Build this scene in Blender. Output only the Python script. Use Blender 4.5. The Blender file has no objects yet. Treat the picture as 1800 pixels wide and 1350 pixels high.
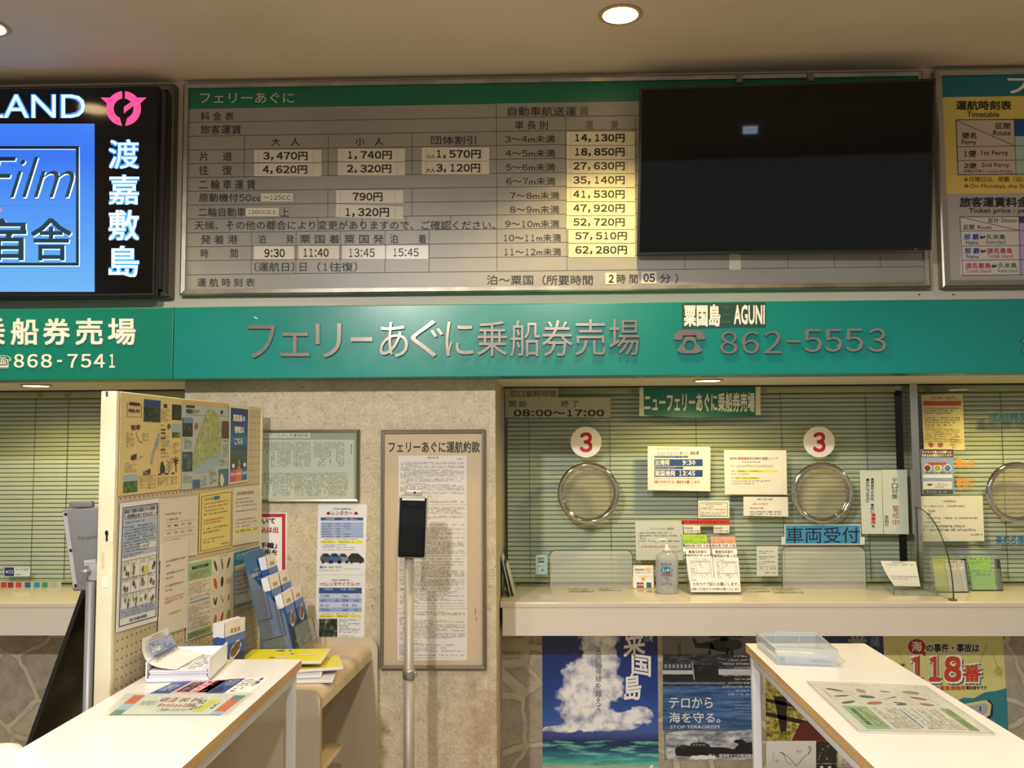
import bpy, bmesh, math, random
from mathutils import Vector, Matrix
random.seed(7)
SC = bpy.context.scene
COL = SC.collection

# ------------------------------------------------------------------ camera
FPX = 1610.0
EYE = Vector((0.0, -3.63, 1.65))
YAW, PITCH, ROLL = math.atan(0.0293), math.atan(0.0676), 0.0055
_f = Vector((-math.sin(YAW) * math.cos(PITCH), math.cos(YAW) * math.cos(PITCH), math.sin(PITCH)))
_r0 = Vector((math.cos(YAW), math.sin(YAW), 0))
_u0 = _r0.cross(_f)
_r = math.cos(ROLL) * _r0 - math.sin(ROLL) * _u0
_u = math.sin(ROLL) * _r0 + math.cos(ROLL) * _u0
cam_data = bpy.data.cameras.new('camera')
cam_data.sensor_fit = 'HORIZONTAL'
cam_data.sensor_width = 36.0
cam_data.lens = 36.0 * FPX / 1800.0
cam_data.clip_start = 0.05
cam = bpy.data.objects.new('camera', cam_data)
COL.objects.link(cam)
cam.matrix_world = Matrix(((_r.x, _u.x, -_f.x, EYE.x), (_r.y, _u.y, -_f.y, EYE.y), (_r.z, _u.z, -_f.z, EYE.z), (0, 0, 0, 1)))
SC.camera = cam

# ------------------------------------------------------------------ exposure, world, hall lamps
SC.view_settings.view_transform = 'Standard'
SC.view_settings.look = 'None'
SC.view_settings.exposure = 0.0
SC.view_settings.gamma = 1.0
SC.view_settings.use_curve_mapping = False
SC.cycles.use_denoising = True
SC.cycles.max_bounces = 8
SC.cycles.transparent_max_bounces = 24
SC.cycles.caustics_reflective = False
SC.cycles.caustics_refractive = False
SC.cycles.sample_clamp_indirect = 4.0
W_ = bpy.data.worlds.new('hall_daylight')
SC.world = W_
W_.use_nodes = True
W_.node_tree.nodes['Background'].inputs['Color'].default_value = (0.95, 0.93, 0.90, 1)
W_.node_tree.nodes['Background'].inputs['Strength'].default_value = 0.42

WALL_Y, SIGN_Y, GLASS_Y, BLIND_Y, COUNTER_Y, LOW_Y = 0.0, -0.14, 0.70, 0.80, 0.285, 0.525
CEIL_Z, SOFFIT_Z, COUNTER_Z, TABLE_Z, CAB_Z = 3.15, 1.928, 0.993, 1.01, 0.885


def lamp(name, loc, energy, color, size=math.radians(150), blend=0.6, radius=0.06, target=None):
    d = bpy.data.lights.new(name, 'SPOT')
    d.energy = energy
    d.color = color
    d.spot_size = size
    d.spot_blend = blend
    d.shadow_soft_size = radius
    o = bpy.data.objects.new(name, d)
    COL.objects.link(o)
    o.location = loc
    if target is not None:
        o.rotation_euler = (Vector(target) - Vector(loc)).to_track_quat('-Z', 'Y').to_euler()
    return o


WARM, NEUT, YEL = (1.0, 0.80, 0.52), (1.0, 0.935, 0.87), (1.0, 0.74, 0.28)
# rows of hall ceiling lamps behind and above the viewer
lamp('hall_downlight', (-1.05, -3.75, 3.12), 400, NEUT, math.radians(174), 0.25, 0.07)
lamp('hall_downlight', (0.15, -3.75, 3.12), 160, NEUT, math.radians(174), 0.25, 0.07)
lamp('hall_downlight', (-1.05, -2.0, 3.12), 46, NEUT, math.radians(140), 0.7, 0.07)
lamp('hall_downlight', (1.15, -2.0, 3.12), 46, NEUT, math.radians(140), 0.7, 0.07)


# ------------------------------------------------------------------ pixel rays onto real planes (photograph frame 1800 x 1350)
def ray(px, py):
    return _f + _r * ((px - 900.0) / FPX) - _u * ((py - 675.0) / FPX)


def on_plane(px, py, p0, n):
    d = ray(px, py)
    return EYE + d * ((p0 - EYE).dot(n) / d.dot(n))


def PY(px, py, y):
    return on_plane(px, py, Vector((0, y, 0)), Vector((0, 1, 0)))


def PZ(px, py, z):
    return on_plane(px, py, Vector((0, 0, z)), Vector((0, 0, 1)))


class PlaneMap:
    """coordinates of the photograph, cast onto one plane"""
    def __init__(s, p0, n):
        s.p0, s.n = Vector(p0), Vector(n).normalized()
    def __call__(s, a, b, lift=0.0):
        return on_plane(a, b, s.p0, s.n) + s.n * lift


def wallmap(y):
    return PlaneMap((0, y, 0), (0, -1, 0))


class QuadMap:
    """0..1 coordinates over a sheet with corners tl, tr, br, bl"""
    def __init__(s, tl, tr, br, bl):
        s.c = [Vector(p) for p in (tl, tr, br, bl)]
        s.n = (s.c[3] - s.c[0]).cross(s.c[1] - s.c[0]).normalized()
    def __call__(s, a, b, lift=0.0):
        tl, tr, br, bl = s.c
        return (tl * (1 - a) + tr * a) * (1 - b) + (bl * (1 - a) + br * a) * b + s.n * lift


# ------------------------------------------------------------------ materials
def lin(h):
    h = h.lstrip('#')
    out = []
    for i in (0, 2, 4):
        c = int(h[i:i + 2], 16) / 255.0
        out.append(c / 12.92 if c <= 0.04045 else ((c + 0.055) / 1.055) ** 2.4)
    return (*out, 1.0)


_mats = {}


def mat(color, rough=0.6, metal=0.0, emit=0.0, spec=0.5, coat=0.0):
    key = (color, rough, metal, emit, spec, coat)
    if key in _mats:
        return _mats[key]
    m = bpy.data.materials.new('paint_' + color.lstrip('#'))
    m.use_nodes = True
    b = m.node_tree.nodes['Principled BSDF']
    c = lin(color)
    b.inputs['Base Color'].default_value = c
    b.inputs['Roughness'].default_value = rough
    b.inputs['Metallic'].default_value = metal
    b.inputs['Specular IOR Level'].default_value = spec
    b.inputs['Coat Weight'].default_value = coat
    if emit:
        b.inputs['Emission Color'].default_value = c
        b.inputs['Emission Strength'].default_value = emit
    _mats[key] = m
    return m


class NT:
    """small node-tree helper"""
    def __init__(s, name):
        s.m = bpy.data.materials.new(name)
        s.m.use_nodes = True
        s.t = s.m.node_tree
        s.b = s.t.nodes['Principled BSDF']
        s.pos = None
    def node(s, kind, **kw):
        n = s.t.nodes.new(kind)
        for k, v in kw.items():
            setattr(n, k, v)
        return n
    def put(s, sock, v):
        if hasattr(v, 'is_linked') or hasattr(v, 'links'):
            s.t.links.new(v, sock)
        else:
            sock.default_value = v
    def math(s, op, a, b=0.0, c=0.0, clamp=False):
        n = s.node('ShaderNodeMath', operation=op, use_clamp=clamp)
        s.put(n.inputs[0], a); s.put(n.inputs[1], b); s.put(n.inputs[2], c)
        return n.outputs[0]
    def position(s):
        if s.pos is None:
            s.pos = s.node('ShaderNodeNewGeometry').outputs['Position']
        return s.pos
    def along(s, p0, axis, length=1.0):
        sub = s.node('ShaderNodeVectorMath', operation='SUBTRACT')
        s.put(sub.inputs[0], s.position()); sub.inputs[1].default_value = p0
        dot = s.node('ShaderNodeVectorMath', operation='DOT_PRODUCT')
        s.put(dot.inputs[0], sub.outputs[0]); dot.inputs[1].default_value = Vector(axis) / length
        return dot.outputs['Value']
    def noise(s, scale, detail=3.0, rough=0.5, vec=None, stretch=None, dist=0.0):
        n = s.node('ShaderNodeTexNoise')
        v = vec or s.position()
        if stretch:
            mp = s.node('ShaderNodeMapping'); mp.inputs['Scale'].default_value = stretch
            s.put(mp.inputs[0], v); v = mp.outputs[0]
        s.put(n.inputs['Vector'], v)
        n.inputs['Scale'].default_value = scale; n.inputs['Detail'].default_value = detail
        n.inputs['Roughness'].default_value = rough; n.inputs['Distortion'].default_value = dist
        return n.outputs[0]
    def voronoi(s, scale, feature='F1', vec=None, rnd=1.0, stretch=None):
        n = s.node('ShaderNodeTexVoronoi', feature=feature)
        v = vec or s.position()
        if stretch:
            mp = s.node('ShaderNodeMapping'); mp.inputs['Scale'].default_value = stretch
            s.put(mp.inputs[0], v); v = mp.outputs[0]
        s.put(n.inputs['Vector'], v)
        n.inputs['Scale'].default_value = scale; n.inputs['Randomness'].default_value = rnd
        return n
    def ramp(s, fac, stops, interp='LINEAR'):
        n = s.node('ShaderNodeValToRGB')
        n.color_ramp.interpolation = interp
        els = n.color_ramp.elements
        while len(els) < len(stops):
            els.new(0.5)
        for e, (p, c) in zip(els, stops):
            e.position = p; e.color = lin(c) if isinstance(c, str) else (c, c, c, 1)
        s.put(n.inputs[0], fac)
        return n.outputs[0]
    def mix(s, fac, a, b, mode='MIX'):
        n = s.node('ShaderNodeMix', data_type='RGBA', blend_type=mode)
        s.put(n.inputs[0], fac)
        s.put(n.inputs[6], lin(a) if isinstance(a, str) else a)
        s.put(n.inputs[7], lin(b) if isinstance(b, str) else b)
        return n.outputs[2]
    def done(s, color=None, rough=None, bump=None, strength=0.3, dist=0.002, metal=None, spec=None):
        if color is not None:
            s.put(s.b.inputs['Base Color'], color)
        if rough is not None:
            s.put(s.b.inputs['Roughness'], rough)
        if metal is not None:
            s.b.inputs['Metallic'].default_value = metal
        if spec is not None:
            s.b.inputs['Specular IOR Level'].default_value = spec
        if bump is not None:
            bn = s.node('ShaderNodeBump')
            bn.inputs['Strength'].default_value = strength; bn.inputs['Distance'].default_value = dist
            s.put(bn.inputs['Height'], bump)
            s.put(s.b.inputs['Normal'], bn.outputs[0])
        return s.m


def clear_mat(name, tint, gloss=0.08, haze=0.0, haze_col='#ffffff', rough=0.02):
    """clear sheet: see-through, a little mirror, optional milky share"""
    m = bpy.data.materials.new(name)
    m.use_nodes = True
    t = m.node_tree
    t.nodes.remove(t.nodes['Principled BSDF'])
    out = t.nodes['Material Output']
    tr = t.nodes.new('ShaderNodeBsdfTransparent'); tr.inputs[0].default_value = lin(tint)
    gl = t.nodes.new('ShaderNodeBsdfGlossy'); gl.inputs['Roughness'].default_value = rough
    lw = t.nodes.new('ShaderNodeFresnel'); lw.inputs[0].default_value = 1.45
    mu = t.nodes.new('ShaderNodeMath'); mu.operation = 'MULTIPLY'; mu.inputs[1].default_value = gloss / 0.055
    t.links.new(lw.outputs[0], mu.inputs[0])
    mu.use_clamp = True
    geo = t.nodes.new('ShaderNodeNewGeometry')
    inv = t.nodes.new('ShaderNodeMath'); inv.operation = 'SUBTRACT'; inv.inputs[0].default_value = 1.0
    t.links.new(geo.outputs['Backfacing'], inv.inputs[1])
    m3 = t.nodes.new('ShaderNodeMath'); m3.operation = 'MULTIPLY'
    t.links.new(mu.outputs[0], m3.inputs[0]); t.links.new(inv.outputs[0], m3.inputs[1])
    mu = m3
    mx = t.nodes.new('ShaderNodeMixShader')
    t.links.new(mu.outputs[0], mx.inputs[0])
    last = tr.outputs[0]
    if haze:
        df = t.nodes.new('ShaderNodeBsdfDiffuse'); df.inputs[0].default_value = lin(haze_col)
        m2 = t.nodes.new('ShaderNodeMixShader'); m2.inputs[0].default_value = haze
        t.links.new(tr.outputs[0], m2.inputs[1]); t.links.new(df.outputs[0], m2.inputs[2])
        last = m2.outputs[0]
    t.links.new(last, mx.inputs[1]); t.links.new(gl.outputs[0], mx.inputs[2])
    t.links.new(mx.outputs[0], out.inputs[0])
    return m


PAPER = mat('#e6e4dc', 0.75)
INK = mat('#17171a', 0.6)
STEEL = mat('#b9b5ad', 0.22, 1.0)
ALU = mat('#a8a49b', 0.38, 0.9)
CHROME = mat('#c8c4bc', 0.08, 1.0)
BLACKG = mat('#030405', 0.03, 0.0, 0.0, 0.3)
BLACKM = mat('#0c0c0d', 0.5)
GLASS = clear_mat('window_glass', '#f2f7f3', 0.045)
ACRYL = clear_mat('clear_acrylic', '#f4f8f6', 0.05, 0.06)
MILKY = clear_mat('milky_plastic', '#eef2f4', 0.05, 0.26, '#e9eef2')
ACEDGE = clear_mat('acrylic_edge', '#8a9a94', 0.10, 0.35, '#3c4642')
FILM = clear_mat('paper_film', '#d9d9c8', 0.03, 0.7, '#c6c5ac')

# ------------------------------------------------------------------ mesh builder
_glyphs = {}


_cells = {}


def _outline(body, off, res, shear):
    cu = bpy.data.curves.new('glyphs', 'FONT')
    cu.body = body; cu.resolution_u = res; cu.offset = off; cu.shear = shear
    o = bpy.data.objects.new('glyphs', cu)
    me = bpy.data.meshes.new_from_object(o)
    vs = [(v.co.x, v.co.y) for v in me.vertices]
    fs = [tuple(p.vertices) for p in me.polygons]
    bpy.data.objects.remove(o); bpy.data.curves.remove(cu); bpy.data.meshes.remove(me)
    return vs, fs


def _gothic(body, res):
    """figures set broad, one by one, beside full-width characters"""
    V, F, x = [], [], 0.0
    for ch in body:
        if ch in ' \u3000':
            x += .22 if ch == ' ' else 1.0
            continue
        wide = ch.isdigit() or ch in ',:-：'
        g = {',': '，', ':': '：', '-': '－'}.get(ch, chr(ord(ch) + 0xFEE0) if ch in '0123456789' else ch)
        key = (g, res)
        if key not in _cells:
            _cells[key] = _outline(g, 0.0, res, 0.0)
        vs, fs = _cells[key]
        if not vs:
            continue
        x0, x1 = min(v[0] for v in vs), max(v[0] for v in vs)
        if ch.isdigit():
            ink, adv = (.34, .66) if ch == '1' else (.56, .66)
        elif wide:
            ink, adv = x1 - x0, {'-': 1.0}.get(ch, .36)
        elif ord(ch) < 0x2000:
            ink, adv = x1 - x0, x1 - x0 + .12
        else:
            ink, adv = x1 - x0, None
        i = len(V)
        if adv is None:
            V += [(x + vx - .0, vy) for vx, vy in vs]; x += 1.02
        else:
            l = x + (adv - ink) / 2
            V += [(l + (vx - x0) / (x1 - x0) * ink, vy) for vx, vy in vs]; x += adv
        F += [tuple(i + k for k in f) for f in fs]
    return V, F


def glyphs(body, off, res, font_shear=0.0):
    key = (body, off, res, font_shear)
    if key not in _glyphs:
        if any(c.isdigit() for c in body) and not any(c.islower() and c not in 'mc' for c in body):
            vs, fs = _gothic(body, res)
        else:
            vs, fs = _outline(body, off, res, font_shear)
        if not vs:
            vs = [(0, 0), (1, 1)]
        x0 = min(v[0] for v in vs); x1 = max(v[0] for v in vs)
        y0 = min(v[1] for v in vs); y1 = max(v[1] for v in vs)
        w, h = max(x1 - x0, 1e-6), max(y1 - y0, 1e-6)
        _glyphs[key] = ([((x - x0) / w, (y - y0) / h) for x, y in vs], fs, w / h)
    return _glyphs[key]


STEP = 0.0005


class MB:
    def __init__(s):
        s.v, s.f, s.m, s.mats, s.sm = [], [], [], [], []
    def mi(s, m):
        if m not in s.mats:
            s.mats.append(m)
        return s.mats.index(m)
    def face(s, pts, m, smooth=False):
        i = len(s.v)
        s.v += [Vector(p) for p in pts]
        s.f.append(tuple(range(i, i + len(pts)))); s.m.append(s.mi(m)); s.sm.append(smooth)
    def mesh(s, vs, fs, m, smooth=False):
        i = len(s.v)
        s.v += [Vector(p) for p in vs]
        k = s.mi(m)
        for f in fs:
            s.f.append(tuple(i + j for j in f)); s.m.append(k); s.sm.append(smooth)
    def box(s, x0, x1, y0, y1, z0, z1, m):
        s.obox(Vector((x0, y0, z0)), Vector((x1 - x0, 0, 0)), Vector((0, y1 - y0, 0)), Vector((0, 0, z1 - z0)), m)
    def obox(s, o, a, b, c, m):
        o, a, b, c = Vector(o), Vector(a), Vector(b), Vector(c)
        vs = [o, o + a, o + a + b, o + b, o + c, o + a + c, o + a + b + c, o + b + c]
        fs = [(3, 2, 1, 0), (4, 5, 6, 7), (0, 1, 5, 4), (1, 2, 6, 5), (2, 3, 7, 6), (3, 0, 4, 7)]
        if a.cross(b).dot(c) < 0:
            fs = [f[::-1] for f in fs]
        s.mesh(vs, fs, m)
    def rbox(s, o, a, b, c, r, m, seg=3, smooth=True):
        """box spanned from corner o by a, b, c with rounded edges"""
        o, a, b, c = Vector(o), Vector(a), Vector(b), Vector(c)
        la, lb, lc = a.length, b.length, c.length
        bm = bmesh.new()
        bmesh.ops.create_cube(bm, size=1.0)
        for v in bm.verts:
            v.co = Vector(((v.co.x + .5) * la, (v.co.y + .5) * lb, (v.co.z + .5) * lc))
        bmesh.ops.bevel(bm, geom=list(bm.edges), offset=min(r, la * .49, lb * .49, lc * .49), segments=seg, profile=0.5, affect='EDGES')
        bm.verts.index_update()
        ua, ub, uc = a / la, b / lb, c / lc
        s.mesh([o + ua * v.co.x + ub * v.co.y + uc * v.co.z for v in bm.verts], [tuple(v.index for v in f.verts) for f in bm.faces], m, smooth)
        bm.free()
    def prism(s, pts, vec, m, ms=None):
        """flat outline pts pushed along vec"""
        vec = Vector(vec); pts = [Vector(p) for p in pts]
        n = len(pts)
        s.face(pts, m); s.face([p + vec for p in reversed(pts)], m)
        for i in range(n):
            j = (i + 1) % n
            s.face([pts[j], pts[i], pts[i] + vec, pts[j] + vec], ms or m)
    def tube(s, path, r, m, seg=10, closed=False, smooth=True, caps=True):
        path = [Vector(p) for p in path]
        n = len(path); rings = []
        prev = None
        for i, p in enumerate(path):
            if closed:
                d = path[(i + 1) % n] - path[i - 1]
            else:
                d = path[min(i + 1, n - 1)] - path[max(i - 1, 0)]
            d.normalize()
            if prev is None:
                prev = d.orthogonal().normalized()
            a = (prev - d * prev.dot(d)).normalized(); prev = a
            b = d.cross(a)
            rr = r[i] if isinstance(r, (list, tuple)) else r
            rings.append([p + (a * math.cos(2 * math.pi * k / seg) + b * math.sin(2 * math.pi * k / seg)) * rr for k in range(seg)])
        vs = [q for g in rings for q in g]; fs = []
        for i in range(n if closed else n - 1):
            j = (i + 1) % n
            for k in range(seg):
                l = (k + 1) % seg
                fs.append((i * seg + k, i * seg + l, j * seg + l, j * seg + k))
        if caps and not closed:
            fs.append(tuple(reversed(range(seg)))); fs.append(tuple((n - 1) * seg + k for k in range(seg)))
        s.mesh(vs, fs, m, smooth)
    def lathe(s, prof, c, m, seg=28, sx=1.0, sy=1.0, smooth=True):
        c = Vector(c); n = len(prof)
        vs = [c + Vector((r * sx * math.cos(2 * math.pi * k / seg), r * sy * math.sin(2 * math.pi * k / seg), z)) for r, z in prof for k in range(seg)]
        fs = []
        for i in range(n - 1):
            for k in range(seg):
                l = (k + 1) % seg
                fs.append((i * seg + k, i * seg + l, (i + 1) * seg + l, (i + 1) * seg + k))
        fs.append(tuple(reversed(range(seg)))); fs.append(tuple((n - 1) * seg + k for k in range(seg)))
        s.mesh(vs, fs, m, smooth)
    # ---- flat work on a map
    def slab(s, mp, quad, m, t=0.0012, base=0.0, ms=None):
        """sheet of thickness t; quad = 4 map coordinates tl, tr, br, bl (or a box of 4 numbers)"""
        if not hasattr(quad[0], '__len__'):
            a0, b0, a1, b1 = quad
            quad = [(a0, b0), (a1, b0), (a1, b1), (a0, b1)]
        top = [mp(a, b, base + t) for a, b in quad]; low = [mp(a, b, base) for a, b in quad]
        top.reverse(); low.reverse()
        n = len(top)
        s.face(top, m); s.face(low[::-1], m)
        for i in range(n):
            j = (i + 1) % n
            s.face([top[i], low[i], low[j], top[j]], ms or m)
    def shape(s, mp, pts, m, L=1, t=0.0012):
        s.face([mp(a, b, t + L * STEP) for a, b in reversed(pts)], m)
    def rect(s, mp, a0, b0, a1, b1, m, L=1, t=0.0012):
        s.shape(mp, [(a0, b0), (a1, b0), (a1, b1), (a0, b1)], m, L, t)
    def frame(s, mp, a0, b0, a1, b1, w, m, L=1, t=0.0012, h=None):
        h = h or w
        s.rect(mp, a0, b0, a1, b0 + h, m, L, t); s.rect(mp, a0, b1 - h, a1, b1, m, L, t)
        s.rect(mp, a0, b0 + h, a0 + w, b1 - h, m, L, t); s.rect(mp, a1 - w, b0 + h, a1, b1 - h, m, L, t)
    def line(s, mp, a0, b0, a1, b1, w, m, L=1, t=0.0012):
        dx, dy = a1 - a0, b1 - b0
        l = math.hypot(dx, dy) or 1
        nx, ny = -dy / l * w / 2, dx / l * w / 2
        s.shape(mp, [(a0 - nx, b0 - ny), (a1 - nx, b1 - ny), (a1 + nx, b1 + ny), (a0 + nx, b0 + ny)], m, L, t)
    def path(s, mp, pts, w, m, L=1, t=0.0012):
        for (a, b), (c, d) in zip(pts, pts[1:]):
            s.line(mp, a, b, c, d, w, m, L, t)
    def ell(s, mp, ca, cb, ra, rb, m, L=1, t=0.0012, seg=28, rot=0.0, wob=0.0):
        pts = []
        for k in range(seg):
            q = 2 * math.pi * k / seg
            w = 1 + wob * random.uniform(-1, 1)
            x, y = ra * math.cos(q) * w, rb * math.sin(q) * w
            pts.append((ca + x * math.cos(rot) - y * math.sin(rot), cb + x * math.sin(rot) + y * math.cos(rot)))
        s.shape(mp, pts, m, L, t)
    def text(s, mp, body, a0, b0, a1, b1, m, L=2, off=0.0, res=2, t=0.0012, skew=0.0, deep=0.0, shear=0.0):
        """writing stretched to a box; off thickens the strokes by that share of the character height"""
        if off > 0:
            vs, fs, asp = glyphs(body, 0.0, res, shear)
            d = off * abs(b1 - b0)
            dx = d * (1 if a1 > a0 else -1) * abs((a1 - a0) / (b1 - b0)) / asp; dy = d * (1 if b1 > b0 else -1)
            for kk, (kx, ky) in enumerate(((-1, -1), (1, -1), (1, 1), (-1, 1))):
                s.text(mp, body, a0 + dx + kx * dx, b0 + dy + ky * dy, a1 - dx + kx * dx, b1 - dy + ky * dy, m, L, 0.0, res, t + kk * .00006, skew, deep, shear)
            return
        vs, fs, _ = glyphs(body, off, res, shear)
        w, h = a1 - a0, b1 - b0
        P = [mp(a0 + x * w, b1 - y * h + skew * (x - .5), t + L * STEP) for x, y in vs]
        s.mesh(P, fs, m)
        if deep:
            n = mp.n
            low = [p - n * deep for p in P]
            cnt = {}
            for f in fs:
                for i in range(len(f)):
                    e = (f[i], f[(i + 1) % len(f)])
                    cnt[e] = 1
            side = [(e[1], e[0], e[0] + len(P), e[1] + len(P)) for e in cnt if (e[1], e[0]) not in cnt]
            s.mesh(P + low, side, m)
    def vtext(s, mp, body, a0, b0, a1, b1, m, L=2, off=0.0, res=2, t=0.0012):
        n = len(body); h = (b1 - b0) / n
        for i, ch in enumerate(body):
            if ch in ' \u3000':
                continue
            y0, y1, x0, x1 = b0 + i * h + h * .04, b0 + (i + 1) * h - h * .04, a0, a1
            if ch in '、。':
                y1 = y0 + h * .3; x0 = a0 + (a1 - a0) * .65
            s.text(mp, ch, x0, y0, x1, y1, m, L, off, res, t)
    def greek(s, mp, a0, b0, a1, b1, rows, m, L=2, fill=0.85, t=0.0012, ch=None, vert=False, short=0.35, indent=0.0):
        """lines of writing too small to read: rows of little strokes"""
        H = (b1 - b0) / rows if not vert else (a1 - a0) / rows
        g = H * 0.62
        cw = ch or (g * 1.0 if not vert else g)
        span = (a1 - a0) if not vert else (b1 - b0)
        for r in range(rows):
            if random.random() > 0.97:
                continue
            end = span * (1.0 if random.random() < 0.55 else random.uniform(short, 1.0))
            x = span * indent * (random.random() < .3)
            while x + cw < end:
                if random.random() < fill:
                    y = H * r + H * 0.18
                    w = cw * random.uniform(.62, .92)
                    bars = [(x, y + g * .02, x + w, y + g * .19), (x + w * .08, y + g * .42, x + w * .92, y + g * .58), (x, y + g * .8, x + w, y + g * .97),
                            (x + w * .06, y, x + w * .26, y + g), (x + w * .42, y - g * .05, x + w * .60, y + g), (x + w * .76, y + g * .1, x + w * .95, y + g)]
                    qs = random.sample(bars, random.choice((2, 3, 3, 4)))
                    for p, q, u, v in qs:
                        if vert:
                            p, q, u, v = q, p, v, u
                        s.rect(mp, a0 + p, b0 + q, a0 + u, b0 + v, m, L, t)
                x += cw
    def build(s, name, parent=None, label=None, cat=None, group=None, kind=None, loc=None):
        me = bpy.data.meshes.new(name)
        o = bpy.data.objects.new(name, me)
        COL.objects.link(o)
        if parent is not None:
            base = Vector(parent['_o'])
            o.parent = parent
            org = base
        elif loc is not None:
            org = Vector(loc); o.location = org
        else:
            lo = [min(v[i] for v in s.v) for i in range(3)]; hi = [max(v[i] for v in s.v) for i in range(3)]
            org = Vector(((lo[0] + hi[0]) / 2, (lo[1] + hi[1]) / 2, lo[2])); o.location = org
        o['_o'] = tuple(org)
        me.from_pydata([tuple(v - org) for v in s.v], [], s.f)
        for m in s.mats:
            me.materials.append(m)
        me.polygons.foreach_set('material_index', s.m)
        me.polygons.foreach_set('use_smooth', s.sm)
        me.update()
        tag(o, label, cat, group, kind)
        return o


def tag(o, label=None, cat=None, group=None, kind=None):
    if label: o['label'] = label
    if cat: o['category'] = cat
    if group: o['group'] = group
    if kind: o['kind'] = kind


def empty(name, loc, label, cat, group=None, kind=None):
    o = bpy.data.objects.new(name, None)
    COL.objects.link(o)
    o.location = Vector(loc)
    o['_o'] = tuple(loc)
    o.empty_display_size = 0.1
    tag(o, label, cat, group, kind)
    return o


def arc(c, r0, r1, a0, a1, n, ax, ay):
    """points of an elliptic arc about c in the plane of ax, ay"""
    c, ax, ay = Vector(c), Vector(ax), Vector(ay)
    return [c + ax * (r0 * math.cos(a0 + (a1 - a0) * i / n)) + ay * (r1 * math.sin(a0 + (a1 - a0) * i / n)) for i in range(n + 1)]
# ------------------------------------------------------------------ setting materials
def plaster(name, col, col2, bump=0.15):
    n = NT(name)
    f = n.noise(1.3, 4, 0.6)
    c = n.mix(n.ramp(f, [(0.35, 0.0), (0.7, 1.0)]), col, col2)
    return n.done(c, 0.85, n.noise(160, 3), bump, 0.001)


def ceiling_mat():
    n = NT('ceiling_paint')
    c = n.mix(n.ramp(n.noise(0.9, 4, 0.6), [(0.4, 0.0), (0.7, 1.0)]), '#e6d5c4', '#dbc9b4')
    smudge = n.ramp(n.noise(5.5, 6, 0.7), [(0.60, 0.0), (0.72, 1.0)])
    band = n.ramp(n.along((0, -0.35, 0), (0, 1, 0), 0.35), [(0.0, 0.0), (0.6, 1.0), (1.0, 0.6)])
    c = n.mix(n.math('MULTIPLY', n.math('MULTIPLY', smudge, band), 0.25), c, '#8f8167')
    return n.done(c, 0.8, n.noise(240, 2), 0.08, 0.001)


def limestone():
    n = NT('fossil_limestone')
    base = n.ramp(n.noise(3.2, 6, 0.62), [(0.32, '#ab9e80'), (0.5, '#bbb094'), (0.68, '#c8bfa6')])
    cloud = n.ramp(n.noise(24, 6, 0.7), [(0.38, '#a1947a'), (0.52, '#bbb093'), (0.66, '#d3cbb5')])
    c = n.mix(0.6, base, cloud)
    shell = n.voronoi(52, 'F1', stretch=(1, 1, 0.7)).outputs['Distance']
    c = n.mix(n.math('MULTIPLY', n.ramp(shell, [(0.05, 1.0), (0.16, 0.0)]), 0.35), c, '#efe6d0')
    v = n.voronoi(24, 'DISTANCE_TO_EDGE', vec=None, stretch=(1, 1, 1.7)).outputs['Distance']
    m1 = n.ramp(n.noise(26, 3, 0.7), [(0.57, 0.0), (0.63, 1.0)])
    crack = n.math('MULTIPLY', n.ramp(v, [(0.012, 1.0), (0.05, 0.0)]), m1)
    c = n.mix(n.math('MULTIPLY', crack, 0.8), c, '#4e422c')
    fine = n.ramp(n.noise(95, 4, 0.75), [(0.36, '#8f8469'), (0.5, '#bdb296'), (0.66, '#ddd6c2')])
    c = n.mix(0.38, c, fine)
    v2 = n.voronoi(46, 'DISTANCE_TO_EDGE', stretch=(1.6, 1, 1)).outputs['Distance']
    m2 = n.math('MULTIPLY', n.ramp(v2, [(0.01, 1.0), (0.06, 0.0)]), n.ramp(n.noise(33, 3, 0.7), [(0.58, 0.0), (0.64, 1.0)]))
    c = n.mix(n.math('MULTIPLY', m2, 0.6), c, '#5a4d35')
    pit = n.math('MULTIPLY', n.ramp(n.noise(70, 2, 0.6), [(0.70, 0.0), (0.76, 1.0)]), n.ramp(n.noise(6, 2), [(0.45, 0.0), (0.6, 1.0)]))
    c = n.mix(n.math('MULTIPLY', pit, 0.7), c, '#5d4b2e')
    jz = n.math('PINGPONG', n.math('ADD', n.along((0, 0, 0), (0, 0, 1)), 0.14), 0.30)
    jx = n.math('PINGPONG', n.math('ADD', n.along((0, 0, 0), (1, 0, 0)), 0.20), 0.45)
    j = n.math('LESS_THAN', n.math('MINIMUM', jz, jx), 0.0011)
    c = n.mix(n.math('MULTIPLY', j, 0.35), c, '#8d7a55')
    # brown damp stain near the floor end of the pier
    st = n.math('MULTIPLY', n.ramp(n.along((-0.35, 0, 0), (1, 0, 0), 0.16), [(0.0, 0.0), (0.6, 1.0), (1.0, 0.7)]), n.ramp(n.along((0, 0, 0.85), (0, 0, -1), 0.4), [(0.0, 0.0), (0.35, 1.0)]))
    st = n.math('MULTIPLY', st, n.ramp(n.noise(7, 4, 0.6), [(0.42, 0.0), (0.6, 1.0)]))
    c = n.mix(n.math('MULTIPLY', st, 0.55), c, '#8a6334')
    return n.done(c, 0.55, n.noise(60, 4), 0.2, 0.0015)


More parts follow.
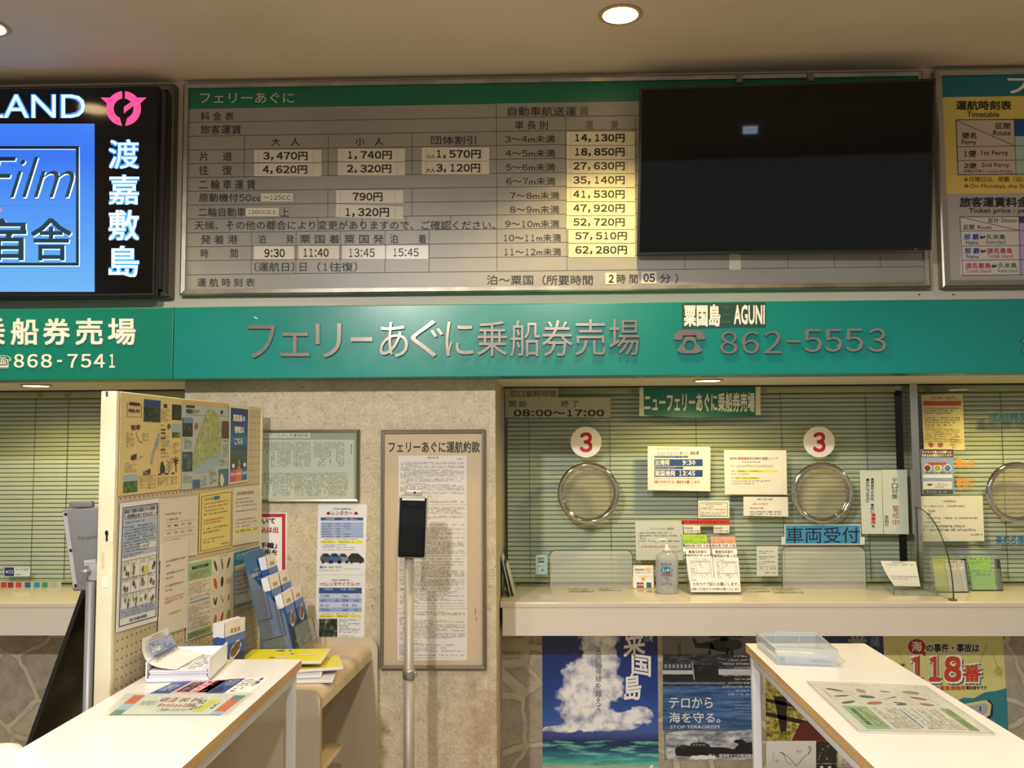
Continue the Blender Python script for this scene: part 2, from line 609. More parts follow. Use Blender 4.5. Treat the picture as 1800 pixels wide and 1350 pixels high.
def rubble_stone():
    n = NT('irregular_stone_slabs')
    warp = n.node('ShaderNodeTexNoise'); n.put(warp.inputs['Vector'], n.position()); warp.inputs['Scale'].default_value = 4.0; warp.inputs['Detail'].default_value = 5
    add = n.node('ShaderNodeVectorMath', operation='MULTIPLY_ADD')
    n.put(add.inputs[0], warp.outputs['Color']); add.inputs[1].default_value = (0.13, 0.0, 0.13); n.put(add.inputs[2], n.position())
    e = n.voronoi(4.6, 'DISTANCE_TO_EDGE', vec=add.outputs[0], stretch=(1, 0.01, 1)).outputs['Distance']
    cell = n.voronoi(4.6, 'F1', vec=add.outputs[0], stretch=(1, 0.01, 1)).outputs['Color']
    sep = n.node('ShaderNodeSeparateColor'); n.put(sep.inputs[0], cell)
    tone = n.ramp(sep.outputs[0], [(0.0, '#8f8875'), (0.5, '#a59d8a'), (1.0, '#b5ad98')])
    mott = n.ramp(n.noise(13, 6, 0.7), [(0.36, '#857d69'), (0.55, '#a69e89'), (0.7, '#bab29d')])
    c = n.mix(0.5, tone, mott)
    fleck = n.ramp(n.noise(48, 2, 0.6), [(0.70, 0.0), (0.77, 1.0)])
    c = n.mix(n.math('MULTIPLY', fleck, 0.6), c, '#5b523f')
    mortar = n.ramp(n.noise(22, 4), [(0.3, '#aaa18d'), (0.7, '#c2b9a5')])
    k = n.ramp(e, [(0.030, 1.0), (0.046, 0.0)])
    c = n.mix(k, c, mortar)
    rim = n.math('MULTIPLY', n.ramp(e, [(0.046, 0.0), (0.052, 1.0)]), n.ramp(e, [(0.054, 1.0), (0.066, 0.0)]))
    c = n.mix(n.math('MULTIPLY', rim, 0.45), c, '#5f5644')
    hgt = n.math('ADD', n.math('MULTIPLY', k, 0.6), n.math('MULTIPLY', n.noise(30, 5), 0.5))
    return n.done(c, 0.7, hgt, 0.35, 0.006)


def floor_mat():
    n = NT('floor_tiles')
    br = n.node('ShaderNodeTexBrick'); n.put(br.inputs['Vector'], n.position())
    br.offset = 0.0
    for k, v in (('Scale', 1.0), ('Mortar Size', 0.004), ('Brick Width', 0.45), ('Row Height', 0.45)):
        br.inputs[k].default_value = v
    br.inputs['Color1'].default_value = lin('#b3a892'); br.inputs['Color2'].default_value = lin('#aba08a'); br.inputs['Mortar'].default_value = lin('#857b68')
    return n.done(br.outputs['Color'], 0.3)


CREAM = plaster('cream_wall_paint', '#d6cfbd', '#cdc5b1')
LIME = limestone()

PIER_L, PIER_R = -1.42, -0.173
XL, XR = -4.2, 4.2


def structure():
    b = MB(); b.box(-14, 14, -16, 1.2, -0.06, 0.0, floor_mat()); b.build('floor', kind='structure')
    b = MB(); b.box(XL, XR, -7.5, 1.2, CEIL_Z, CEIL_Z + 0.06, ceiling_mat()); b.build('ceiling', kind='structure')
    b = MB(); b.box(XL, XR, WALL_Y, 1.2, SOFFIT_Z, CEIL_Z, CREAM); b.build('wall_back', kind='structure')
    b = MB(); b.box(PIER_L, PIER_R, WALL_Y, 1.2, 0.0, SOFFIT_Z, LIME); b.build('wall_pier', kind='structure')
    rub = rubble_stone()
    b = MB(); b.box(XL, PIER_L, LOW_Y, 1.2, 0.0, 0.85, rub); b.build('wall_left', kind='structure')
    b = MB(); b.box(PIER_R, XR, LOW_Y, 1.2, 0.0, 0.85, rub); b.build('wall_right', kind='structure')
    dark = mat('#262218', 0.9)  # near-black colour stands in for the unlit room behind the blinds
    b = MB(); b.box(XL, XR, 1.6, 1.65, 0.85, SOFFIT_Z + .3, dark); b.build('wall_office', kind='structure')
    # window panes and their steel posts
    jamb, post0, post1 = PY(887, 850, GLASS_Y).x, PY(1592, 680, GLASS_Y).x, PY(1605, 680, GLASS_Y).x
    for k, (x0, x1) in enumerate(((XL, PIER_L), (jamb, post0), (post1, XR))):
        b = MB(); b.box(x0, x1, GLASS_Y, GLASS_Y + 0.006, COUNTER_Z, SOFFIT_Z, GLASS)
        w = b.build('window_%d' % (k + 1), kind='structure')
        if k == 0:
            f = MB(); f.box(PIER_L - 0.03, PIER_L, GLASS_Y - 0.02, GLASS_Y + 0.02, COUNTER_Z, SOFFIT_Z, CHROME); f.build('window_frame', parent=w)
        if k == 1:
            f = MB(); f.box(PIER_R, jamb, GLASS_Y - 0.03, GLASS_Y + 0.03, COUNTER_Z, SOFFIT_Z, CHROME); f.build('window_frame', parent=w)
        if k == 2:
            f = MB(); f.box(post0, post1, GLASS_Y - 0.045, GLASS_Y + 0.05, COUNTER_Z, SOFFIT_Z, STEEL); f.build('window_frame', parent=w)
    b = MB()
    b.box(XL, PIER_L, GLASS_Y - 0.012, GLASS_Y + 0.02, SOFFIT_Z - 0.006, SOFFIT_Z, BLACKM)
    b.box(PIER_R, XR, GLASS_Y - 0.012, GLASS_Y + 0.02, SOFFIT_Z - 0.006, SOFFIT_Z, BLACKM)
    b.build('trim_1', kind='structure')


def counters():
    top = NT('counter_laminate')
    CT = top.done(top.mix(top.ramp(top.noise(2.0, 3), [(0.4, 0.0), (0.7, 1.0)]), '#d9d0bd', '#d2c8b4'), 0.16)
    fascia = mat('#dcd4c6', 0.45)
    for x0, x1, lab in ((XL, PIER_L - .002, 'cream ticket counter with pale fascia, behind the grey terminal and black sign board'), (PIER_R + .002, XR, 'long cream ticket counter below the windows numbered 3')):
        root = empty('ticket_counter', ((x0 + x1) / 2, COUNTER_Y, 0.85), lab, 'counter', 'ticket counters')
        b = MB(); b.rbox((x0, COUNTER_Y, COUNTER_Z - 0.026), (x1 - x0, 0, 0), (0, 1.1 - COUNTER_Y, 0), (0, 0, 0.026), 0.006, CT); b.build('countertop', root)
        g = 0.011 if x0 > -1 else 0.0
        b = MB(); b.box(x0 + g, x1, COUNTER_Y + 0.004, LOW_Y, 0.852, COUNTER_Z - 0.026, fascia); b.build('fascia', root)


def blinds():
    n = NT('blind_slat_enamel')
    SL = n.done(n.mix(0.0, '#dcd9d0', '#dcd9d0'), 0.42)
    cord = mat('#5a563f', 0.8)
    bracket = mat('#b8b294', 0.5)
    zb, zt = COUNTER_Z + 0.012, SOFFIT_Z - 0.032
    pitch = 0.0213
    specs = [(XL + .3, PIER_L - 0.03, 'cream venetian blind behind the counter glass beside the pegboard', [-160, 60, 118], [74, 122]),
             (PY(892, 850, BLIND_Y).x, PY(1577, 850, BLIND_Y).x, 'cream venetian blind behind the glass of the windows numbered 3', [931, 1073, 1225, 1375, 1525], [1112, 1340, 1572]),
             (PY(1606, 850, BLIND_Y).x, XR - .3, 'cream venetian blind behind the glass with the red-headed notice', [1764, 1900], [1630, 1850])]
    for x0, x1, lab, cords, brs in specs:
        root = empty('venetian_blind', ((x0 + x1) / 2, BLIND_Y, zb), lab, 'blind', 'window blinds')
        b = MB(); z = zt - 0.004
        while z > zb + 0.012:
            pr = [(0.0050, 0), (0.0008, -0.005), (-0.0012, -0.010), (-0.0012, -0.0145), (0.0, -0.0182)]
            for (ya, za), (yb, zb2) in zip(pr, pr[1:]):
                b.face([(x0, BLIND_Y + yb, z + zb2), (x1, BLIND_Y + yb, z + zb2), (x1, BLIND_Y + ya, z + za), (x0, BLIND_Y + ya, z + za)], SL, True)
            z -= pitch
        b.build('slats', root)
        b = MB(); b.rbox((x0, BLIND_Y - .016, zt), (x1 - x0, 0, 0), (0, 0.03, 0), (0, 0, 0.027), .003, mat('#c9c6a6', .4)); b.build('headrail', root)
        b = MB(); b.rbox((x0, BLIND_Y - .010, zb - 0.004), (x1 - x0, 0, 0), (0, 0.02, 0), (0, 0, 0.013), .003, mat('#c9c6a6', .4)); b.build('bottom_rail', root)
        for px in cords:
            x = PY(px, 850, BLIND_Y).x
            if x0 < x < x1:
                c = MB(); c.tube([(x, BLIND_Y - .007, zt), (x, BLIND_Y - .008, zb)], 0.0012, cord, 5); c.build('ladder_cord', root)
        for px in brs:
            x = PY(px, 684, BLIND_Y).x
            if x0 < x < x1:
                c = MB(); c.rbox((x - .014, BLIND_Y - .022, zt - .002), (.028, 0, 0), (0, .02, 0), (0, 0, .031), .002, bracket)
                for dx, dz in ((-.005, .009), (.005, .009), (0, .019)):
                    c.box(x + dx - .0015, x + dx + .0015, BLIND_Y - .0235, BLIND_Y - .021, zt + dz - .0015, zt + dz + .0015, BLACKM)
                c.build('bracket', root)


def downlights():
    trim, glow = mat('#c9a678', 0.35), mat('#ffd9a0', 0.5, 0, 16.0)
    def one(c, r, lab, energy, col, size, blend, grp):
        c = Vector(c)
        root = empty('downlight', c, lab, 'lamp', grp)
        b = MB()
        b.lathe([(r, 0), (r * 1.22, -0.001), (r * 1.24, -0.004), (r * 1.16, -0.007), (r * 1.02, -0.005)], c, trim, 40)
        b.build('trim_ring', root)
        b = MB(); b.lathe([(r * 1.02, -0.004), (r * .98, -0.0055), (0.002, -0.0075)], c, glow, 40); b.build('lens', root)
        l = lamp('bulb', c + Vector((0, 0, -0.02)), energy, col, size, blend, 0.045)
    one((0.294, -0.52, CEIL_Z), 0.062, 'round recessed ceiling downlight glowing above the fare board', 88, YEL, math.radians(112), 0.55, 'ceiling downlights')
    one((-1.955, -0.52, CEIL_Z), 0.062, 'round recessed ceiling downlight above the lit blue screen', 60, YEL, math.radians(112), 0.55, 'ceiling downlights')
    for px, py, lab in ((1255, 663.5, 'soffit downlight in the ledge above the teal paper banner'), (50, 675, 'soffit downlight above the blind beside the pegboard'), (1842, 662, 'soffit downlight above the blue glass lettering')):
        p = PZ(px, py, SOFFIT_Z); p.y = 0.31
        one((p.x, p.y, SOFFIT_Z), 0.052, lab, 19.0, (1.0, .79, .24), math.radians(164), 0.45, 'soffit downlights')


structure(); counters(); blinds(); downlights()

# ------------------------------------------------------------------ boards on the wall above
BOARD_Y = -0.03


def alu_frame(b, x0, x1, z0, z1, yb, yf, w, m):
    """mitred profile frame standing between y = yb (wall) and yf"""
    for (a, c) in (((x0, z0), (x1, z0)), ((x1, z0), (x1, z1)), ((x1, z1), (x0, z1)), ((x0, z1), (x0, z0))):
        cx, cz = (x0 + x1) / 2, (z0 + z1) / 2
        def inn(p):
            return (p[0] + math.copysign(w, cx - p[0]), p[1] + math.copysign(w, cz - p[1]))
        ai, ci = inn(a), inn(c)
        prof = [(a, c, yb), (a, c, yf + .003), (None, None, None)]
        am = ((a[0] * .75 + ai[0] * .25), (a[1] * .75 + ai[1] * .25)); cm = ((c[0] * .75 + ci[0] * .25), (c[1] * .75 + ci[1] * .25))
        V = lambda p, y: (p[0], y, p[1])
        b.face([V(a, yb), V(c, yb), V(c, yf + .004), V(a, yf + .004)], m)
        b.face([V(a, yf + .004), V(c, yf + .004), V(cm, yf), V(am, yf)], m)
        b.face([V(am, yf), V(cm, yf), V(ci, yf + .002), V(ai, yf + .002)], m)
        b.face([V(ai, yf + .002), V(ci, yf + .002), V(ci, yb), V(ai, yb)], m)


def fare_board():
    mp = wallmap(BOARD_Y)
    x0, x1, z0, z1 = -1.434, 1.534, 2.259, 3.128
    root = empty('fare_board', ((x0 + x1) / 2, BOARD_Y, z0), 'long grey ferry fare board in an aluminium frame with a green heading strip', 'board')
    fm = NT('worn_aluminium')
    FM = fm.done(fm.mix(fm.ramp(fm.noise(9, 4), [(0.4, 0.0), (0.7, 1.0)]), '#9c978c', '#b9b4a8'), 0.3, metal=0.9)
    b = MB(); alu_frame(b, x0, x1, z0, z1, -0.002, -0.042, 0.021, FM); b.build('frame', root)
    g = NT('grey_strip_panel')
    GP = g.done(g.mix(g.ramp(g.noise(2.5, 3), [(0.35, 0.0), (0.7, 1.0)]), '#918f8a', '#9c9a94'), 0.38)
    b = MB(); b.box(x0 + .018, x1 - .018, BOARD_Y, -0.002, z0 + .018, z1 - .018, GP)
    LN = mat('#4b4945', .7)
    ys = [191, 215.5, 239.7, 264, 288, 312.3, 336.5, 360.8, 385, 409.3, 434, 458.3, 483, 507]
    zs = [PY(330, y, BOARD_Y).z for y in ys]
    X = lambda px: PY(px, 300, BOARD_Y).x
    def hl(xa, xb, z):
        b.box(xa, xb, BOARD_Y - .0006, BOARD_Y, z - .0011, z + .0011, LN)
    def vl(x, i, j):
        b.box(x - .0010, x + .0010, BOARD_Y - .0006, BOARD_Y, zs[j], zs[i], LN)
    xl, xr = x0 + .02, x1 - .02
    for i, z in enumerate(zs[1:-1], 1):
        hl(xl, xr, z)
    hl(xl, X(872.7), zs[0])
    vl(X(872.9), 0, 12)
    for px in (429,): vl(X(px), 2, 5)
    for px in (576.7, 724.3): vl(X(px), 2, 5); vl(X(px), 6, 8)
    for px in (404.7, 481.7, 559.3, 637.3, 714.3, 792.3): vl(X(px), 8, 9)
    for px in (444, 521.7, 599.3, 677.3, 754.3): vl(X(px), 9, 12)
    vl(X(995), 1, 12); vl(X(1118), 1, 12)
    for px in (1201, 1291, 1381, 1462, 1542): vl(X(px), 11, 12)
    bp = b
    b = MB()
    b.box(xl, xr, BOARD_Y - .001, BOARD_Y, zs[0], z1 - .021, mat('#0a6b50', .4))
    HW = mat('#cfcbb4', .6)
    b.text(mp, 'フェリーあぐに', 352, 163, 517, 182, HW, 3, 0.0)
    b.build('heading_strip', root)
    # printed rows
    b = bp; K = mat('#2a2826', .6); FADE = mat('#6f6a5e', .6)
    T = lambda s, a, c, d, e, m=K, off=0.006: b.text(mp, s, a, c, d, e, m, 0.6, off, 2, 0.0008)
    T('料 金 表', 353, 197, 411, 212); T('旅客運賃', 352, 220, 424, 236)
    T('大　人', 477, 242, 527, 257); T('小　人', 625, 242, 674, 256.5); T('団体割引', 758, 239, 837, 254)
    T('片　 道', 351, 267, 408, 283); T('往　 復', 350, 291, 408, 308)
    T('二 輪 車 運 賃', 350, 316, 449, 333)
    T('原動機付50cc', 350, 340, 458, 355); T('二輪自動車', 349, 365, 432, 381); T('上', 493, 365, 508, 381)
    T('天候、その他の都合により変更がありますので、ご確認ください。', 342, 388, 871, 404)
    T('発 着 港', 353, 413, 418, 429); T('時　 　 間', 353, 437.5, 418, 453)
    T('泊　 　発', 454, 413, 517, 428); T('粟 国 着', 527, 412.5, 597, 428); T('粟 国 発', 605, 412.5, 675, 428); T('泊　 　着', 686, 412, 749, 428)
    T('〔運航日〕', 448, 461, 517, 477.5); T('日', 527, 462, 539, 477); T('（1往復）', 558, 461, 628, 477.5)
    T('運 航 時 刻 表', 347, 489, 448, 504)
    T('泊～粟国（所要時間', 856, 483.5, 1042, 501); T('時 間', 1084, 482, 1121, 498); T('分 ）', 1160, 481, 1192, 497.5)
    T('自動車航送運', 893, 187.5, 1013, 204); T('賃', 1018, 187, 1035, 203, FADE)
    T('車 長 別', 905, 212.5, 963, 227.5); T('運　　賃', 1029, 212, 1087, 227.5, FADE)
    rows = [('3～4m未満', 888, 975.5, 398, 443), ('4～5m未満', 889, 975.5, 482, 528), ('5～6m未満', 889, 975.5, 565, 610), ('6～7m未満', 890, 976, 648, 694), ('7～8m未満', 896.5, 983, 733, 778),
            ('8～9m未満', 896.5, 983, 815, 862), ('9～10m未満', 888, 983, 900, 946), ('10～11m未満', 886, 986, 982, 1030), ('11～12m未満', 887, 986, 1066, 1113)]
    for s_, a, c, y0, y1 in rows:
        T(s_, a, y0 / 3.375 + 120, c, y1 / 3.375 + 120)
    b.build('panel', root)
    # stuck-on price labels
    LB, LB2 = mat('#d8d2c4', .6), mat('#d9d3b4', .6)
    def lab(box, txt, tb, name='price_label', quad=None, m=None, off=0.026, extra=None):
        q = MB()
        q.slab(mp, quad or box, m or LB, 0.0012, 0.0004)
        q.text(mp, txt, *tb, INK, 1, off, 2, 0.0018)
        if extra:
            q.text(mp, extra[0], *extra[1:], INK, 1, .014, 2, 0.0018)
        w = box[2] - box[0]
        if w > 80:
            for xx in (box[0] + w * .06, box[2] - w * .12):
                q.rect(mp, xx, box[1] + 1, xx + .7, box[3] - 1, mat('#b5ae9d', .6), 1, 0.0016)
        q.build(name, root)
    lab((447, 263.5, 565, 285.5), '3, 470円', (463, 267, 541, 282.5)); lab((447, 287.5, 565, 310), '4, 620円', (462, 291, 540, 306.5))
    lab((594, 261.5, 712, 284), '1, 740円', (612, 265.5, 689, 281)); lab((594, 285.5, 712, 308.5), '2, 320円', (610, 289.5, 688, 305))
    lab((741.7, 259.5, 860, 283), '1, 570円', (768, 263.5, 845, 279.5), extra=('小人', 750, 271.5, 765, 279)); lab((741.7, 284, 860, 306.5), '3, 120円', (767, 288, 844, 304), extra=('大人', 749, 295.5, 765, 303.5))
    lab((591, 334.5, 709, 357), '790円', (620, 338.5, 672.5, 354))
    lab((591, 359, 709, 386), '1, 320円', (608, 365.5, 684, 382), quad=[(591, 359), (709, 363.5), (708.5, 386), (590, 381.5)])
    lab((459, 340, 515, 354), '～125CC', (463, 343, 511, 351.5), off=0.0); lab((432, 365.7, 490, 380), '126CC以上', (437, 368.5, 486, 377), off=0.0)
    lab((447, 432.7, 517, 456), '9:30', (465, 437.5, 501, 452.5)); lab((525, 432.2, 596, 455.5), '11:40', (534, 437, 578, 452))
    TAPE = mat('#c5c0b4', .3)
    lab((602, 432, 677, 455.5), '13:45', (614, 437, 659, 452), m=TAPE, off=0.008); lab((679, 431.5, 753, 455.5), '15:45', (692, 437, 736, 451), m=TAPE, off=0.008)
    pr = ['14, 130円', '18, 850円', '27, 630円', '35, 140円', '41, 530円', '47, 920円', '52, 720円', '57, 510円', '62, 280円']
    py = [(378, 456), (461, 540), (545, 623), (628, 706), (712, 790), (795, 873), (878, 955), (960, 1036), (1042, 1121)]
    for i, (s_, (y0, y1)) in enumerate(zip(pr, py)):
        y0, y1 = y0 / 3.375 + 120, y1 / 3.375 + 120
        bx = 999.6 if i > 6 else 995.8
        tx = (1011, 1098) if i < 2 else ((1007.6, 1098) if i < 7 else (1011, 1102))
        lab((bx, y0, 1116, y1), s_, (tx[0], y0 + 3.5, tx[1], y1 - 4.5), m=LB2, off=0.034 if i < 2 else 0.022)
    lab((1064, 479.5, 1083.5, 500), '2', (1070, 483, 1079, 497)); lab((1127, 477.8, 1154, 498.5), '05', (1131, 481, 1151, 496), name='time_label')
    # clips over the frame's top edge
    for px, py_ in ((1300, 137), (1425.5, 134.5)):
        p = PY(px, py_, -0.05)
        q = MB(); q.rbox((p.x - .013, -0.052, p.z - .018), (.026, 0, 0), (0, .05, 0), (0, 0, .034), .004, mat('#8f8a7f', .5)); q.build('clip', root)
    p = PY(1292, 460, BOARD_Y)
    q = MB(); q.slab(mp, (1282, 447, 1302, 474), mat('#c9c5bb', .6), .001); q.build('blank_label', root)


def wall_tv():
    cs = tv_corners()
    tl, tr, br, bl = cs
    mp = QuadMap(tl, tr, br, bl)
    n = mp.n
    c = (tl + tr + br + bl) / 4
    root = empty('television', bl + (br - bl) * .5, 'large black switched-off television hung over the end of the fare board', 'television')
    b = MB(); b.obox(tl - n * .035, tr - tl, bl - tl, n * .033, BLACKM); b.build('casing', root)
    b = MB()
    b.frame(mp, 0, 0, 1, 1, .008, mat('#15140f', .3), 0, 0.0, h=.013)
    b.build('bezel', root)
    b = MB(); b.rect(mp, .008, .013, .992, .985, BLACKG, 0, -0.001); b.build('screen', root)
    b = MB(); b.ell(mp, .947, .99, .002, .003, mat('#c8b58a', .4), 1, .0002); b.build('status_light', root)
    b = MB(); y1 = -0.034
    cx = c - n * .035
    b.box(cx.x - .2, cx.x + .2, min(cx.y, y1) - .0, y1, cx.z - .12, cx.z + .12, BLACKM); b.build('wall_bracket', root)


def lit_screen():
    yf = -0.125
    mp = wallmap(yf)
    p0, p1 = PY(-330, 157, yf), PY(273, 155, yf)
    z1, z0 = PY(272, 151, yf).z, PY(275, 519.5, yf).z
    x0, x1 = p0.x, PY(274, 330, yf).x
    root = empty('digital_signboard', ((x0 + x1) / 2, yf, z0), 'black lit signboard screen with blue picture and pink island crest', 'screen')
    b = MB(); b.rbox((x0, yf + .002, z0), (x1 - x0, 0, 0), (0, .04, 0), (0, 0, z1 - z0), .004, BLACKM); b.build('casing', root)
    b = MB(); b.box(x0 + .006, x1 - .006, yf, yf + .004, z0 + .010, z1 - .008, mat('#020307', .1)); b.build('screen', root)
    n = NT('glowing_blue_picture')
    za, zb = PY(80, 513, yf).z, PY(80, 218, yf).z
    col = n.ramp(n.along((0, 0, za), (0, 0, 1), zb - za), [(0.0, '#74c0ff'), (0.4, '#5aa4ff'), (0.8, '#3a7dfb'), (1.0, '#4286ff')])
    n.put(n.b.inputs['Emission Color'], col); n.b.inputs['Emission Strength'].default_value = 0.92
    n.b.inputs['Base Color'].default_value = (0, 0, 0, 1)
    BLUE = n.done(None, .2)
    b = MB(); b.rect(mp, -300, 217.5, 166.5, 513, BLUE, 1, .0004)
    D, LT = mat('#0d2340', .3, 0, .15), mat('#a4d6ff', .4, 0, .9)
    for col_, d in ((LT, 1.6), (D, 0)):
        b.frame(mp, -180 + d, 257 + d, 139 + d, 467 + d, 5 if d == 0 else 5, col_, 2 if d else 3, .0004)
    b.line(mp, -120, 362, 125, 362, .8, mat('#3060b0', .4, 0, .3), 2, .0004)
    for d, m_, L in ((2.0, LT, 2), (0, mat('#12304f', .3, 0, .2), 3)):
        b.text(mp, 'Film', -26 + d, 276 + d, 131 + d, 347 + d, m_, L, -0.012, 3, .0004, shear=.35)
        b.text(mp, '宿', -40 + d, 384 + d, 47 + d, 458 + d, m_, L, 0.012, 2, .0004)
        b.text(mp, '舎', 55 + d, 384 + d, 126 + d, 458 + d, m_, L, 0.012, 2, .0004)
    b.line(mp, -4, 376, 3, 368, 3, mat('#e0559a', .4, 0, .8), 3, .0004)
    G1, G2 = mat('#2f8cff', .3, 0, .75), mat('#c9f3ff', .3, 0, 1.0)
    for off, m_, L in ((0.035, G1, 1), (0.0, G2, 2)):
        b.text(mp, 'ISLAND', -68, 165 if off > 0 else 166, 150, 208, m_, L, off, 3, .0004)
        for ch, y0, y1 in (('渡', 245, 297), ('嘉', 307, 360), ('敷', 369, 423), ('島', 432, 487)):
            b.text(mp, ch, 191, y0, 245, y1, m_, L, off + .008, 2, .0004)
    b.build('picture', root)
    # round crest with two wings
    P = mat('#ff4f96', .4, 0, .95)
    b = MB(); cx, cy = 217.5, 191
    for sgn in (-1, 1):
        pts = []
        for k in range(25):
            a = math.radians(5 + 170 * k / 24)
            pts.append((cx + sgn * 30.5 * math.sin(a), cy - 30.5 * math.cos(a)))
        for k in range(24, -1, -1):
            a = math.radians(8 + 150 * k / 24)
            pts.append((cx + sgn * 17.5 * math.sin(a), cy - 17.5 * math.cos(a)))
        for (a, c), (d, e), (f, g), (h, i) in [(pts[k], pts[k + 1], pts[48 - k], pts[49 - k]) for k in range(24)]:
            q = [(a, c), (d, e), (f, g), (h, i)]
            b.shape(mp, q if sgn > 0 else q[::-1], P, 2, .0004)
        w = [(cx + sgn * 19, cy - 19), (cx + sgn * 40.5, cy - 19.5), (cx + sgn * 27, cy - 7)]
        b.shape(mp, w if sgn > 0 else w[::-1], P, 2, .0004)
    b.shape(mp, [(cx + .5, cy - 3), (cx + 15, cy - 13), (cx + 18.5, cy - 6), (cx + 6, cy + 4), (cx + .5, cy + 9)], P, 2, .0004)
    b.build('crest', root)
    # framed board it hangs in front of
    x1 = PY(303, 300, -.05).x; z1, z0 = PY(302, 147.5, -.05).z, PY(302, 522, -.05).z
    r2 = empty('framed_board', ((x0 + x1) / 2, -.05, z0), 'grey aluminium-framed board mostly covered by the lit signboard screen', 'board')
    b = MB(); alu_frame(b, x0 - .1, x1, z0, z1, -.002, -.05, .022, mat('#6f6a60', .35, .9)); b.build('frame', r2)
    b = MB(); b.box(x0 - .08, x1 - .02, -.03, -.002, z0 + .02, z1 - .02, mat('#3d3d40', .5)); b.build('panel', r2)
    b = MB(); b.box(x1 - .07, x1 - .035, -.075, -.03, z0 + .03, z1 - .03, mat('#5d5b57', .45)); b.build('side_channel', r2)


def timetable_board():
    yf = -.03
    mp = wallmap(yf)
    x0, z1, z0 = PY(1641, 124, yf).x, PY(1641, 124, yf).z, PY(1655, 506, yf).z
    x1 = x0 + 2.0
    root = empty('timetable_board', ((x0 + x1) / 2, yf, z0), 'aluminium-framed timetable board with teal, yellow and grey bands beside the television', 'board')
    b = MB(); alu_frame(b, x0, x1, z0, z1, -.002, -.045, .026, ALU); b.build('frame', root)
    b = MB()
    b.box(x0 + .02, x1 - .02, yf, -.002, z0 + .02, z1 - .02, mat('#a9a5a2', .5))
    Y, TE, K = mat('#d8c25f', .5), mat('#0c6c77', .5), mat('#1d1c1c', .6)
    zt, zy = PY(1660, 171, yf).z, PY(1665, 341, yf).z
    b.box(x0 + .022, x1 - .022, yf - .0006, yf, zt, z1 - .022, TE); b.box(x0 + .022, x1 - .022, yf - .0006, yf, zy, zt, Y)
    S = 3.215
    def px(a, c):
        return 1600 + a / S, 100 + c / S
    def T(s_, a, c, d, e, m=K, off=.004):
        b.text(mp, s_, *px(a, c), *px(d, e), m, 4, off, 2, .0006)
    T('フ', 548, 122, 665, 208, mat('#e8e6df', .5), .02)
    T('運航時刻表', 258, 248, 570, 302, off=.02); T('Timetable', 320, 310, 502, 342)
    CE = mat('#c2b3a8', .6)
    def R(a, c, d, e, m, L=2):
        b.rect(mp, *px(a, c), *px(d, e), m, L, .0006)
    def Ln(a, c, d, e, w=.8, m=K):
        b.line(mp, *px(a, c), *px(d, e), w, m, 4, .0006)
    R(258, 357, 900, 667, CE)
    R(588, 357, 900, 449, mat('#15468f', .5), 3); R(590, 449, 900, 667, mat('#a8bfb4', .6), 3)
    Ln(258, 357, 900, 351, 1.2); Ln(258, 357, 270, 668, 1.2); Ln(270, 667, 900, 660, 1.2); Ln(585, 355, 597, 664); Ln(266, 509, 900, 500); Ln(268, 588, 900, 580); Ln(260, 360, 588, 503)
    T('区間', 482, 375, 563, 409, off=.015); T('Route', 468, 415, 565, 445); T('便名', 290, 428, 372, 463, off=.015); T('Ferry', 290, 470, 372, 503)
    T('1便', 303, 530, 372, 567, off=.02); T('1st Ferry', 400, 530, 553, 564); T('2便', 302, 600, 374, 632, off=.02); T('2nd Ferry', 400, 600, 558, 630)
    RD = mat('#9a3a22', .6)
    T('月曜日を除く exclude Mondays', 298, 638, 580, 658, RD); T('★月曜日は、那覇（泊）', 300, 677, 636, 708, RD); T('★On Mondays, the 2n', 300, 717, 650, 747, RD)
    T('旅客運賃料金', 278, 793, 668, 850, off=.02); T('Ticket price : ye', 330, 856, 648, 890)
    R(282, 905, 900, 1235, mat('#c9c3bd', .6)); R(612, 905, 900, 940, mat('#5b2a66', .5), 3); R(612, 941, 900, 1235, mat('#b29cc0', .6), 3)
    for e in ((280, 905, 900, 902), (296, 1235, 900, 1228), (280, 905, 296, 1235), (612, 904, 624, 1232), (284, 985, 900, 980), (288, 1070, 900, 1064), (292, 1150, 900, 1144), (282, 906, 614, 982)):
        Ln(*e, w=.8)
    B_, G_, M_ = mat('#1f3f9a', .6), mat('#22683a', .6), mat('#b0235e', .6)
    T('区分', 440, 912, 498, 938, off=.012); T('Division', 515, 913, 600, 936); T('区間', 300, 950, 360, 977, off=.012); T('Route', 380, 952, 457, 974)
    T('那 覇', 303, 1003, 386, 1034, B_, .02); T('⇔', 390, 1008, 425, 1030); T('久米島', 428, 1003, 535, 1032, G_, .015); T('Naha', 313, 1040, 382, 1060, B_); T('Kume Island', 430, 1036, 537, 1058, G_, 0)
    T('那 覇', 307, 1082, 390, 1113, B_, .02); T('⇔', 394, 1087, 429, 1109); T('渡名喜島', 432, 1081, 575, 1111, M_, .015); T('Naha', 316, 1119, 385, 1139, B_); T('Tonaki Island', 433, 1115, 576, 1137, M_, 0)
    T('渡名喜島', 310, 1165, 453, 1196, M_, .015); T('⇔', 456, 1171, 490, 1193); T('久米島', 494, 1164, 600, 1194, G_, .015); T('Tonaki Island', 312, 1200, 453, 1221, M_, 0); T('Kume Island', 495, 1198, 603, 1219, G_, 0)
    b.build('panel', root)
    for k, (px_, py_) in enumerate(((1615, 517), (1675, 517))):
        p = PY(px_, py_, 0)
        q = MB(); q.lathe([(.004, -.003), (.003, 0.0)], (p.x, -.004, p.z), mat('#3a342a', .5), 10); q.build('screw', None, 'small dark screw in the cream wall ' + ('below the television' if k == 0 else 'under the timetable board'), 'screw', 'wall screws')


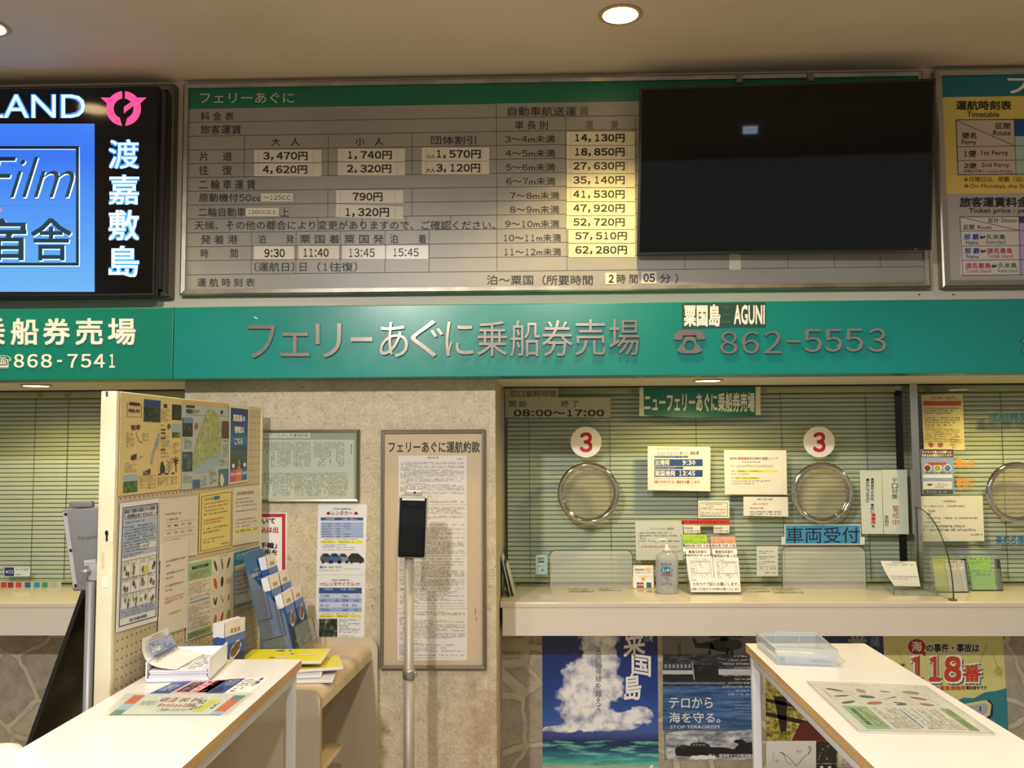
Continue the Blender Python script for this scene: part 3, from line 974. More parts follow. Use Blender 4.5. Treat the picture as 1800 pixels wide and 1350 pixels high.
def fascia_signs():
    mp = wallmap(SIGN_Y)
    z0, z1 = 1.915, 2.195
    xs = PY(305, 600, SIGN_Y).x
    def green(name, c1, c2):
        n = NT(name)
        return n.done(n.mix(n.ramp(n.noise(1.2, 3), [(0.4, 0.0), (0.65, 1.0)]), c1, c2), n.math('ADD', n.math('MULTIPLY', n.noise(18, 4), .1), .20), n.noise(120, 2), .02, .001)
    G1, G2 = green('green_sign_enamel', '#00837a', '#007b73'), green('older_green_sign_enamel', '#007c69', '#007462')
    root = empty('sign_fascia', ((xs + XR) / 2, SIGN_Y, z0), 'long green fascia sign with raised metal letters and telephone number', 'sign')
    b = MB(); b.rbox((xs, SIGN_Y, z0), (XR - xs, 0, 0), (0, -SIGN_Y - .001, 0), (0, 0, z1 - z0), .003, G1, 2, False); b.build('panel', root)
    STL = NT('brushed_steel_letter')
    SM = STL.done(STL.mix(STL.noise(40, 2), '#b3a79a', '#cfc4b6'), 0.16, metal=1.0)
    L = [('フ', 436, 571.7, 485, 630), ('ェ', 494.5, 585, 545, 627), ('リ', 555.7, 569, 601, 629), ('ー', 618, 593, 655.5, 601), ('あ', 668, 566.7, 718, 628.5), ('ぐ', 723, 562.7, 779.5, 628.5), ('に', 784, 566, 832.5, 626.5),
         ('乗', 839, 565, 892, 626.5), ('船', 897.5, 564, 949, 627.5), ('券', 952.5, 563.5, 1007, 627), ('売', 1011, 562, 1064, 625.5), ('場', 1070, 561.5, 1123.5, 625)]
    L += [('8', 1265, 583, 1295.5, 622.5), ('6', 1303.5, 582.5, 1333, 622), ('2', 1342, 582, 1372.5, 621.5), ('-', 1382, 598.5, 1405, 602.5), ('5', 1412, 579, 1443.5, 619.5), ('5', 1449, 578.5, 1478.5, 619), ('5', 1485, 578, 1515.5, 618.5), ('3', 1524, 577.5, 1555.5, 619)]
    for ch, a, c, d, e in L:
        q = MB(); q.text(mp, ch, a, c, d, e, SM, 0, 0.0, 3, .011, deep=.010)
        q.build('metal_letter', root)
    # handset over a dial telephone
    q = MB()
    def P(pts):
        pts3 = [mp(a, c, .011) for a, c in reversed(pts)]
        q.prism(pts3, Vector((0, .010, 0)), SM)
    hs = [(1183.5, 596), (1184, 589), (1190, 583.5), (1200, 580.5), (1222, 580), (1232, 582.5), (1238, 588), (1239, 595.5), (1237, 597.5), (1226, 597.5), (1224, 594), (1223, 590), (1200, 590.5), (1199, 594.5), (1197, 598), (1186, 598)]
    P(hs)
    cx, cy, r = 1211.5, 608, 9.0
    for k in range(16):
        a0, a1 = 2 * math.pi * k / 16, 2 * math.pi * (k + 1) / 16
        def outer(a):
            x, y = math.cos(a), math.sin(a)
            yy = max(-16.0, min(13.5, y * 40))
            half = 11 + (yy + 16) / 29.5 * 11.0
            t = min(half / abs(x) if abs(x) > 1e-4 else 1e9, (13.5 / y if y > 1e-4 else (16.0 / -y if y < -1e-4 else 1e9)))
            return cx + x * t, cy + y * t
        P([(cx + r * math.cos(a0), cy + r * math.sin(a0)), outer(a0), outer(a1), (cx + r * math.cos(a1), cy + r * math.sin(a1))])
    q.build('telephone_symbol', root)
    q = MB(); q.shape(mp, [(445.5, 557.5), (448, 556.5), (453, 559.5), (452, 561)], mat('#c8d8d0', .4), 0, .0005)
    q.build('chip_mark', root)
    b = MB(); mpq = mp
    b.slab(mpq, [(1199, 533), (1345.5, 531.5), (1345.5, 575.5), (1198.5, 577)], mat('#123f33', .45), .0012)
    WT = mat('#e6e3d8', .6)
    b.text(mpq, '粟国島', 1202, 535, 1266, 574, WT, 1, .04); b.text(mpq, '三', 1270, 539, 1285, 567, mat('#1d5a4a', .5), 1, .0); b.text(mpq, 'AGUNI', 1290, 536, 1344, 570.5, WT, 1, .035)
    b.build('sticker', None, 'dark green sticker with white island name on the fascia above the telephone number', 'sticker')
    # next sign's first stroke at the far end
    q = MB(); q.text(mp, '久', 1794, 578, 1850, 620, SM, 0, 0.0, 3, .011, deep=.010); q.build('metal_letter', root)
    x0 = XL
    r2 = empty('sign_fascia', ((xs + x0) / 2, SIGN_Y, z0), 'green fascia sign with white painted characters above the pegboard', 'sign')
    b = MB(); b.rbox((x0, SIGN_Y, z0), (xs - x0 - .002, 0, 0), (0, -SIGN_Y - .001, 0), (0, 0, z1 - z0), .003, G2, 2, False); b.build('panel', r2)
    WT = mat('#efe9dc', .5)
    for ch, a, d in (('乗', -36, 10), ('船', 20, 68.5), ('券', 76.5, 124), ('売', 133.5, 181.5), ('場', 190.5, 239)):
        q = MB(); q.text(mp, ch, a, 559.5, d, 606.5, WT, 0, .020, 3, .004, deep=.003); q.build('white_letter', r2)
    for ch, a, d in (('8', 25.5, 43), ('6', 49, 67), ('8', 73, 92), ('-', 101.5, 110), ('7', 119.5, 137.5), ('5', 143, 161), ('4', 166, 185), ('1', 193, 202.5)):
        q = MB(); q.text(mp, ch, a, 622.5 if ch != '-' else 633, d, 646.5 if ch != '-' else 636.5, WT, 0, .018, 3, .004, deep=.003); q.build('white_letter', r2)
    q = MB(); q.text(mp, '☎', -10, 625, 20, 647, WT, 0, .0, 3, .004, deep=.003); q.build('telephone_symbol', r2)


def tv_corners():
    """the television hangs turned and tipped towards the hall"""
    tl, tr, bl = PY(1125, 154.5, -0.165), PY(1645, 138, -0.210), PY(1120, 448, -0.085)
    return [tl, tr, on_plane(1637, 440, tl, (tr - tl).cross(bl - tl)), bl]


def exit_sign():
    """lit exit sign hanging in the hall behind the viewer; the dark television mirrors it"""
    cs = tv_corners()
    n = QuadMap(*cs).n
    d = ray(1319, 222).normalized()
    hit = on_plane(1319, 222, cs[0], n)
    r = d - 2 * d.dot(n) * n
    t = 3.3
    c = hit + r * t
    s = 25 / FPX * ((hit - EYE).length + t)
    root = empty('exit_sign', c, 'small lit white exit sign with a double arrow, mirrored in the dark television', 'sign')
    b = MB(); b.rbox(c + Vector((-s / 2, -.05, -s / 2)), (s, 0, 0), (0, .045, 0), (0, 0, s), .005, mat('#d9d9d6', .4)); b.tube([c + Vector((0, -.03, s / 2)), Vector((c.x, c.y - .03, CEIL_Z))], .008, mat('#d9d9d6', .4), 8); b.build('housing', root)
    m = QuadMap(c + Vector((s * .47, 0, s * .47)), c + Vector((-s * .47, 0, s * .47)), c + Vector((-s * .47, 0, -s * .47)), c + Vector((s * .47, 0, -s * .47)))
    b = MB(); b.rect(m, 0, 0, 1, 1, mat('#cfe0ff', .4, 0, 9.0), 1, 0)
    G_ = mat('#2b5f4c', .5)
    b.line(m, .15, .42, .85, .42, .07, G_, 2, 0)
    for x, q in ((.10, .25), (.90, .75)): b.shape(m, [(x, .42), (q, .30), (q, .54)], G_, 2, 0)
    b.text(m, '出口', .38, .66, .62, .82, G_, 2, 0, 1, 0)
    b.build('lit_face', root)


exit_sign()
fare_board(); wall_tv(); lit_screen(); timetable_board(); fascia_signs()
# ------------------------------------------------------------------ papers and things on the window glass
GM = wallmap(GLASS_Y)
RED, DRED, BLUE, YELLOW = mat('#c1272d', .6), mat('#a81f30', .6), mat('#1c3f86', .6), mat('#e6df3a', .6)
GREY = mat('#55545a', .7)
DIM = mat('#7c7a76', .7)


def poster(name, mp, quad, paper, label, cat, fn=None, group=None, t=0.0012):
    b = MB(); b.slab(mp, quad, paper, t)
    if fn:
        fn(b)
    return b.build(name, None, label, cat, group)


def window_papers():
    def hours(b):
        b.slab(GM, (888, 699, 1073, 734), FILM, .0009)
        b.text(GM, '窓口業務時間', 896, 686.5, 977, 698, INK, 2, 0, 1); b.text(GM, '開 始', 895, 704, 925.5, 716, INK, 2, 0, 1); b.text(GM, '終 了', 987, 704, 1017, 715.5, INK, 2, 0, 1)
        b.text(GM, '08：00～17：00', 903, 720, 1062, 732, INK, 2, .03, 2)
    poster('opening_hours_notice', GM, (888, 679, 981, 699), FILM, 'translucent opening-hours sheet high in the window corner, reading 08:00 to 17:00', 'notice', hours, t=.0009)
    tq = mat('#0e6b60', .45)
    wt = mat('#e5e6d8', .6)
    def banner(b):
        b.shape(GM, [(1131, 681.5), (1328, 679), (1328, 731), (1265, 733), (1215, 735), (1132, 730)], tq, 1)
        b.text(GM, 'ニューフェリーあぐに乗船券売場', 1132.5, 690, 1326.5, 724.5, wt, 2, .025, 2)
    poster('paper_banner', GM, [(1124, 681), (1336.5, 678), (1337, 729), (1123.5, 731.5)], mat('#d4d6c6', .5), 'teal paper banner with white ticket-office writing at the top of the glass', 'banner', banner)
    # two numbered discs
    for k, (cx, cy, r) in enumerate(((1030, 777, 27.2), (1439.5, 776.8, 27.5))):
        c = GM(cx, cy); R = (GM(cx + r, cy) - c).length
        b = MB(); pts = [c + Vector((R * math.cos(a), 0, R * math.sin(a))) for a in (2 * math.pi * q / 48 for q in range(48))]
        b.prism(pts, Vector((0, -.004, 0)), mat('#e9e7e6', .35))
        b.text(GM, '3', cx - 11, cy - 17, cx + 11, cy + 18, mat('#b3122e', .5), 0, .035, 4, .0045)
        b.build('number_disc', None, 'white round disc with red 3 ' + ('above the speaking ring beside the opening hours' if k == 0 else 'above the speaking ring over the blue sign'), 'sign', 'window number discs')
    pf = NT('perforated_film')
    # speaking rings
    for k, (cx, cy) in enumerate(((1034, 866.7), (1443.7, 866.3), (1785, 865.5))):
        c = GM(cx, cy); R = (GM(cx + 54.3, cy) - c).length
        root = empty('speaking_ring', c + Vector((0, -.012, -R)), 'round chrome speaking ring in the glass ' + ('under the number disc beside the opening hours', 'above the blue vehicle sign', 'beside the orange lettering')[k], 'speaking ring', 'chrome speaking rings')
        for yy, rr, rt in ((-.014, R - .0125, .0125), (-.004, R - .022, .006)):
            b = MB(); b.tube([c + Vector((rr * math.cos(a), yy, rr * math.sin(a))) for a in (2 * math.pi * q / 72 for q in range(72))], rt, CHROME, 12, True); b.build('ring' if yy < -.01 else 'inner_ring', root)
        b = MB()
        disc = clear_mat('speaking_disc', '#f0ede2', 0.03, 0.15, '#e9dcc6', .2) if k == 0 else bpy.data.materials['speaking_disc']
        b.face([c + Vector((-(R - .02) * math.cos(a), -.004, (R - .02) * math.sin(a))) for a in (2 * math.pi * q / 48 for q in range(48))], disc)
        hole = mat('#86826c', .7)
        st = .0125
        for i in range(-9, 10):
            for j in range(-9, 10):
                x, z = (i + (j % 2) * .5) * st, j * st * .87
                if math.hypot(x, z) < R - .026:
                    b.face([c + Vector((x - q * math.cos(a), -.0045, z + q * math.sin(a))) for q in (.0013,) for a in (0, 1.047, 2.094, 3.1416, 4.189, 5.236)], hole)
        b.build('perforated_disc', root)
    def tt(b):
        b.text(GM, 'New Ferry Aguni Timetable', 1155, 788, 1194.5, 791, INK, 2, 0, 1); b.text(GM, 'ニューフェリーあぐに 時刻表', 1155.5, 793.3, 1229, 800, INK, 2, .012, 1)
        for x1, y0, y1 in ((1209, 801.3, 805), (1235, 807.2, 819.5), (1201, 820.4, 824.6), (1235, 826, 838.2)):
            b.rect(GM, 1150, y0, x1, y1, BLUE, 1)
        W = mat('#e9ead8', .6)
        b.text(GM, '泊港発', 1151, 808.3, 1177, 818, W, 2, .02, 1); b.text(GM, '9:30', 1199.5, 808.5, 1222.5, 817.5, W, 2, .03, 1)
        b.text(GM, '粟国港発', 1151, 827.3, 1187, 837, W, 2, .02, 1); b.text(GM, '13:45', 1194, 827.5, 1222, 836.5, W, 2, .03, 1)
        b.text(GM, 'Departure from Tomari Port', 1151, 802.2, 1188, 804.4, W, 2, 0, 0); b.text(GM, '9：30a.m.', 1192, 802.2, 1207, 804.4, W, 2, 0, 0); b.text(GM, 'Departure from Aguni Port', 1151, 821.2, 1187, 823.8, W, 2, 0, 0)
        b.text(GM, 'Please be on board by 9:10a.m. (Tomari Port)', 1149.5, 839.3, 1222.5, 843, INK, 2, 0, 0); b.text(GM, '5時15分までには、乗船をお願いします。', 1149.5, 844.3, 1231, 850, RED, 2, .015, 1)
    poster('departure_time_notice', GM, [(1138.5, 784), (1248.5, 785.5), (1248.5, 863.5), (1138.5, 861.5)], PAPER, 'white departure-time sheet with two blue bars reading 9:30 and 13:45', 'notice', tt)
    def n1(b):
        b.text(GM, '島民割引', 1283, 803.5, 1297, 808.3, INK, 2, 0, 0); b.text(GM, '粟国島', 1297.5, 803.5, 1312, 808.3, RED, 2, .01, 0); b.text(GM, '車両往復割引運賃について', 1312.5, 803.5, 1367, 808.3, INK, 2, 0, 0)
        b.greek(GM, 1304, 810.5, 1348, 814, 1, GREY, ch=1.7)
        b.greek(GM, 1283, 817, 1360, 821.5, 2, GREY, ch=1.6)
        b.rect(GM, 1296, 826.5, 1366, 830, YELLOW, 1); b.greek(GM, 1285, 826.5, 1366, 830, 1, GREY, 3, ch=1.7); b.greek(GM, 1285, 831.5, 1364, 835, 1, mat('#8f3b32', .6), ch=1.6)
        b.rect(GM, 1294, 838.5, 1336, 842, YELLOW, 1); b.greek(GM, 1285, 838.5, 1336, 842, 1, GREY, 3, ch=1.7); b.greek(GM, 1285, 843.5, 1356, 852, 2, mat('#8f5b52', .6), ch=1.6)
    poster('discount_notice', GM, [(1272.5, 791), (1382, 791.5), (1383.5, 869.5), (1274, 869)], PAPER, 'white discount notice with two yellow-marked lines above the small slip', 'notice', n1)
    def n2(b):
        b.frame(GM, 1229.5, 883.5, 1279, 908, .7, INK, 1); b.greek(GM, 1232, 885, 1270, 888, 1, INK, ch=1.8); b.greek(GM, 1232, 889, 1277, 907, 7, INK, ch=1.4, indent=.1)
    poster('rules_slip', GM, (1227, 880, 1282, 910.7), PAPER, 'small black-bordered rules slip above the red strip', 'notice', n2)
    def n3(b):
        b.text(GM, '車両をご利用のお客様へ', 1331, 875.5, 1360, 879.5, GREY, 2, 0, 0)
        r = mat('#a4433f', .6)
        b.greek(GM, 1321, 883.5, 1374, 888, 1, r, ch=2.2); b.greek(GM, 1318, 891, 1360, 895.5, 1, r, ch=2.2); b.greek(GM, 1318, 897.5, 1376, 906, 2, INK, ch=2.0)
    poster('red_text_slip', GM, [(1306.7, 873), (1384.5, 873.5), (1385.5, 908), (1306.7, 906.5)], PAPER, 'white slip with red lines under the discount notice', 'notice', n3)
    def n4(b):
        b.text(GM, '「ニューフェリーあぐに」運航時刻', 1142, 927.5, 1184, 931.5, INK, 2, 0, 0)
        for y in (934.5, 939.5, 949, 953.5):
            b.ell(GM, 1122, y + 2, .7, .7, INK, 2, seg=8); b.greek(GM, 1124.5, y, 1196, y + 4.2, 1, INK, ch=2.0)
        b.greek(GM, 1124.5, 944, 1135, 948, 1, INK, ch=2); b.greek(GM, 1121, 958.5, 1198, 963, 1, RED, ch=2.0); b.greek(GM, 1180, 967, 1199, 971.5, 1, INK, ch=2.0)
    poster('passenger_notice', GM, [(1116.5, 916.5), (1200, 917), (1201, 984.5), (1118, 984.5)], mat('#ccd2c6', .5), 'pale notice sheet on the glass behind the hand sanitizer bottle', 'notice', n4)
    def n5(b):
        for k, y in enumerate((967.5, 977, 986)):
            b.greek(GM, 1333, y, 1364, y + 3.2, 1, INK, ch=1.9, short=.9); b.greek(GM, 1334, y + 3.6, 1348, y + 6.6, 1, INK, ch=1.9)
        b.greek(GM, 1335, 994.5, 1364, 1001.5, 2, RED, ch=1.8); b.greek(GM, 1344, 1005, 1364, 1008.5, 1, INK, ch=1.8, short=.95)
    poster('small_notice', GM, (1330, 960, 1367.5, 1012.5), mat('#d3d8cd', .5), 'small pale notice with three short paragraphs below the blue sign', 'notice', n5)
    b = MB(); b.slab(GM, (1198, 914, 1283, 921.5), mat('#cf3328', .5)); b.text(GM, '必ず、乗船名簿をお一人1枚お書きください', 1200, 915.5, 1277, 920, mat('#3a0d0d', .6), 1, 0, 0)
    b.build('red_strip', None, 'narrow red paper strip on the glass above the form holder', 'notice')
    for k, (a, c) in enumerate(((1202.6, 1231), (1254.5, 1282))):
        def tg(b):
            b.text(GM, '乗船名簿', a + 1.5, 926.5, a + 15, 930, INK, 2, 0, 0); b.text(GM, '（1人1枚づつ名）', a + 1, 931.5, c - 1, 935.5, INK, 2, 0, 0)
        poster('white_tag', GM, (a, 923.5, c, 937), mat('#ece9df', .6), 'small white tag under the red strip, above the %s card' % ('lime green', 'salmon pink')[k], 'tag', tg, 'white tags under the red strip')
    b = MB(); b.slab(GM, (1373.5, 943.5, 1520, 957.5), mat('#d7dbd6', .5), .0008); b.slab(GM, [(1378.5, 922.5), (1512.5, 922), (1513, 956.5), (1379, 957)], mat('#d9dcd8', .5), .0012); b.rect(GM, 1380.5, 923.5, 1511.5, 955.5, mat('#3f8fc0', .5), 1)
    b.text(GM, '車両受付', 1382, 926.5, 1510.5, 954.5, mat('#101b2e', .6), 2, .004, 2)
    b.build('vehicle_desk_sign', None, 'bright blue paper sign with large black vehicle-desk characters', 'sign')
    SH = mat('#c9d2cd', .45)
    def v1(b):
        b.vtext(GM, '車両受付の方は、車内に', 1530.5, 840, 1536, 902, INK, 2, .02, 1); b.vtext(GM, '貴重品', 1531, 902, 1539, 921, RED, 2, .03, 1); b.vtext(GM, 'を', 1532, 922, 1538, 928, INK, 2, .02, 1)
        b.vtext(GM, '置かないでください', 1522, 841, 1528, 884, INK, 2, .02, 1)
    poster('valuables_notice', GM, [(1511, 827), (1549.5, 827), (1552.5, 938.5), (1515, 938.5)], SH, 'narrow upright sheet about valuables, beside the terror-alert sheet', 'notice', v1)
    def v2(b):
        b.vtext(GM, 'テロ対策', 1567.5, 840, 1577.5, 878, INK, 2, 0, 1); b.vtext(GM, '警戒中', 1568.5, 888, 1580, 924, mat('#a65a4c', .6), 2, 0, 1); b.vtext(GM, '粟国村', 1555, 906, 1561.5, 926, INK, 2, 0, 1)
    poster('terror_alert_notice', GM, [(1550, 826), (1594, 825.5), (1597.5, 939), (1553.5, 938.5)], SH, 'upright terror-alert sheet with red characters, overlapping the window post', 'notice', v2)
    # contactless card sticker
    b = MB(); b.slab(GM, (941.5, 975.6, 962, 1009.6), mat('#a9cdd3', .35))
    for i, m_ in enumerate(('#1a2f5c', '#6d2535', '#1f5137')):
        b.rect(GM, 945.8 + i * 3.7, 980.5, 949.2 + i * 3.7, 989, mat(m_, .5), 1)
    b.text(GM, 'JCB', 946.2, 982.5, 956.5, 987, mat('#dfe7ea', .5), 2, .02, 1)
    b.greek(GM, 944.5, 993.5, 960, 996.5, 1, GREY, ch=1.6)
    for r in (2.2, 3.6, 5.0):
        b.path(GM, [(950 + r * math.cos(a), 1002 + r * .8 * math.sin(a)) for a in (-.8, -.4, 0, .4, .8)], .8, GREY, 2)
    b.build('card_payment_sticker', None, 'small pale blue contactless payment sticker low on the glass', 'sticker')
    # window beyond the post
    def r1(b):
        b.greek(GM, 1625, 696, 1688, 702, 1, mat('#7a3a2e', .6), ch=4, short=.9); b.rect(GM, 1623, 705, 1689, 713, mat('#b04a3c', .5), 1)
        b.greek(GM, 1626, 716, 1688, 778, 15, mat('#6e6440', .7), ch=1.9, short=.5)
        for x in (1636.5, 1653): b.ell(GM, x, 782, 4.5, 4, mat('#9a4a3a', .5), 2, wob=.25)
        b.greek(GM, 1670, 771, 1692, 789, 4, mat('#6e6440', .7), ch=1.9)
    poster('red_headed_notice', GM, [(1619, 694), (1692, 692), (1695.5, 791), (1624, 791)], mat('#c9bf8d', .5), 'yellowed notice with a red heading bar high on the glass beyond the post', 'notice', r1)
    def r2(b):
        b.rect(GM, 1619, 791, 1675.5, 804, mat('#4a2f55', .5), 1); b.text(GM, 'サツマイモ等の九州等への', 1620.5, 792.3, 1672, 797.3, mat('#f0e6c9', .6), 2, .02, 1); b.text(GM, '持ち込みが規制されています!', 1620.5, 798, 1673, 803, mat('#f0e6c9', .6), 2, .02, 1)
        b.rect(GM, 1632, 813, 1663, 817, mat('#b8372f', .5), 1); b.rect(GM, 1622, 834, 1674, 840, mat('#d9dde3', .5), 1)
        for x, m_ in ((1630, '#7a3226'), (1648, '#a39a34'), (1665.5, '#3f77a8')): b.ell(GM, x, 823, 7, 7, mat('#d8d8d0', .5), 1); b.ell(GM, x, 823, 5.5, 5.5, mat(m_, .5), 2, wob=.15)
        b.greek(GM, 1622, 828.5, 1674, 833, 1, INK, 2, ch=2.6); b.rect(GM, 1622.5, 846, 1673, 859.5, mat('#d5d6d2', .5), 1); b.ell(GM, 1634, 852, 5, 2, mat('#7c4a2c', .5), 2); b.greek(GM, 1643, 848, 1671, 858, 3, DIM, 2, ch=2)
        b.rect(GM, 1623, 861, 1675, 868, mat('#4b4a55', .5), 1); b.greek(GM, 1628, 862.5, 1668, 866.5, 1, mat('#d5d6d2', .5), 2, ch=3)
    poster('sweet_potato_flyer', GM, [(1617.5, 790), (1676, 790), (1677, 868.5), (1621, 869)], mat('#8a9cc2', .45), 'blue and purple flyer with three round pictures under the red-headed notice', 'flyer', r2)
    def r3(b):
        b.text(GM, 'お客様各位', 1658, 879, 1680, 883, INK, 2, 0, 0)
        b.greek(GM, 1625, 887.5, 1700, 892, 1, INK, ch=2.6, short=.95); b.greek(GM, 1630, 895, 1645, 906.5, 2, INK, ch=2.4)
        b.greek(GM, 1630, 908.5, 1720, 913, 1, INK, ch=2.6, short=.95); b.greek(GM, 1622, 916, 1655, 920, 1, INK, ch=2.4); b.greek(GM, 1622, 922, 1722, 934.5, 2, INK, ch=2.4); b.greek(GM, 1706, 937.5, 1727, 942, 1, INK, ch=2.6, short=.95)
    poster('passenger_guidance_notice', GM, [(1614, 872), (1727, 871), (1730, 951), (1615.5, 952)], mat('#d9d8c6', .5), 'white guidance sheet on the glass behind the curved clear divider', 'notice', r3)
    for nm, txt, box, c_, lab in (('glass_lettering', '乗船券発売', (1737, 725.5, 1828, 742.5), '#1f5578', 'blue ticket lettering fixed on the glass beside the red-headed notice'), ('glass_lettering', '購入は', (1680.5, 805.5, 1712.5, 822), '#dd8f14', 'orange three-character lettering on the glass, upper line'),
                              ('glass_lettering', '事前に', (1680.5, 839.5, 1713, 856.5), '#dd8f14', 'orange three-character lettering on the glass, lower line beside the ring'), ('glass_lettering', '乗船名簿もご記入', (1750.5, 942, 1850, 957), '#256a8e', 'blue lettering on the glass under the third speaking ring')):
        b = MB(); b.text(GM, txt, *box, mat(c_, .5), 0, .03, 2, .0008); b.build(nm, None, lab, 'lettering')
    # stickers on the glass behind the left counter
    b = MB(); b.slab(GM, (8, 997, 53, 1013), mat('#c9d4dc', .4)); b.rect(GM, 8.5, 997.5, 25, 1012.5, mat('#1f2f63', .4), 1); b.text(GM, 'タッチ決済', 28, 999, 50, 1003, INK, 1, 0, 0); b.greek(GM, 28, 1005, 51, 1011, 2, INK, ch=3)
    b.path(GM, [(11, 1005), (14, 1005)], 4, mat('#c9d4dc', .4), 2); b.frame(GM, 16, 1002.5, 23, 1007.5, .8, mat('#c9d4dc', .4), 2)
    b.build('payment_sticker', None, 'blue and white touch payment sticker on the glass behind the grey terminal', 'sticker')
    b = MB(); b.slab(GM, (-20, 1022, 108, 1035), mat('#aeb5a2', .4))
    for x, m_ in ((-14, '#2a4a8e'), (2, '#b33b36'), (14, '#8e2a3d'), (28, '#b8433a'), (44, '#1f5c86'), (60, '#1f87b0'), (74, '#3f8a66'), (90, '#a8a8a0')):
        b.rect(GM, x, 1023.5, x + 10, 1033, mat(m_, .5), 1)
    b.build('card_logo_strip', None, 'strip of small coloured card emblems along the bottom of the glass', 'sticker')


def counter_things():
    def cz(px, py):
        return PZ(px, py, COUNTER_Z)
    # clear hatch covers standing on the counter against the glass
    for k, (xa, xb, yt) in enumerate(((966, 1112, 967), (1375, 1522, 961))):
        yb = GLASS_Y - .05
        A, B_ = PY(xa, 1000, yb).x, PY(xb, 1000, yb).x
        zt = PY((xa + xb) / 2, yt, yb).z
        root = empty('hatch_cover', ((A + B_) / 2, yb, COUNTER_Z), 'clear acrylic cover over the money hatch ' + ('beside the payment sticker' if k == 0 else 'below the blue vehicle sign'), 'cover', 'hatch covers')
        r = .03
        out = [Vector((A, yb, COUNTER_Z + .001))] + [Vector((A + r - r * math.cos(q), yb, zt - r + r * math.sin(q))) for q in (i * math.pi / 12 for i in range(7))] + [Vector((B_ - r + r * math.sin(q), yb, zt - r + r * math.cos(q))) for q in (i * math.pi / 12 for i in range(7))] + [Vector((B_, yb, COUNTER_Z + .001))]
        b = MB(); b.face(out[::-1], clear_mat('hatch_front', '#f6f8f6', .05, .30, '#f6f7f2') if k == 0 else bpy.data.materials['hatch_front'])
        for p, q in zip(out, out[1:]):
            b.face([p, q, q + Vector((0, .045, 0)), p + Vector((0, .045, 0))], ACRYL)
        b.build('cover', root)
        b = MB(); b.tube(out, .0016, ACEDGE, 6); b.build('edge', root)
    # payment card stand
    b = MB(); p0 = PY(1112, 1032, GLASS_Y - .06); p1 = PY(1149.5, 994, GLASS_Y - .06)
    z0 = COUNTER_Z + .0005
    tl, tr = Vector((p0.x, p0.y + .02, p1.z)), Vector((p1.x, p0.y + .02, p1.z)); bl, br = Vector((p0.x, p0.y, z0)), Vector((p1.x, p0.y, z0))
    mp = QuadMap(tl, tr, br, bl)
    b.slab(mp, (0, 0, 1, 1), mat('#d8a91f', .5), .0015); b.rect(mp, .04, .04, .96, .96, mat('#efece4', .5), 1)
    b.text(mp, 'MIRAIRO', .12, .15, .62, .25, INK, 2, .02, 1); b.text(mp, 'ID', .66, .12, .9, .26, mat('#d8951f', .5), 2, .02, 1); b.text(mp, 'ご利用いただけます', .14, .29, .88, .36, INK, 2, 0, 0)
    for q in range(-2, 3):
        b.line(mp, .5 + q * .06, .56, .5 + q * .12, .46, .02, mat('#d8a91f', .5), 2)
    b.ell(mp, .5, .60, .08, .075, mat('#d8a91f', .5), 2)
    for i, m_ in enumerate(('#1a2f6c', '#a82535', '#1f6137')):
        b.rect(mp, .2 + i * .105, .74, .3 + i * .105, .96, mat(m_, .5), 2)
    b.text(mp, 'JCB', .22, .8, .49, .9, mat('#efece4', .5), 3, .02, 1)
    b.rect(mp, .64, .74, .87, .96, mat('#1f6a94', .5), 2)
    b.face([tl, tr, tr + Vector((0, .012, z0 - tr.z)), tl + Vector((0, .012, z0 - tl.z))], mat('#efece4', .6))
    b.build('payment_card_stand', None, 'small yellow-bordered payment card standing on the counter beside the sanitizer', 'card')
    # sanitizer
    c = cz(1173, 1043)
    w = 39.0 / FPX * 4.12 / 2
    root = empty('hand_sanitizer', c, 'translucent pump bottle of hand sanitizer on the counter', 'bottle')
    h = PY(1173, 969, c.y).z - COUNTER_Z
    b = MB(); b.lathe([(w * .9, 0.0005), (w, .006), (w, h * .80), (w * .9, h * .9), (w * .55, h * .97), (w * .33, h)], c, clear_mat('bottle_plastic', '#e8ecef', .05, .62, '#c6cacd'), 32, 1, .62); b.build('bottle', root)
    b = MB(); b.lathe([(w * .36, h - .002), (w * .36, h + .012), (w * .16, h + .016), (w * .14, h + .032)], c, mat('#dcdedc', .4), 20); b.build('collar', root)
    ht = PY(1173, 949, c.y).z - COUNTER_Z
    b = MB(); b.tube([c + Vector((0, 0, h + .03)), c + Vector((0, 0, ht - .004)), c + Vector((-.004, 0, ht)), c + Vector((-.03, 0, ht + .001)), c + Vector((-.042, -.004, ht - .003)), c + Vector((-.046, -.005, ht - .014))], [.004, .004, .0055, .005, .004, .003], mat('#dcdedc', .4), 10); b.build('pump_nozzle', root)
    fm = wallmap(c.y - w * .62 - .001)
    b = MB()
    b.ell(fm, 1171.5, 1002.5, 10.5, 6, mat('#1f6f9e', .5), 1, wob=.06); b.text(fm, 'Refresh', 1161.5, 988.5, 1180, 994.5, mat('#2c4f8e', .5), 2, 0, 1, shear=.3); b.text(fm, 'スッキリ', 1163.5, 999, 1180, 1006, mat('#e6eef2', .5), 3, .02, 1)
    b.text(fm, '手指消毒用', 1161, 1008.5, 1181, 1013, RED, 2, .015, 1); b.path(fm, [(1168, 1017), (1173, 1015), (1176, 1020), (1170, 1021)], .8, GREY, 2); b.greek(fm, 1161, 1023, 1182, 1029, 2, mat('#3c5a9a', .6), 2, ch=2)
    b.build('label', root)
    # acrylic form holder
    by = cz(1256, 1044).y
    hm0 = PY(1213, 1044, by); hm1 = PY(1300, 1044, by)
    zb = COUNTER_Z + .001
    lean = .10
    zt = PY(1245, 940, by + lean).z
    BL, BR = Vector((hm0.x, by, zb)), Vector((hm1.x, by, zb))
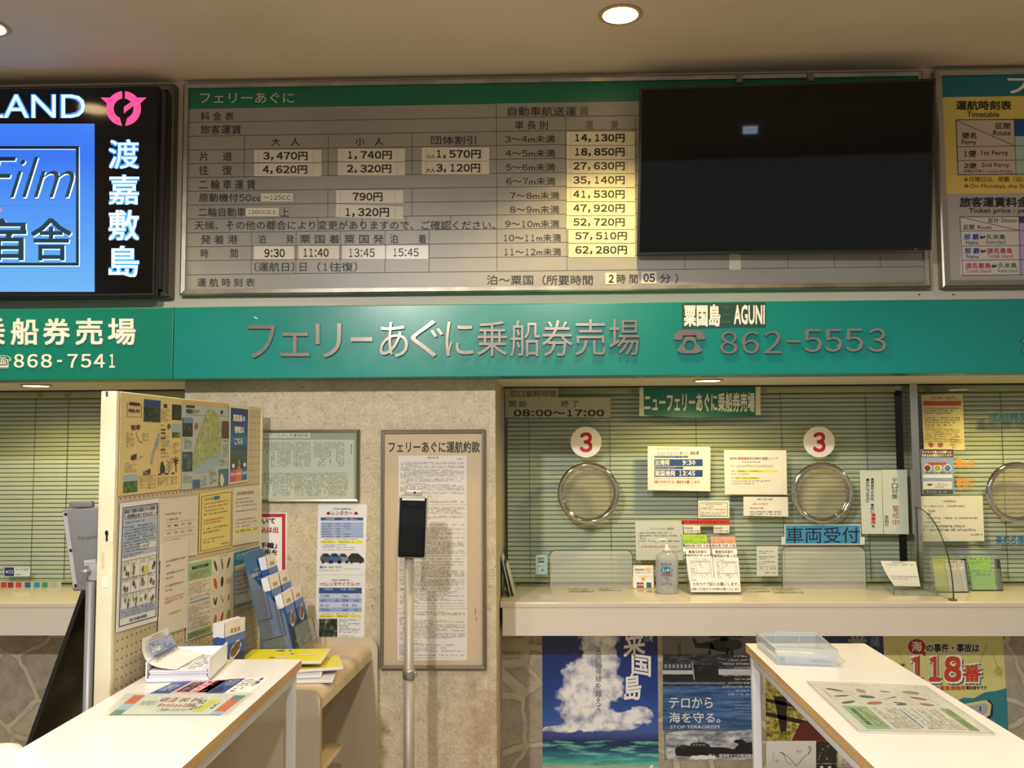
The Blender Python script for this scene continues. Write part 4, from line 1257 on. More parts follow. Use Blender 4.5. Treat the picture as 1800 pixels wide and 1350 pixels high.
    TL, TR = Vector((PY(1200, 941, by + lean).x, by + lean, zt)), Vector((PY(1291, 941, by + lean).x, by + lean, zt))
    mp = QuadMap(TL, TR, BR, BL)
    n = mp.n
    root = empty('form_holder', (BL + BR) / 2, 'clear acrylic tiered holder of white boarding forms on the counter', 'holder')
    b = MB(); b.slab(mp, (-.02, .0, 1.02, 1.0), ACRYL, .002, -.002); b.obox(BL - n * .0 + Vector((-.003, 0, 0)), BR - BL + Vector((.006, 0, 0)), Vector((0, .11, 0)), Vector((0, 0, .003)), ACRYL)
    b.obox(BL + Vector((-.004, .0, 0)), Vector((.002, 0, 0)), TL - BL, Vector((0, .05, 0)), ACRYL); b.obox(BR + Vector((.002, .0, 0)), Vector((.002, 0, 0)), TR - BR, Vector((0, .05, 0)), ACRYL)
    b.build('back_panel', root)
    q = MB(); q.slab(mp, (.0, .77, 1.0, 1.0), mat('#eeece8', .5), .002, .030)
    q.text(mp, '名簿は', .03, .79, .14, .815, INK, 1, 0, 0, .032); q.text(mp, 'カタカナで記入お願いします。', .05, .838, .97, .90, INK, 1, .01, 1, .032); q.text(mp, '出港の15分前までにお手続をお願いいたします。', .02, .93, .98, .975, INK, 1, .01, 1, .032)
    q.build('pocket_label', root)
    for nm, box, m_, lift, lab, fn in (
        ('boarding_form', (.0, .005, .46, .17), '#9cc23c', .004, 'lime green form card in the upper pocket of the holder', 1), ('boarding_form', (.53, .04, 1.0, .17), '#d99a86', .004, 'salmon pink form card in the upper pocket of the holder', 1),
        ('boarding_form', (.02, .17, .48, .235), '#e8e6e2', .010, 'white strip form under the lime green card', 2), ('boarding_form', (.52, .17, 1.0, .235), '#e8e6e2', .010, 'white strip form under the salmon pink card', 2),
        ('boarding_form', (.03, .235, .49, .40), '#b98fa9', .014, 'mauve form showing at the middle pocket below the lime card', 0), ('boarding_form', (.50, .235, .98, .40), '#a985b0', .014, 'purple form showing at the middle pocket below the salmon card', 0),
        ('boarding_form', (.0, .265, .48, .46), '#eceae6', .020, 'white discount form with two printed lines under the mauve form', 3), ('boarding_form', (.52, .265, 1.0, .46), '#eceae6', .020, 'white discount form with two printed lines under the purple form', 3),
        ('boarding_form', (-.01, .40, .495, .80), '#e6e5e6', .026, 'stack of ruled white boarding forms in the lower pocket nearer the sanitizer', 4), ('boarding_form', (.505, .42, 1.01, .80), '#e6e5e6', .026, 'stack of ruled white boarding forms in the lower pocket farther from the sanitizer', 4)):
        f = MB(); f.slab(mp, box, mat(m_, .6), .003, lift)
        a0, c0, a1, c1 = box; w_, h_ = a1 - a0, c1 - c0
        def U(x, y): return a0 + x * w_, c0 + y * h_
        tt_ = lift + .003
        if fn == 1:
            f.greek(mp, *U(.08, .15), *U(.95, .4), 2, mat('#3e4a2c', .7), 1, .4, tt_, ch=.03); f.greek(mp, *U(.05, .5), *U(.98, .95), 3, mat('#3e4a2c', .7), 1, .7, tt_, ch=.02)
        if fn == 2:
            f.text(mp, '乗船名簿 子供用（片道）', *U(.02, .15), *U(.98, .85), INK, 1, .01, 0, tt_)
        if fn == 3:
            f.text(mp, '離島住民割引', *U(.12, .14), *U(.85, .42), INK, 1, .01, 1, tt_); f.text(mp, '【粟国発片道 大人】' if a0 < .3 else '【粟国発片道 小人】', *U(.0, .5), *U(1., .82), INK, 1, .01, 1, tt_)
        if fn == 4:
            f.greek(mp, *U(.05, .06), *U(.95, .16), 2, INK, 1, .6, tt_, ch=.02)
            f.frame(mp, *U(.14, .2), *U(.92, .98), .005, DIM, 1, tt_); f.frame(mp, *U(.34, .24), *U(.86, .72), .005, DIM, 1, tt_)
            f.greek(mp, *U(.16, .22), *U(.32, .95), 6, DIM, 1, .6, tt_, ch=.022); f.greek(mp, *U(.40, .26), *U(.80, .5), 3, DIM, 1, .4, tt_, ch=.03); f.greek(mp, *U(.4, .74), *U(.9, .94), 2, DIM, 1, .5, tt_, ch=.025)
            for yy in (.2, .72): f.line(mp, *U(.14, yy), *U(.92, yy), .004, DIM, 1, tt_)
        f.build('boarding_form', None, lab, 'form', 'boarding forms in the clear holder')
    # flat taped sheets under the hatches
    cm = PlaneMap((0, 0, COUNTER_Z), (0, 0, 1))
    for k, (q, edge, lab) in enumerate(((((998, 1033), (1041, 1033), (1046, 1041.5), (1001, 1042)), '#4c4c48', 'beside the black-edged instruction sheet'), (((1049, 1033), (1088, 1033), (1094, 1039.5), (1054, 1040)), '#3d3b40', 'near the payment card stand'),
                                     (((1305, 1035), (1345, 1034), (1354, 1041), (1314, 1042)), '#3d3b40', 'beside the form holder'), (((1356, 1034), (1402, 1034), (1415, 1043.5), (1362, 1044)), '#6a6a5c', 'under the hatch below the blue sign'))):
        b = MB(); b.slab(cm, list(q), mat('#cdc9b4', .4), .0008)
        mq = QuadMap(*[cm(*p, .0009) for p in q])
        b.frame(mq, .02, .05, .98, .95, .02, mat(edge, .6), 0, .0, h=.10); b.greek(mq, .1, .2, .9, .85, 3, mat(edge, .6), 1, .7, .0002, ch=.05)
        b.build('counter_note', None, 'flat note taped to the countertop ' + lab, 'note', 'notes taped on the countertop')
    # brochures leaning in the corner by the pier
    root = empty('leaflet_stand', cz(892, 1047), 'narrow clear leaflet stand leaning in the corner beside the stone pier', 'stand')
    for k, (xt, xb, m_) in enumerate(((876, 893, ACEDGE), (882, 897, mat('#d8d6cf', .5)), (886, 900, mat('#48444a', .5)), (889.5, 903, mat('#d8d6cf', .5)))):
        yy = GLASS_Y - .30 + k * .012
        p0 = PY(xb, 1050, yy); p0.z = COUNTER_Z + .001
        p1 = PY(xt, 972 + k * 7, yy)
        b = MB(); b.obox(p0, p1 - p0, Vector((.003, 0, 0)), Vector((.0, .16, 0)), m_); b.build('panel' if k == 0 else 'leaflet', root)
    p = cz(905, 1046)
    b = MB(); b.rbox((p.x - .003, p.y, COUNTER_Z + .0005), (.006, 0, 0), (0, .12, 0), (0, 0, .07), .002, ACRYL); b.build('clear_bookend', None, 'small clear acrylic bookend on the counter beside the leaflet stand', 'bookend')
    # tray with a curling price sheet
    q = [cz(1556, 1036), cz(1634, 1034), cz(1648, 1048), cz(1572, 1047.5)]
    root = empty('clear_tray', sum(q, Vector()) / 4, 'low clear tray on the counter by the window post', 'tray')
    b = MB(); up = Vector((0, 0, .026))
    for i in range(4):
        p, r_ = q[i], q[(i + 1) % 4]
        d = (r_ - p).normalized().cross(Vector((0, 0, 1))) * .002
        b.prism([p, r_, r_ + up, p + up], -d, ACRYL, ACEDGE)
    b.face([p + Vector((0, 0, .001)) for p in q[::-1]], ACRYL)
    b.build('body', root)
    y0 = (q[0].y + q[3].y) / 2
    ms = []
    for t in range(9):
        f = t / 8
        yy = y0 + .035 + .05 * f * f
        py = 1030 - 44 * f
        ms.append((PY(1572 - 20 * f - 12 * math.sin(f * 2.2) * .4, py, yy), PY(1618 - 8 * f, py + 1, yy)))
    b = MB(); vs = [p for m_ in ms for p in m_]
    for i in range(8):
        b.face([ms[i][0], ms[i][1], ms[i + 1][1], ms[i + 1][0]], PAPER, True)
    mq = QuadMap(ms[8][0], ms[8][1], ms[2][1], ms[2][0])
    lf = .0035
    b.text(mq, '普通旅客運賃表', .3, .05, .68, .11, INK, 1, 0, 0, lf); b.rect(mq, .06, .17, .96, .80, mat('#5c74a8', .6), 0, lf); b.rect(mq, .08, .44, .40, .66, PAPER, 1, lf); b.rect(mq, .06, .78, .96, .84, mat('#33436e', .6), 1, lf)
    for yy in (.28, .38, .48, .58, .68): b.line(mq, .06, yy, .96, yy, .012, PAPER, 1, lf)
    for xx in (.42, .58, .8): b.line(mq, xx, .17, xx, .8, .012, PAPER, 1, lf)
    b.greek(mq, .1, .19, .94, .77, 6, mat('#25345e', .6), 2, .5, lf, ch=.05); b.greek(mq, .06, .88, .96, 1.0, 2, DIM, 1, .8, lf, ch=.03)
    b.build('price_sheet', None, 'printed price sheet curling upright out of the clear counter tray', 'sheet')
    # curved clear divider at right angles to the glass
    xd = PY(1676, 1052, COUNTER_Y + .02).x
    yn, yf = COUNTER_Y + .02, GLASS_Y - .05
    zt = PY(1607, 892, yf).z
    H, Wd = zt - COUNTER_Z - .001, yf - yn
    pts = [Vector((xd, yf, COUNTER_Z + .001)), Vector((xd, yn, COUNTER_Z + .001))]
    curve = [Vector((xd, yf - Wd * math.cos(a), COUNTER_Z + .001 + H * (.06 + .94 * math.sin(a)))) for a in (i * math.pi / 2 / 14 for i in range(15))]
    root = empty('clear_divider', (xd, (yn + yf) / 2, COUNTER_Z), 'curved clear acrylic divider standing across the counter by the post', 'divider')
    b = MB(); b.prism(pts + curve, Vector((.004, 0, 0)), ACRYL, ACEDGE); b.build('panel', root)
    b = MB(); b.tube([pts[1]] + curve, .0022, mat('#2c332f', .3), 6); b.build('edge', root)
    b = MB(); b.rbox((xd - .012, yn - .004, COUNTER_Z + .0005), (.026, 0, 0), (0, .03, 0), (0, 0, .008), .002, mat('#7a5f3a', .5)); b.build('foot', root)
    # leaflet holders behind the divider
    def holder(px0, px1, py, pyt, dy, cols, lab, txt):
        p = cz((px0 + px1) / 2, py)
        y_ = p.y
        x0, x1 = PY(px0, py, y_).x, PY(px1, py, y_).x
        zt = PY(px0, pyt, y_ + .03).z
        z0 = COUNTER_Z + .001
        mp = QuadMap(Vector((x0, y_ + .03, zt)), Vector((x1, y_ + .03, zt)), Vector((x1, y_, z0)), Vector((x0, y_, z0)))
        root = empty('leaflet_holder', ((x0 + x1) / 2, y_, z0), lab, 'holder', 'clear leaflet holders by the divider')
        b = MB(); b.slab(mp, (0, .38, 1, 1), ACRYL, .002, .018); b.slab(mp, (-.02, 0, 1.02, 1), ACRYL, .002, -.004); b.obox(Vector((x0, y_ - .016, z0)), Vector((x1 - x0, 0, 0)), Vector((0, .05, 0)), Vector((0, 0, .002)), ACEDGE)
        b.obox(Vector((x1, y_ - .016, z0)), Vector((.002, 0, 0)), Vector((0, .05, 0)), Vector((0, .02, (zt - z0) * .9)), ACEDGE)
        b.build('body', root)
        for i, (a0, a1, c0, col) in enumerate(cols):
            f = MB(); f.slab(mp, (a0, c0, a1, .985), mat(col, .6), .004, .002 + i * .005)
            f.text(mp, txt, a0 + .03, c0 + .02, a1 - .05, c0 + .07, INK, 1, 0, 0, .006 + i * .005); f.greek(mp, a0 + .05, c0 + .10, a1 - .05, c0 + .2, 2, GREY, 1, .7, .006 + i * .005, ch=.05)
            if i == 0 and len(cols) == 2 and cols[1][3] == cols[0][3]:
                pass
            f.build('leaflet', None, {'#c7c84a': 'yellow-green leaflet pad in the clear holder behind the curved divider', '#d9cfc9': 'pale pink leaflet pad leaning beside the yellow-green pad', '#8fbf63': 'green leaflet pad in the clear holder beyond the divider', '#9cc873': 'lighter green leaflet in front of the green pad'}[col], 'leaflet', 'leaflet pads by the divider')
    holder(1642, 1700, 1041, 976, 0, [(.05, .52, .04, '#c7c84a'), (.42, 1.0, .15, '#d9cfc9')], 'clear leaflet holder with yellow-green and pink pads against the divider', '乗船券申込書')
    holder(1706, 1760, 1038, 977, 0, [(.02, .74, .05, '#8fbf63'), (.06, .80, .40, '#9cc873')], 'clear leaflet holder with green pads beyond the divider', '乗船名簿（一般・子供）')


window_papers(); counter_things()
# ------------------------------------------------------------------ things on the stone pier
PM = wallmap(WALL_Y)
WHITE = mat('#dddbd3', .65)


def pier_things():
    # framed shipping rules, part hidden by the pegboard
    fm = wallmap(-.012)
    x0, x1, z0, z1 = -1.13, PY(631, 800, -.02).x, PY(630, 882, -.02).z, PY(628, 755, -.02).z
    root = empty('framed_notice', ((x0 + x1) / 2, -.02, z0), 'landscape framed sheet of tiny upright writing, half behind the pegboard', 'frame')
    b = MB(); alu_frame(b, x0, x1, z0, z1, -.001, -.02, .010, mat('#8d897f', .3, .95)); b.build('frame', root)
    b = MB(); b.box(x0 + .008, x1 - .008, -.012, -.001, z0 + .008, z1 - .008, mat('#95a085', .6)); b.rect(fm, 330, 773, 622.5, 879, mat('#cfd2c8', .55), 1, 0); b.rect(fm, 420, 760.5, 545, 770, WHITE, 1, 0)
    b.text(fm, 'マリンライナーとかしき運送約款', 440, 762, 542, 768.5, INK, 2, 0, 1, 0)
    b.greek(fm, 440, 777, 606, 822, 42, mat('#4a4c48', .7), 2, .9, 0, vert=True, ch=2.6, short=.3); b.greek(fm, 440, 831, 612, 874, 44, mat('#4a4c48', .7), 2, .9, 0, vert=True, ch=2.6, short=.5)
    b.vtext(fm, '運送約款', 616, 781, 619, 798, INK, 2, 0, 0, 0); b.greek(fm, 613.5, 806, 616, 824, 1, INK, 2, .9, 0, vert=True, ch=2)
    b.build('notice', root)
    b = MB(); b.box(x0 + .008, x1 - .008, -.0165, -.0155, z0 + .008, z1 - .008, clear_mat('frame_glazing', '#f6f8f5', .04, .06, '#d6dcd2')); b.build('glazing', root)
    # red-bordered warning
    q = [(372, 900), (505, 901), (504, 1020), (370, 1021)]
    def warn(b):
        r = mat('#a8202c', .5)
        b.frame(PM, 375, 903, 502, 1018, 6, r, 1, .002)
        b.text(PM, 'いて', 461, 911, 484, 921, INK, 2, .03, 1, .002); b.text(PM, '荷物の持込は出', 415, 925.5, 489.5, 936.5, mat('#b0222a', .6), 2, .03, 1, .002); b.text(PM, '「万千輪」', 440, 953, 487, 964, INK, 2, .03, 1, .002); b.text(PM, '場所を', 453, 965.5, 488, 976, INK, 2, .03, 1, .002); b.text(PM, '業課', 482, 1004, 496, 1012.5, INK, 2, .03, 1, .002)
    poster('warning_sign', PM, q, mat('#dcdad6', .45), 'white warning sign with a thick red border on the pier behind the leaflet rack', 'sign', warn, t=.002)
    # rental car and bicycle price sheets
    def rental(b, y0, title, car):
        t = PM
        dy = y0 - 886
        x = 559 if car else 556
        P_, T_ = mat('#7c2846', .6), mat('#9c2a3c', .6)
        b.text(t, '一般社団法人 粟国村観光協会', x + 26, 894 + dy - 1, x + 58, 897 + dy - 1, INK, 2, 0, 0)
        if car:
            b.text(t, 'レンタカー', 583.5, 898, 619.5, 905.5, P_, 2, .015, 1)
            for cx in (577.5, 626): b.ell(t, cx, 903, 4, 1.8, T_, 2, seg=12); b.ell(t, cx, 901, 2.4, 1.8, T_, 2, seg=12)
        else:
            b.text(t, 'レンタサイクル', 573, 1022.5, 623, 1030, T_, 2, .015, 1)
            for cx in (567.5, 629): b.frame(t, cx - 4, 1025, cx - 1, 1029, .6, T_, 2); b.frame(t, cx + 1, 1025, cx + 4, 1029, .6, T_, 2); b.line(t, cx - 2, 1027, cx + 2, 1024, .7, T_, 2)
        X0, X1 = (564, 638.5) if car else (561, 636)
        Y0, Y1 = (909.5, 945.5) if car else (1033, 1076)
        LB, DB, MBL = mat('#b9c3d8', .6), mat('#27417f', .6), mat('#8fa0c8', .6)
        b.rect(t, X0, Y0, X1, Y1, LB, 1); b.rect(t, X0, Y0, X1, Y0 + 5 + (0 if car else 5), DB, 2)
        n = 6 if car else 4
        yb = Y0 + (9 if car else 10)
        H = (Y1 - yb) / n
        for i in range(n):
            if i % 2 == 1 or car: b.rect(t, X0, yb + i * H, X1, yb + i * H + H * .85, MBL, 2)
            for k, (a, c) in enumerate(((.04, .28), (.36, .48), (.54, .72), (.78, .96))):
                if car and k == 3 and i < 5 or (not car and k == 1 and i != 1): continue
                b.greek(t, X0 + a * 75, yb + i * H + H * .12, X0 + c * 75, yb + i * H + H * .9, 1, mat('#20305e', .6), 3, .9, ch=H * .34, short=.9)
        b.text(t, 'ご利用時間', X0 + 8, Y0 + 1.3, X0 + 24, Y0 + 4.2, WHITE, 3, 0, 0); b.text(t, '料金（税込）', X0 + 38, Y0 + 1.3, X0 + 64, Y0 + 4.2, WHITE, 3, 0, 0)
        yy = Y1 + 4.5
        b.greek(t, X0 + 6, yy - 3.2, X1 - 8, yy - .6, 1, mat('#a04048', .6), 2, .8, ch=2, short=.95)
        b.rect(t, X0, yy, X1, yy + 5, YELLOW, 1); b.text(t, '料金は前払い（現金決済）のみです。' if not car else '料金は前払い（現金決済のみ）です。', X0 + 1, yy + .6, X1 - 1, yy + 4.4, mat('#4a4a1c', .6), 2, 0, 1)
        if car:
            b.greek(t, X0 + 3, yy + 6.5, X0 + 60, yy + 17.5, 5, GREY, 2, .85, ch=1.9)
            for k, (cx, c_) in enumerate(((574, '#4f5257'), (589.5, '#2b5f8e'), (604, '#7d8084'), (626, '#202022'))):
                w_ = 11 if k < 3 else 14
                m_ = mat(c_, .4)
                b.shape(t, [(cx - w_, 985), (cx - w_ * .95, 978), (cx - w_ * .55, 972.5), (cx + w_ * .25, 972.5), (cx + w_ * .75, 978.5), (cx + w_, 982), (cx + w_, 988.5), (cx - w_ * .6, 988.5)], m_, 2 + k % 2)
                b.shape(t, [(cx - w_ * .5, 978), (cx - w_ * .35, 974), (cx + w_ * .2, 974), (cx + w_ * .55, 979)], mat('#1b2126', .3), 4)
                for d in (-.55, .55): b.ell(t, cx + d * w_, 987.5, 2.4, 3, mat('#101012', .5), 4, seg=14)
            b.text(t, '☎098-896-5151', 562, 994.3, 601, 999.3, INK, 2, .01, 1); b.greek(t, 561, 1001, 600, 1004, 1, GREY, 2, .9, ch=1.8); b.greek(t, 604, 997, 636, 1001, 2, GREY, 2, .9, ch=1.6)
        else:
            n_ = NT('woodland_photo')
            b.rect(t, 561, 1087.5, 593, 1119, n_.done(n_.ramp(n_.noise(55, 4, .6, stretch=(1, 1, .8)), [(.38, '#0c1410'), (.52, '#1d2a1c'), (.62, '#56694a'), (.72, '#9fb0b8')]), .5), 1)
            b.greek(t, 596, 1088, 635, 1113, 8, GREY, 2, .85, ch=2); b.greek(t, 597, 1116, 625, 1119, 1, GREY, 2, .9, ch=1.8)
    poster('rental_car_poster', PM, [(559.5, 886.5), (645.5, 886.5), (642, 1010), (556.5, 1010)], mat('#d6d9d8', .5), 'white rental car price sheet with four cars, upper of two on the pier', 'poster', lambda b: rental(b, 886, '', True))
    poster('rental_bicycle_poster', PM, [(556.5, 1010.5), (642.5, 1010.5), (640, 1127), (554, 1127)], mat('#d6d9d8', .5), 'white rental bicycle price sheet below the rental car sheet', 'poster', lambda b: rental(b, 1011, '', False))
    # tall framed carriage terms
    x0, x1, z0, z1 = PY(668.5, 960, -.025).x, PY(853.5, 960, -.025).x, PY(760, 1176.5, -.025).z, PY(760, 755.5, -.025).z
    fm = wallmap(-.014)
    root = empty('framed_terms_board', ((x0 + x1) / 2, -.02, z0), 'tall aluminium-framed board of ferry terms behind the face scanner', 'frame')
    b = MB(); alu_frame(b, x0, x1, z0, z1, -.001, -.025, .013, mat('#8f8a80', .28, .95)); b.build('frame', root)
    b = MB(); b.box(x0 + .01, x1 - .01, -.014, -.001, z0 + .01, z1 - .01, mat('#b9a98a', .6))
    b.text(fm, 'フェリーあぐに運航約款', 683, 775.5, 843.5, 796, INK, 1, .018, 2, 0)
    b.ell(fm, 836, 1075, 1, 7, mat('#8e7349', .6), 1, 0, wob=.5); b.ell(fm, 838, 1088, 1.2, 4, mat('#8e7349', .6), 1, 0, wob=.5)
    b.build('backing', root)
    for k, (a, y0, c, y1) in enumerate(((700.5, 801, 820.5, 887), (699.5, 888, 820.7, 977), (698.8, 978, 821, 1070), (698.3, 1071, 821.2, 1161))):
        b = MB(); b.slab(fm, (a, y0, c, y1), mat('#cdcac4', .5), .0009, 0)
        if k == 0:
            b.text(fm, '運 送 約 款', 752, 803, 771, 806, INK, 1, 0, 0); b.greek(fm, 802, 805.5, 818, 808, 1, INK, 1, .9, ch=2, short=.95)
        b.greek(fm, a + 3.5, y0 + (11 if k == 0 else 3), c - 3.5, y1 - 3, 33, mat('#56534e', .7), 1, .75, ch=1.7, short=.12, indent=.06)
        b.build('terms_sheet', root)


# ------------------------------------------------------------------ posters on the wall under the counter
LM = wallmap(LOW_Y)


def sea_poster_mat():
    n = NT('sea_and_cloud_print')
    p0, px, pz = LM(952, 1350), LM(1156, 1350), LM(952, 1110)
    H = pz.z - p0.z
    u = n.along(p0, (1, 0, 0), H); v = n.along(p0, (0, 0, 1), H)      # square units: one picture height of the visible part
    sky = n.ramp(v, [(0.0, '#b9b49a'), (0.035, '#4fae9c'), (0.10, '#1f6f86'), (0.155, '#173c66'), (0.20, '#10284e'), (0.206, '#25336e'), (0.27, '#44579c'), (0.36, '#2d59a6'), (0.55, '#173b8c'), (1.0, '#0a1857')])  # printed sea and sky; the dark top also carries the counter's shade
    wav = n.noise(9, 4, .6, stretch=(1, 1, 7))
    seam = n.ramp(v, [(0.19, 1.0), (0.207, 0.0)])
    light = n.math('MULTIPLY', n.math('MULTIPLY', seam, n.ramp(wav, [(.5, 0.0), (.66, 1.0)])), .75)
    c = n.mix(light, sky, '#7fd0bd')
    dk = n.math('MULTIPLY', n.math('MULTIPLY', seam, n.ramp(wav, [(.30, 1.0), (.42, 0.0)])), .6)
    c = n.mix(dk, c, '#0c2244')
    blobs = [(.43, .86, .15, .15), (.46, .97, .16, .14), (.36, .66, .22, .19), (.34, .52, .25, .19), (.44, .60, .20, .18), (.33, .40, .19, .11), (.44, .36, .20, .10), (.73, .40, .13, .055), (.45, .31, .32, .05), (.15, .285, .16, .03), (.50, .76, .08, .08), (.62, .36, .2, .06)]
    field = None
    for cx, cz, rx, rz in blobs:
        d = n.math('SQRT', n.math('ADD', n.math('POWER', n.math('DIVIDE', n.math('SUBTRACT', u, cx), rx), 2.0), n.math('POWER', n.math('DIVIDE', n.math('SUBTRACT', v, cz), rz), 2.0)))
        f = n.math('SUBTRACT', 1.0, d)
        field = f if field is None else n.math('MAXIMUM', field, f)
    nz = n.noise(16, 7, .62)
    m = n.math('ADD', field, n.math('MULTIPLY', n.math('SUBTRACT', nz, .5), 1.5))
    mask = n.math('MULTIPLY', n.ramp(m, [(.05, 0.0), (.22, 1.0)]), n.ramp(v, [(.205, 0.0), (.25, 1.0)]))
    tone = n.ramp(n.math('ADD', n.noise(19, 6, .6), n.math('MULTIPLY', field, .18)), [(.38, '#7f86a8'), (.52, '#bcc0cf'), (.66, '#eeeeee')])
    c = n.mix(mask, c, tone)
    return n.done(c, .3)


def low_posters():
    SEA = sea_poster_mat()
    def top(z=0): return 1100
    def island(b, dx=0.0):
        K = mat('#23263a', .6); W = mat('#eceae6', .6)
        b.vtext(LM, '楽園回帰線を越えて。', 1047 + dx, 1136, 1057 + dx, 1264, K, 1, 0, 1)
        b.text(LM, '粟', 1096 + dx, 1098, 1134 + dx, 1153, W, 3, .012, 2, skew=-5); b.text(LM, '国', 1110 + dx, 1151, 1144 + dx, 1187, W, 3, .022, 2, skew=5); b.text(LM, '島', 1097 + dx, 1184, 1127 + dx, 1231, W, 3, .022, 2, skew=-4)
        b.text(LM, '沖縄', 1133 + dx, 1100, 1147.5 + dx, 1128.5, W, 1, 0, 1)
        if not dx:
            b.shape(LM, [(1140, 1350), (1146, 1343), (1149, 1346), (1143, 1356)], W, 1)
    poster('island_poster', LM, [(953, 1096), (1155.5, 1096), (1158, 1376), (954, 1377)], SEA, 'tall blue sea and cloud poster with white brushed island characters below the counter', 'poster', island)
    nv = NT('shaded_sea_print')
    NV = nv.done(nv.mix(nv.noise(8, 4), '#1c2350', '#2c356c'), .35)  # same island print, its colours darkened for the shade under the counter
    poster('island_poster', LM, [(1348, 1096), (1551, 1096), (1554, 1160), (1352, 1160)], NV, 'dark blue island poster mostly hidden behind the far end of the writing desk', 'poster', lambda b: (b.text(LM, '粟', 1490, 1098, 1524, 1140, mat('#8f8d9a', .6), 1, .03, 2), b.text(LM, '縄', 1530, 1119, 1546, 1137, mat('#8f8d9a', .6), 1, 0, 1)))
    # stop terrorism poster
    ws = NT('blue_water_print')
    WS = ws.done(ws.ramp(ws.noise(9, 5, .6, stretch=(1, 1, 9)), [(.35, '#23406b'), (.52, '#3a5f93'), (.68, '#587fb0')]), .35)
    wk = NT('white_wake_print')
    WK = wk.done(wk.ramp(wk.noise(14, 6, .7, stretch=(1, 1, 3)), [(.36, '#5c6478'), (.52, '#a9adb6'), (.66, '#dcdddd')]), .35)
    hz = NT('hazy_harbour_print')
    HZ = hz.done(hz.ramp(hz.noise(30, 5, .7, stretch=(1, 1, 4)), [(.40, '#101218'), (.55, '#343842'), (.7, '#747a84')]), .35)
    def terror(b):
        K, K2, W = mat('#0d0e12', .5), mat('#23252c', .5), mat('#dfe0e2', .5)
        b.rect(LM, 1165, 1150, 1335.5, 1212, HZ, 1)
        b.rect(LM, 1165, 1166, 1224, 1177, mat('#2e3442', .5), 2)
        for k in range(8): b.rect(LM, 1168 + k * 7, 1167.5, 1172 + k * 7, 1174, mat('#8f98a8', .5), 3)
        b.rect(LM, 1165, 1178, 1218, 1185, mat('#c2c4c8', .5), 3); b.rect(LM, 1263, 1176, 1336, 1186, mat('#c2c4c8', .5), 3); b.rect(LM, 1218, 1168, 1262, 1190, K, 3); b.rect(LM, 1226, 1170, 1236, 1180, K2, 4); b.line(LM, 1217, 1165, 1220, 1195, 2, mat('#a8aab0', .5), 4)
        b.rect(LM, 1165, 1186, 1336, 1197, mat('#15171d', .5), 2); b.rect(LM, 1165, 1199, 1274, 1202, mat('#6f7a90', .5), 4)
        b.rect(LM, 1165, 1206, 1338, 1283, WS, 2)
        b.shape(LM, [(1170, 1288), (1210, 1283), (1270, 1286), (1338, 1281), (1339.5, 1335), (1170, 1335.5)], WK, 3)
        b.frame(LM, 1192.5, 1130, 1196, 1152, .9, K, 3)
        # helicopter
        H = K
        b.ell(LM, 1272, 1134, 26, 11.5, H, 4); b.ell(LM, 1290, 1133, 14, 9, mat('#2b2d33', .5), 5); b.shape(LM, [(1250, 1128), (1226, 1131), (1221, 1122), (1217, 1121), (1222, 1138), (1230, 1139), (1256, 1140)], H, 4)
        b.rect(LM, 1246, 1117.5, 1305, 1121, H, 4); b.rect(LM, 1266, 1118, 1280, 1126, H, 4)
        for cx, cy in ((1247, 1147), (1286, 1148), (1278, 1148)): b.ell(LM, cx, cy, 2.6, 3, H, 4, seg=12); b.line(LM, cx, cy, cx + 3, cy - 10, 1.5, H, 4)
        # patrol boat
        b.shape(LM, [(1186, 1317), (1190, 1312), (1208, 1310), (1230, 1313), (1270, 1313), (1322, 1322), (1330, 1330), (1250, 1331), (1188, 1328)], K, 5)
        b.shape(LM, [(1212, 1313), (1214, 1306), (1236, 1304), (1246, 1308), (1250, 1314)], K2, 6); b.rect(LM, 1196, 1309, 1206, 1315, K2, 6); b.line(LM, 1227, 1296, 1229, 1306, 1, K, 6)
        for k in range(4): b.rect(LM, 1217 + k * 6, 1307.5, 1221 + k * 6, 1310, mat('#7b818c', .5), 7)
        b.shape(LM, [(1290, 1316), (1300, 1306), (1338, 1304), (1339, 1330), (1300, 1328)], mat('#101115', .5), 6); b.ell(LM, 1300, 1303, 10, 4, K, 7, wob=.2)
        b.ell(LM, 1236, 1331, 24, 3.5, W, 6, wob=.25)
        b.text(LM, 'テロから', 1176, 1225, 1252.5, 1244.5, W, 7, .008, 2); b.text(LM, '海を守る。', 1176, 1252, 1266, 1270, W, 7, .008, 2); b.text(LM, 'STOP TERRORISM', 1178, 1274.5, 1264, 1280, W, 7, 0, 2); b.text(LM, '海上・臨海部テロ対策協議会', 1245, 1324.5, 1326, 1330.5, W, 8, .01, 1)
        for k in range(11):
            b.greek(LM, 1290 - (k % 3) * 10, 1151 + k * 6.7, 1336, 1155.5 + k * 6.7, 1, W, 7, .9, ch=3.0, short=.97)
        for k in range(5): b.greek(LM, 1292, 1232 + k * 5.4, 1336, 1235.5 + k * 5.4, 1, mat('#a9b6cc', .6), 7, .9, ch=2.4, short=.97)
    poster('stop_terrorism_poster', LM, [(1164, 1096), (1335.5, 1096), (1340, 1334), (1168.5, 1335.5)], mat('#6d6b66', .4), 'grey and blue stop terrorism poster with helicopter and patrol boat', 'poster', terror)
    # meadow poster with hand map
    gr = NT('golden_grass_print')
    GRS = gr.done(gr.ramp(gr.noise(46, 6, .72), [(.36, '#2f3312'), (.5, '#8a8230'), (.62, '#c7bb62'), (.74, '#e4dca0')]), .4)
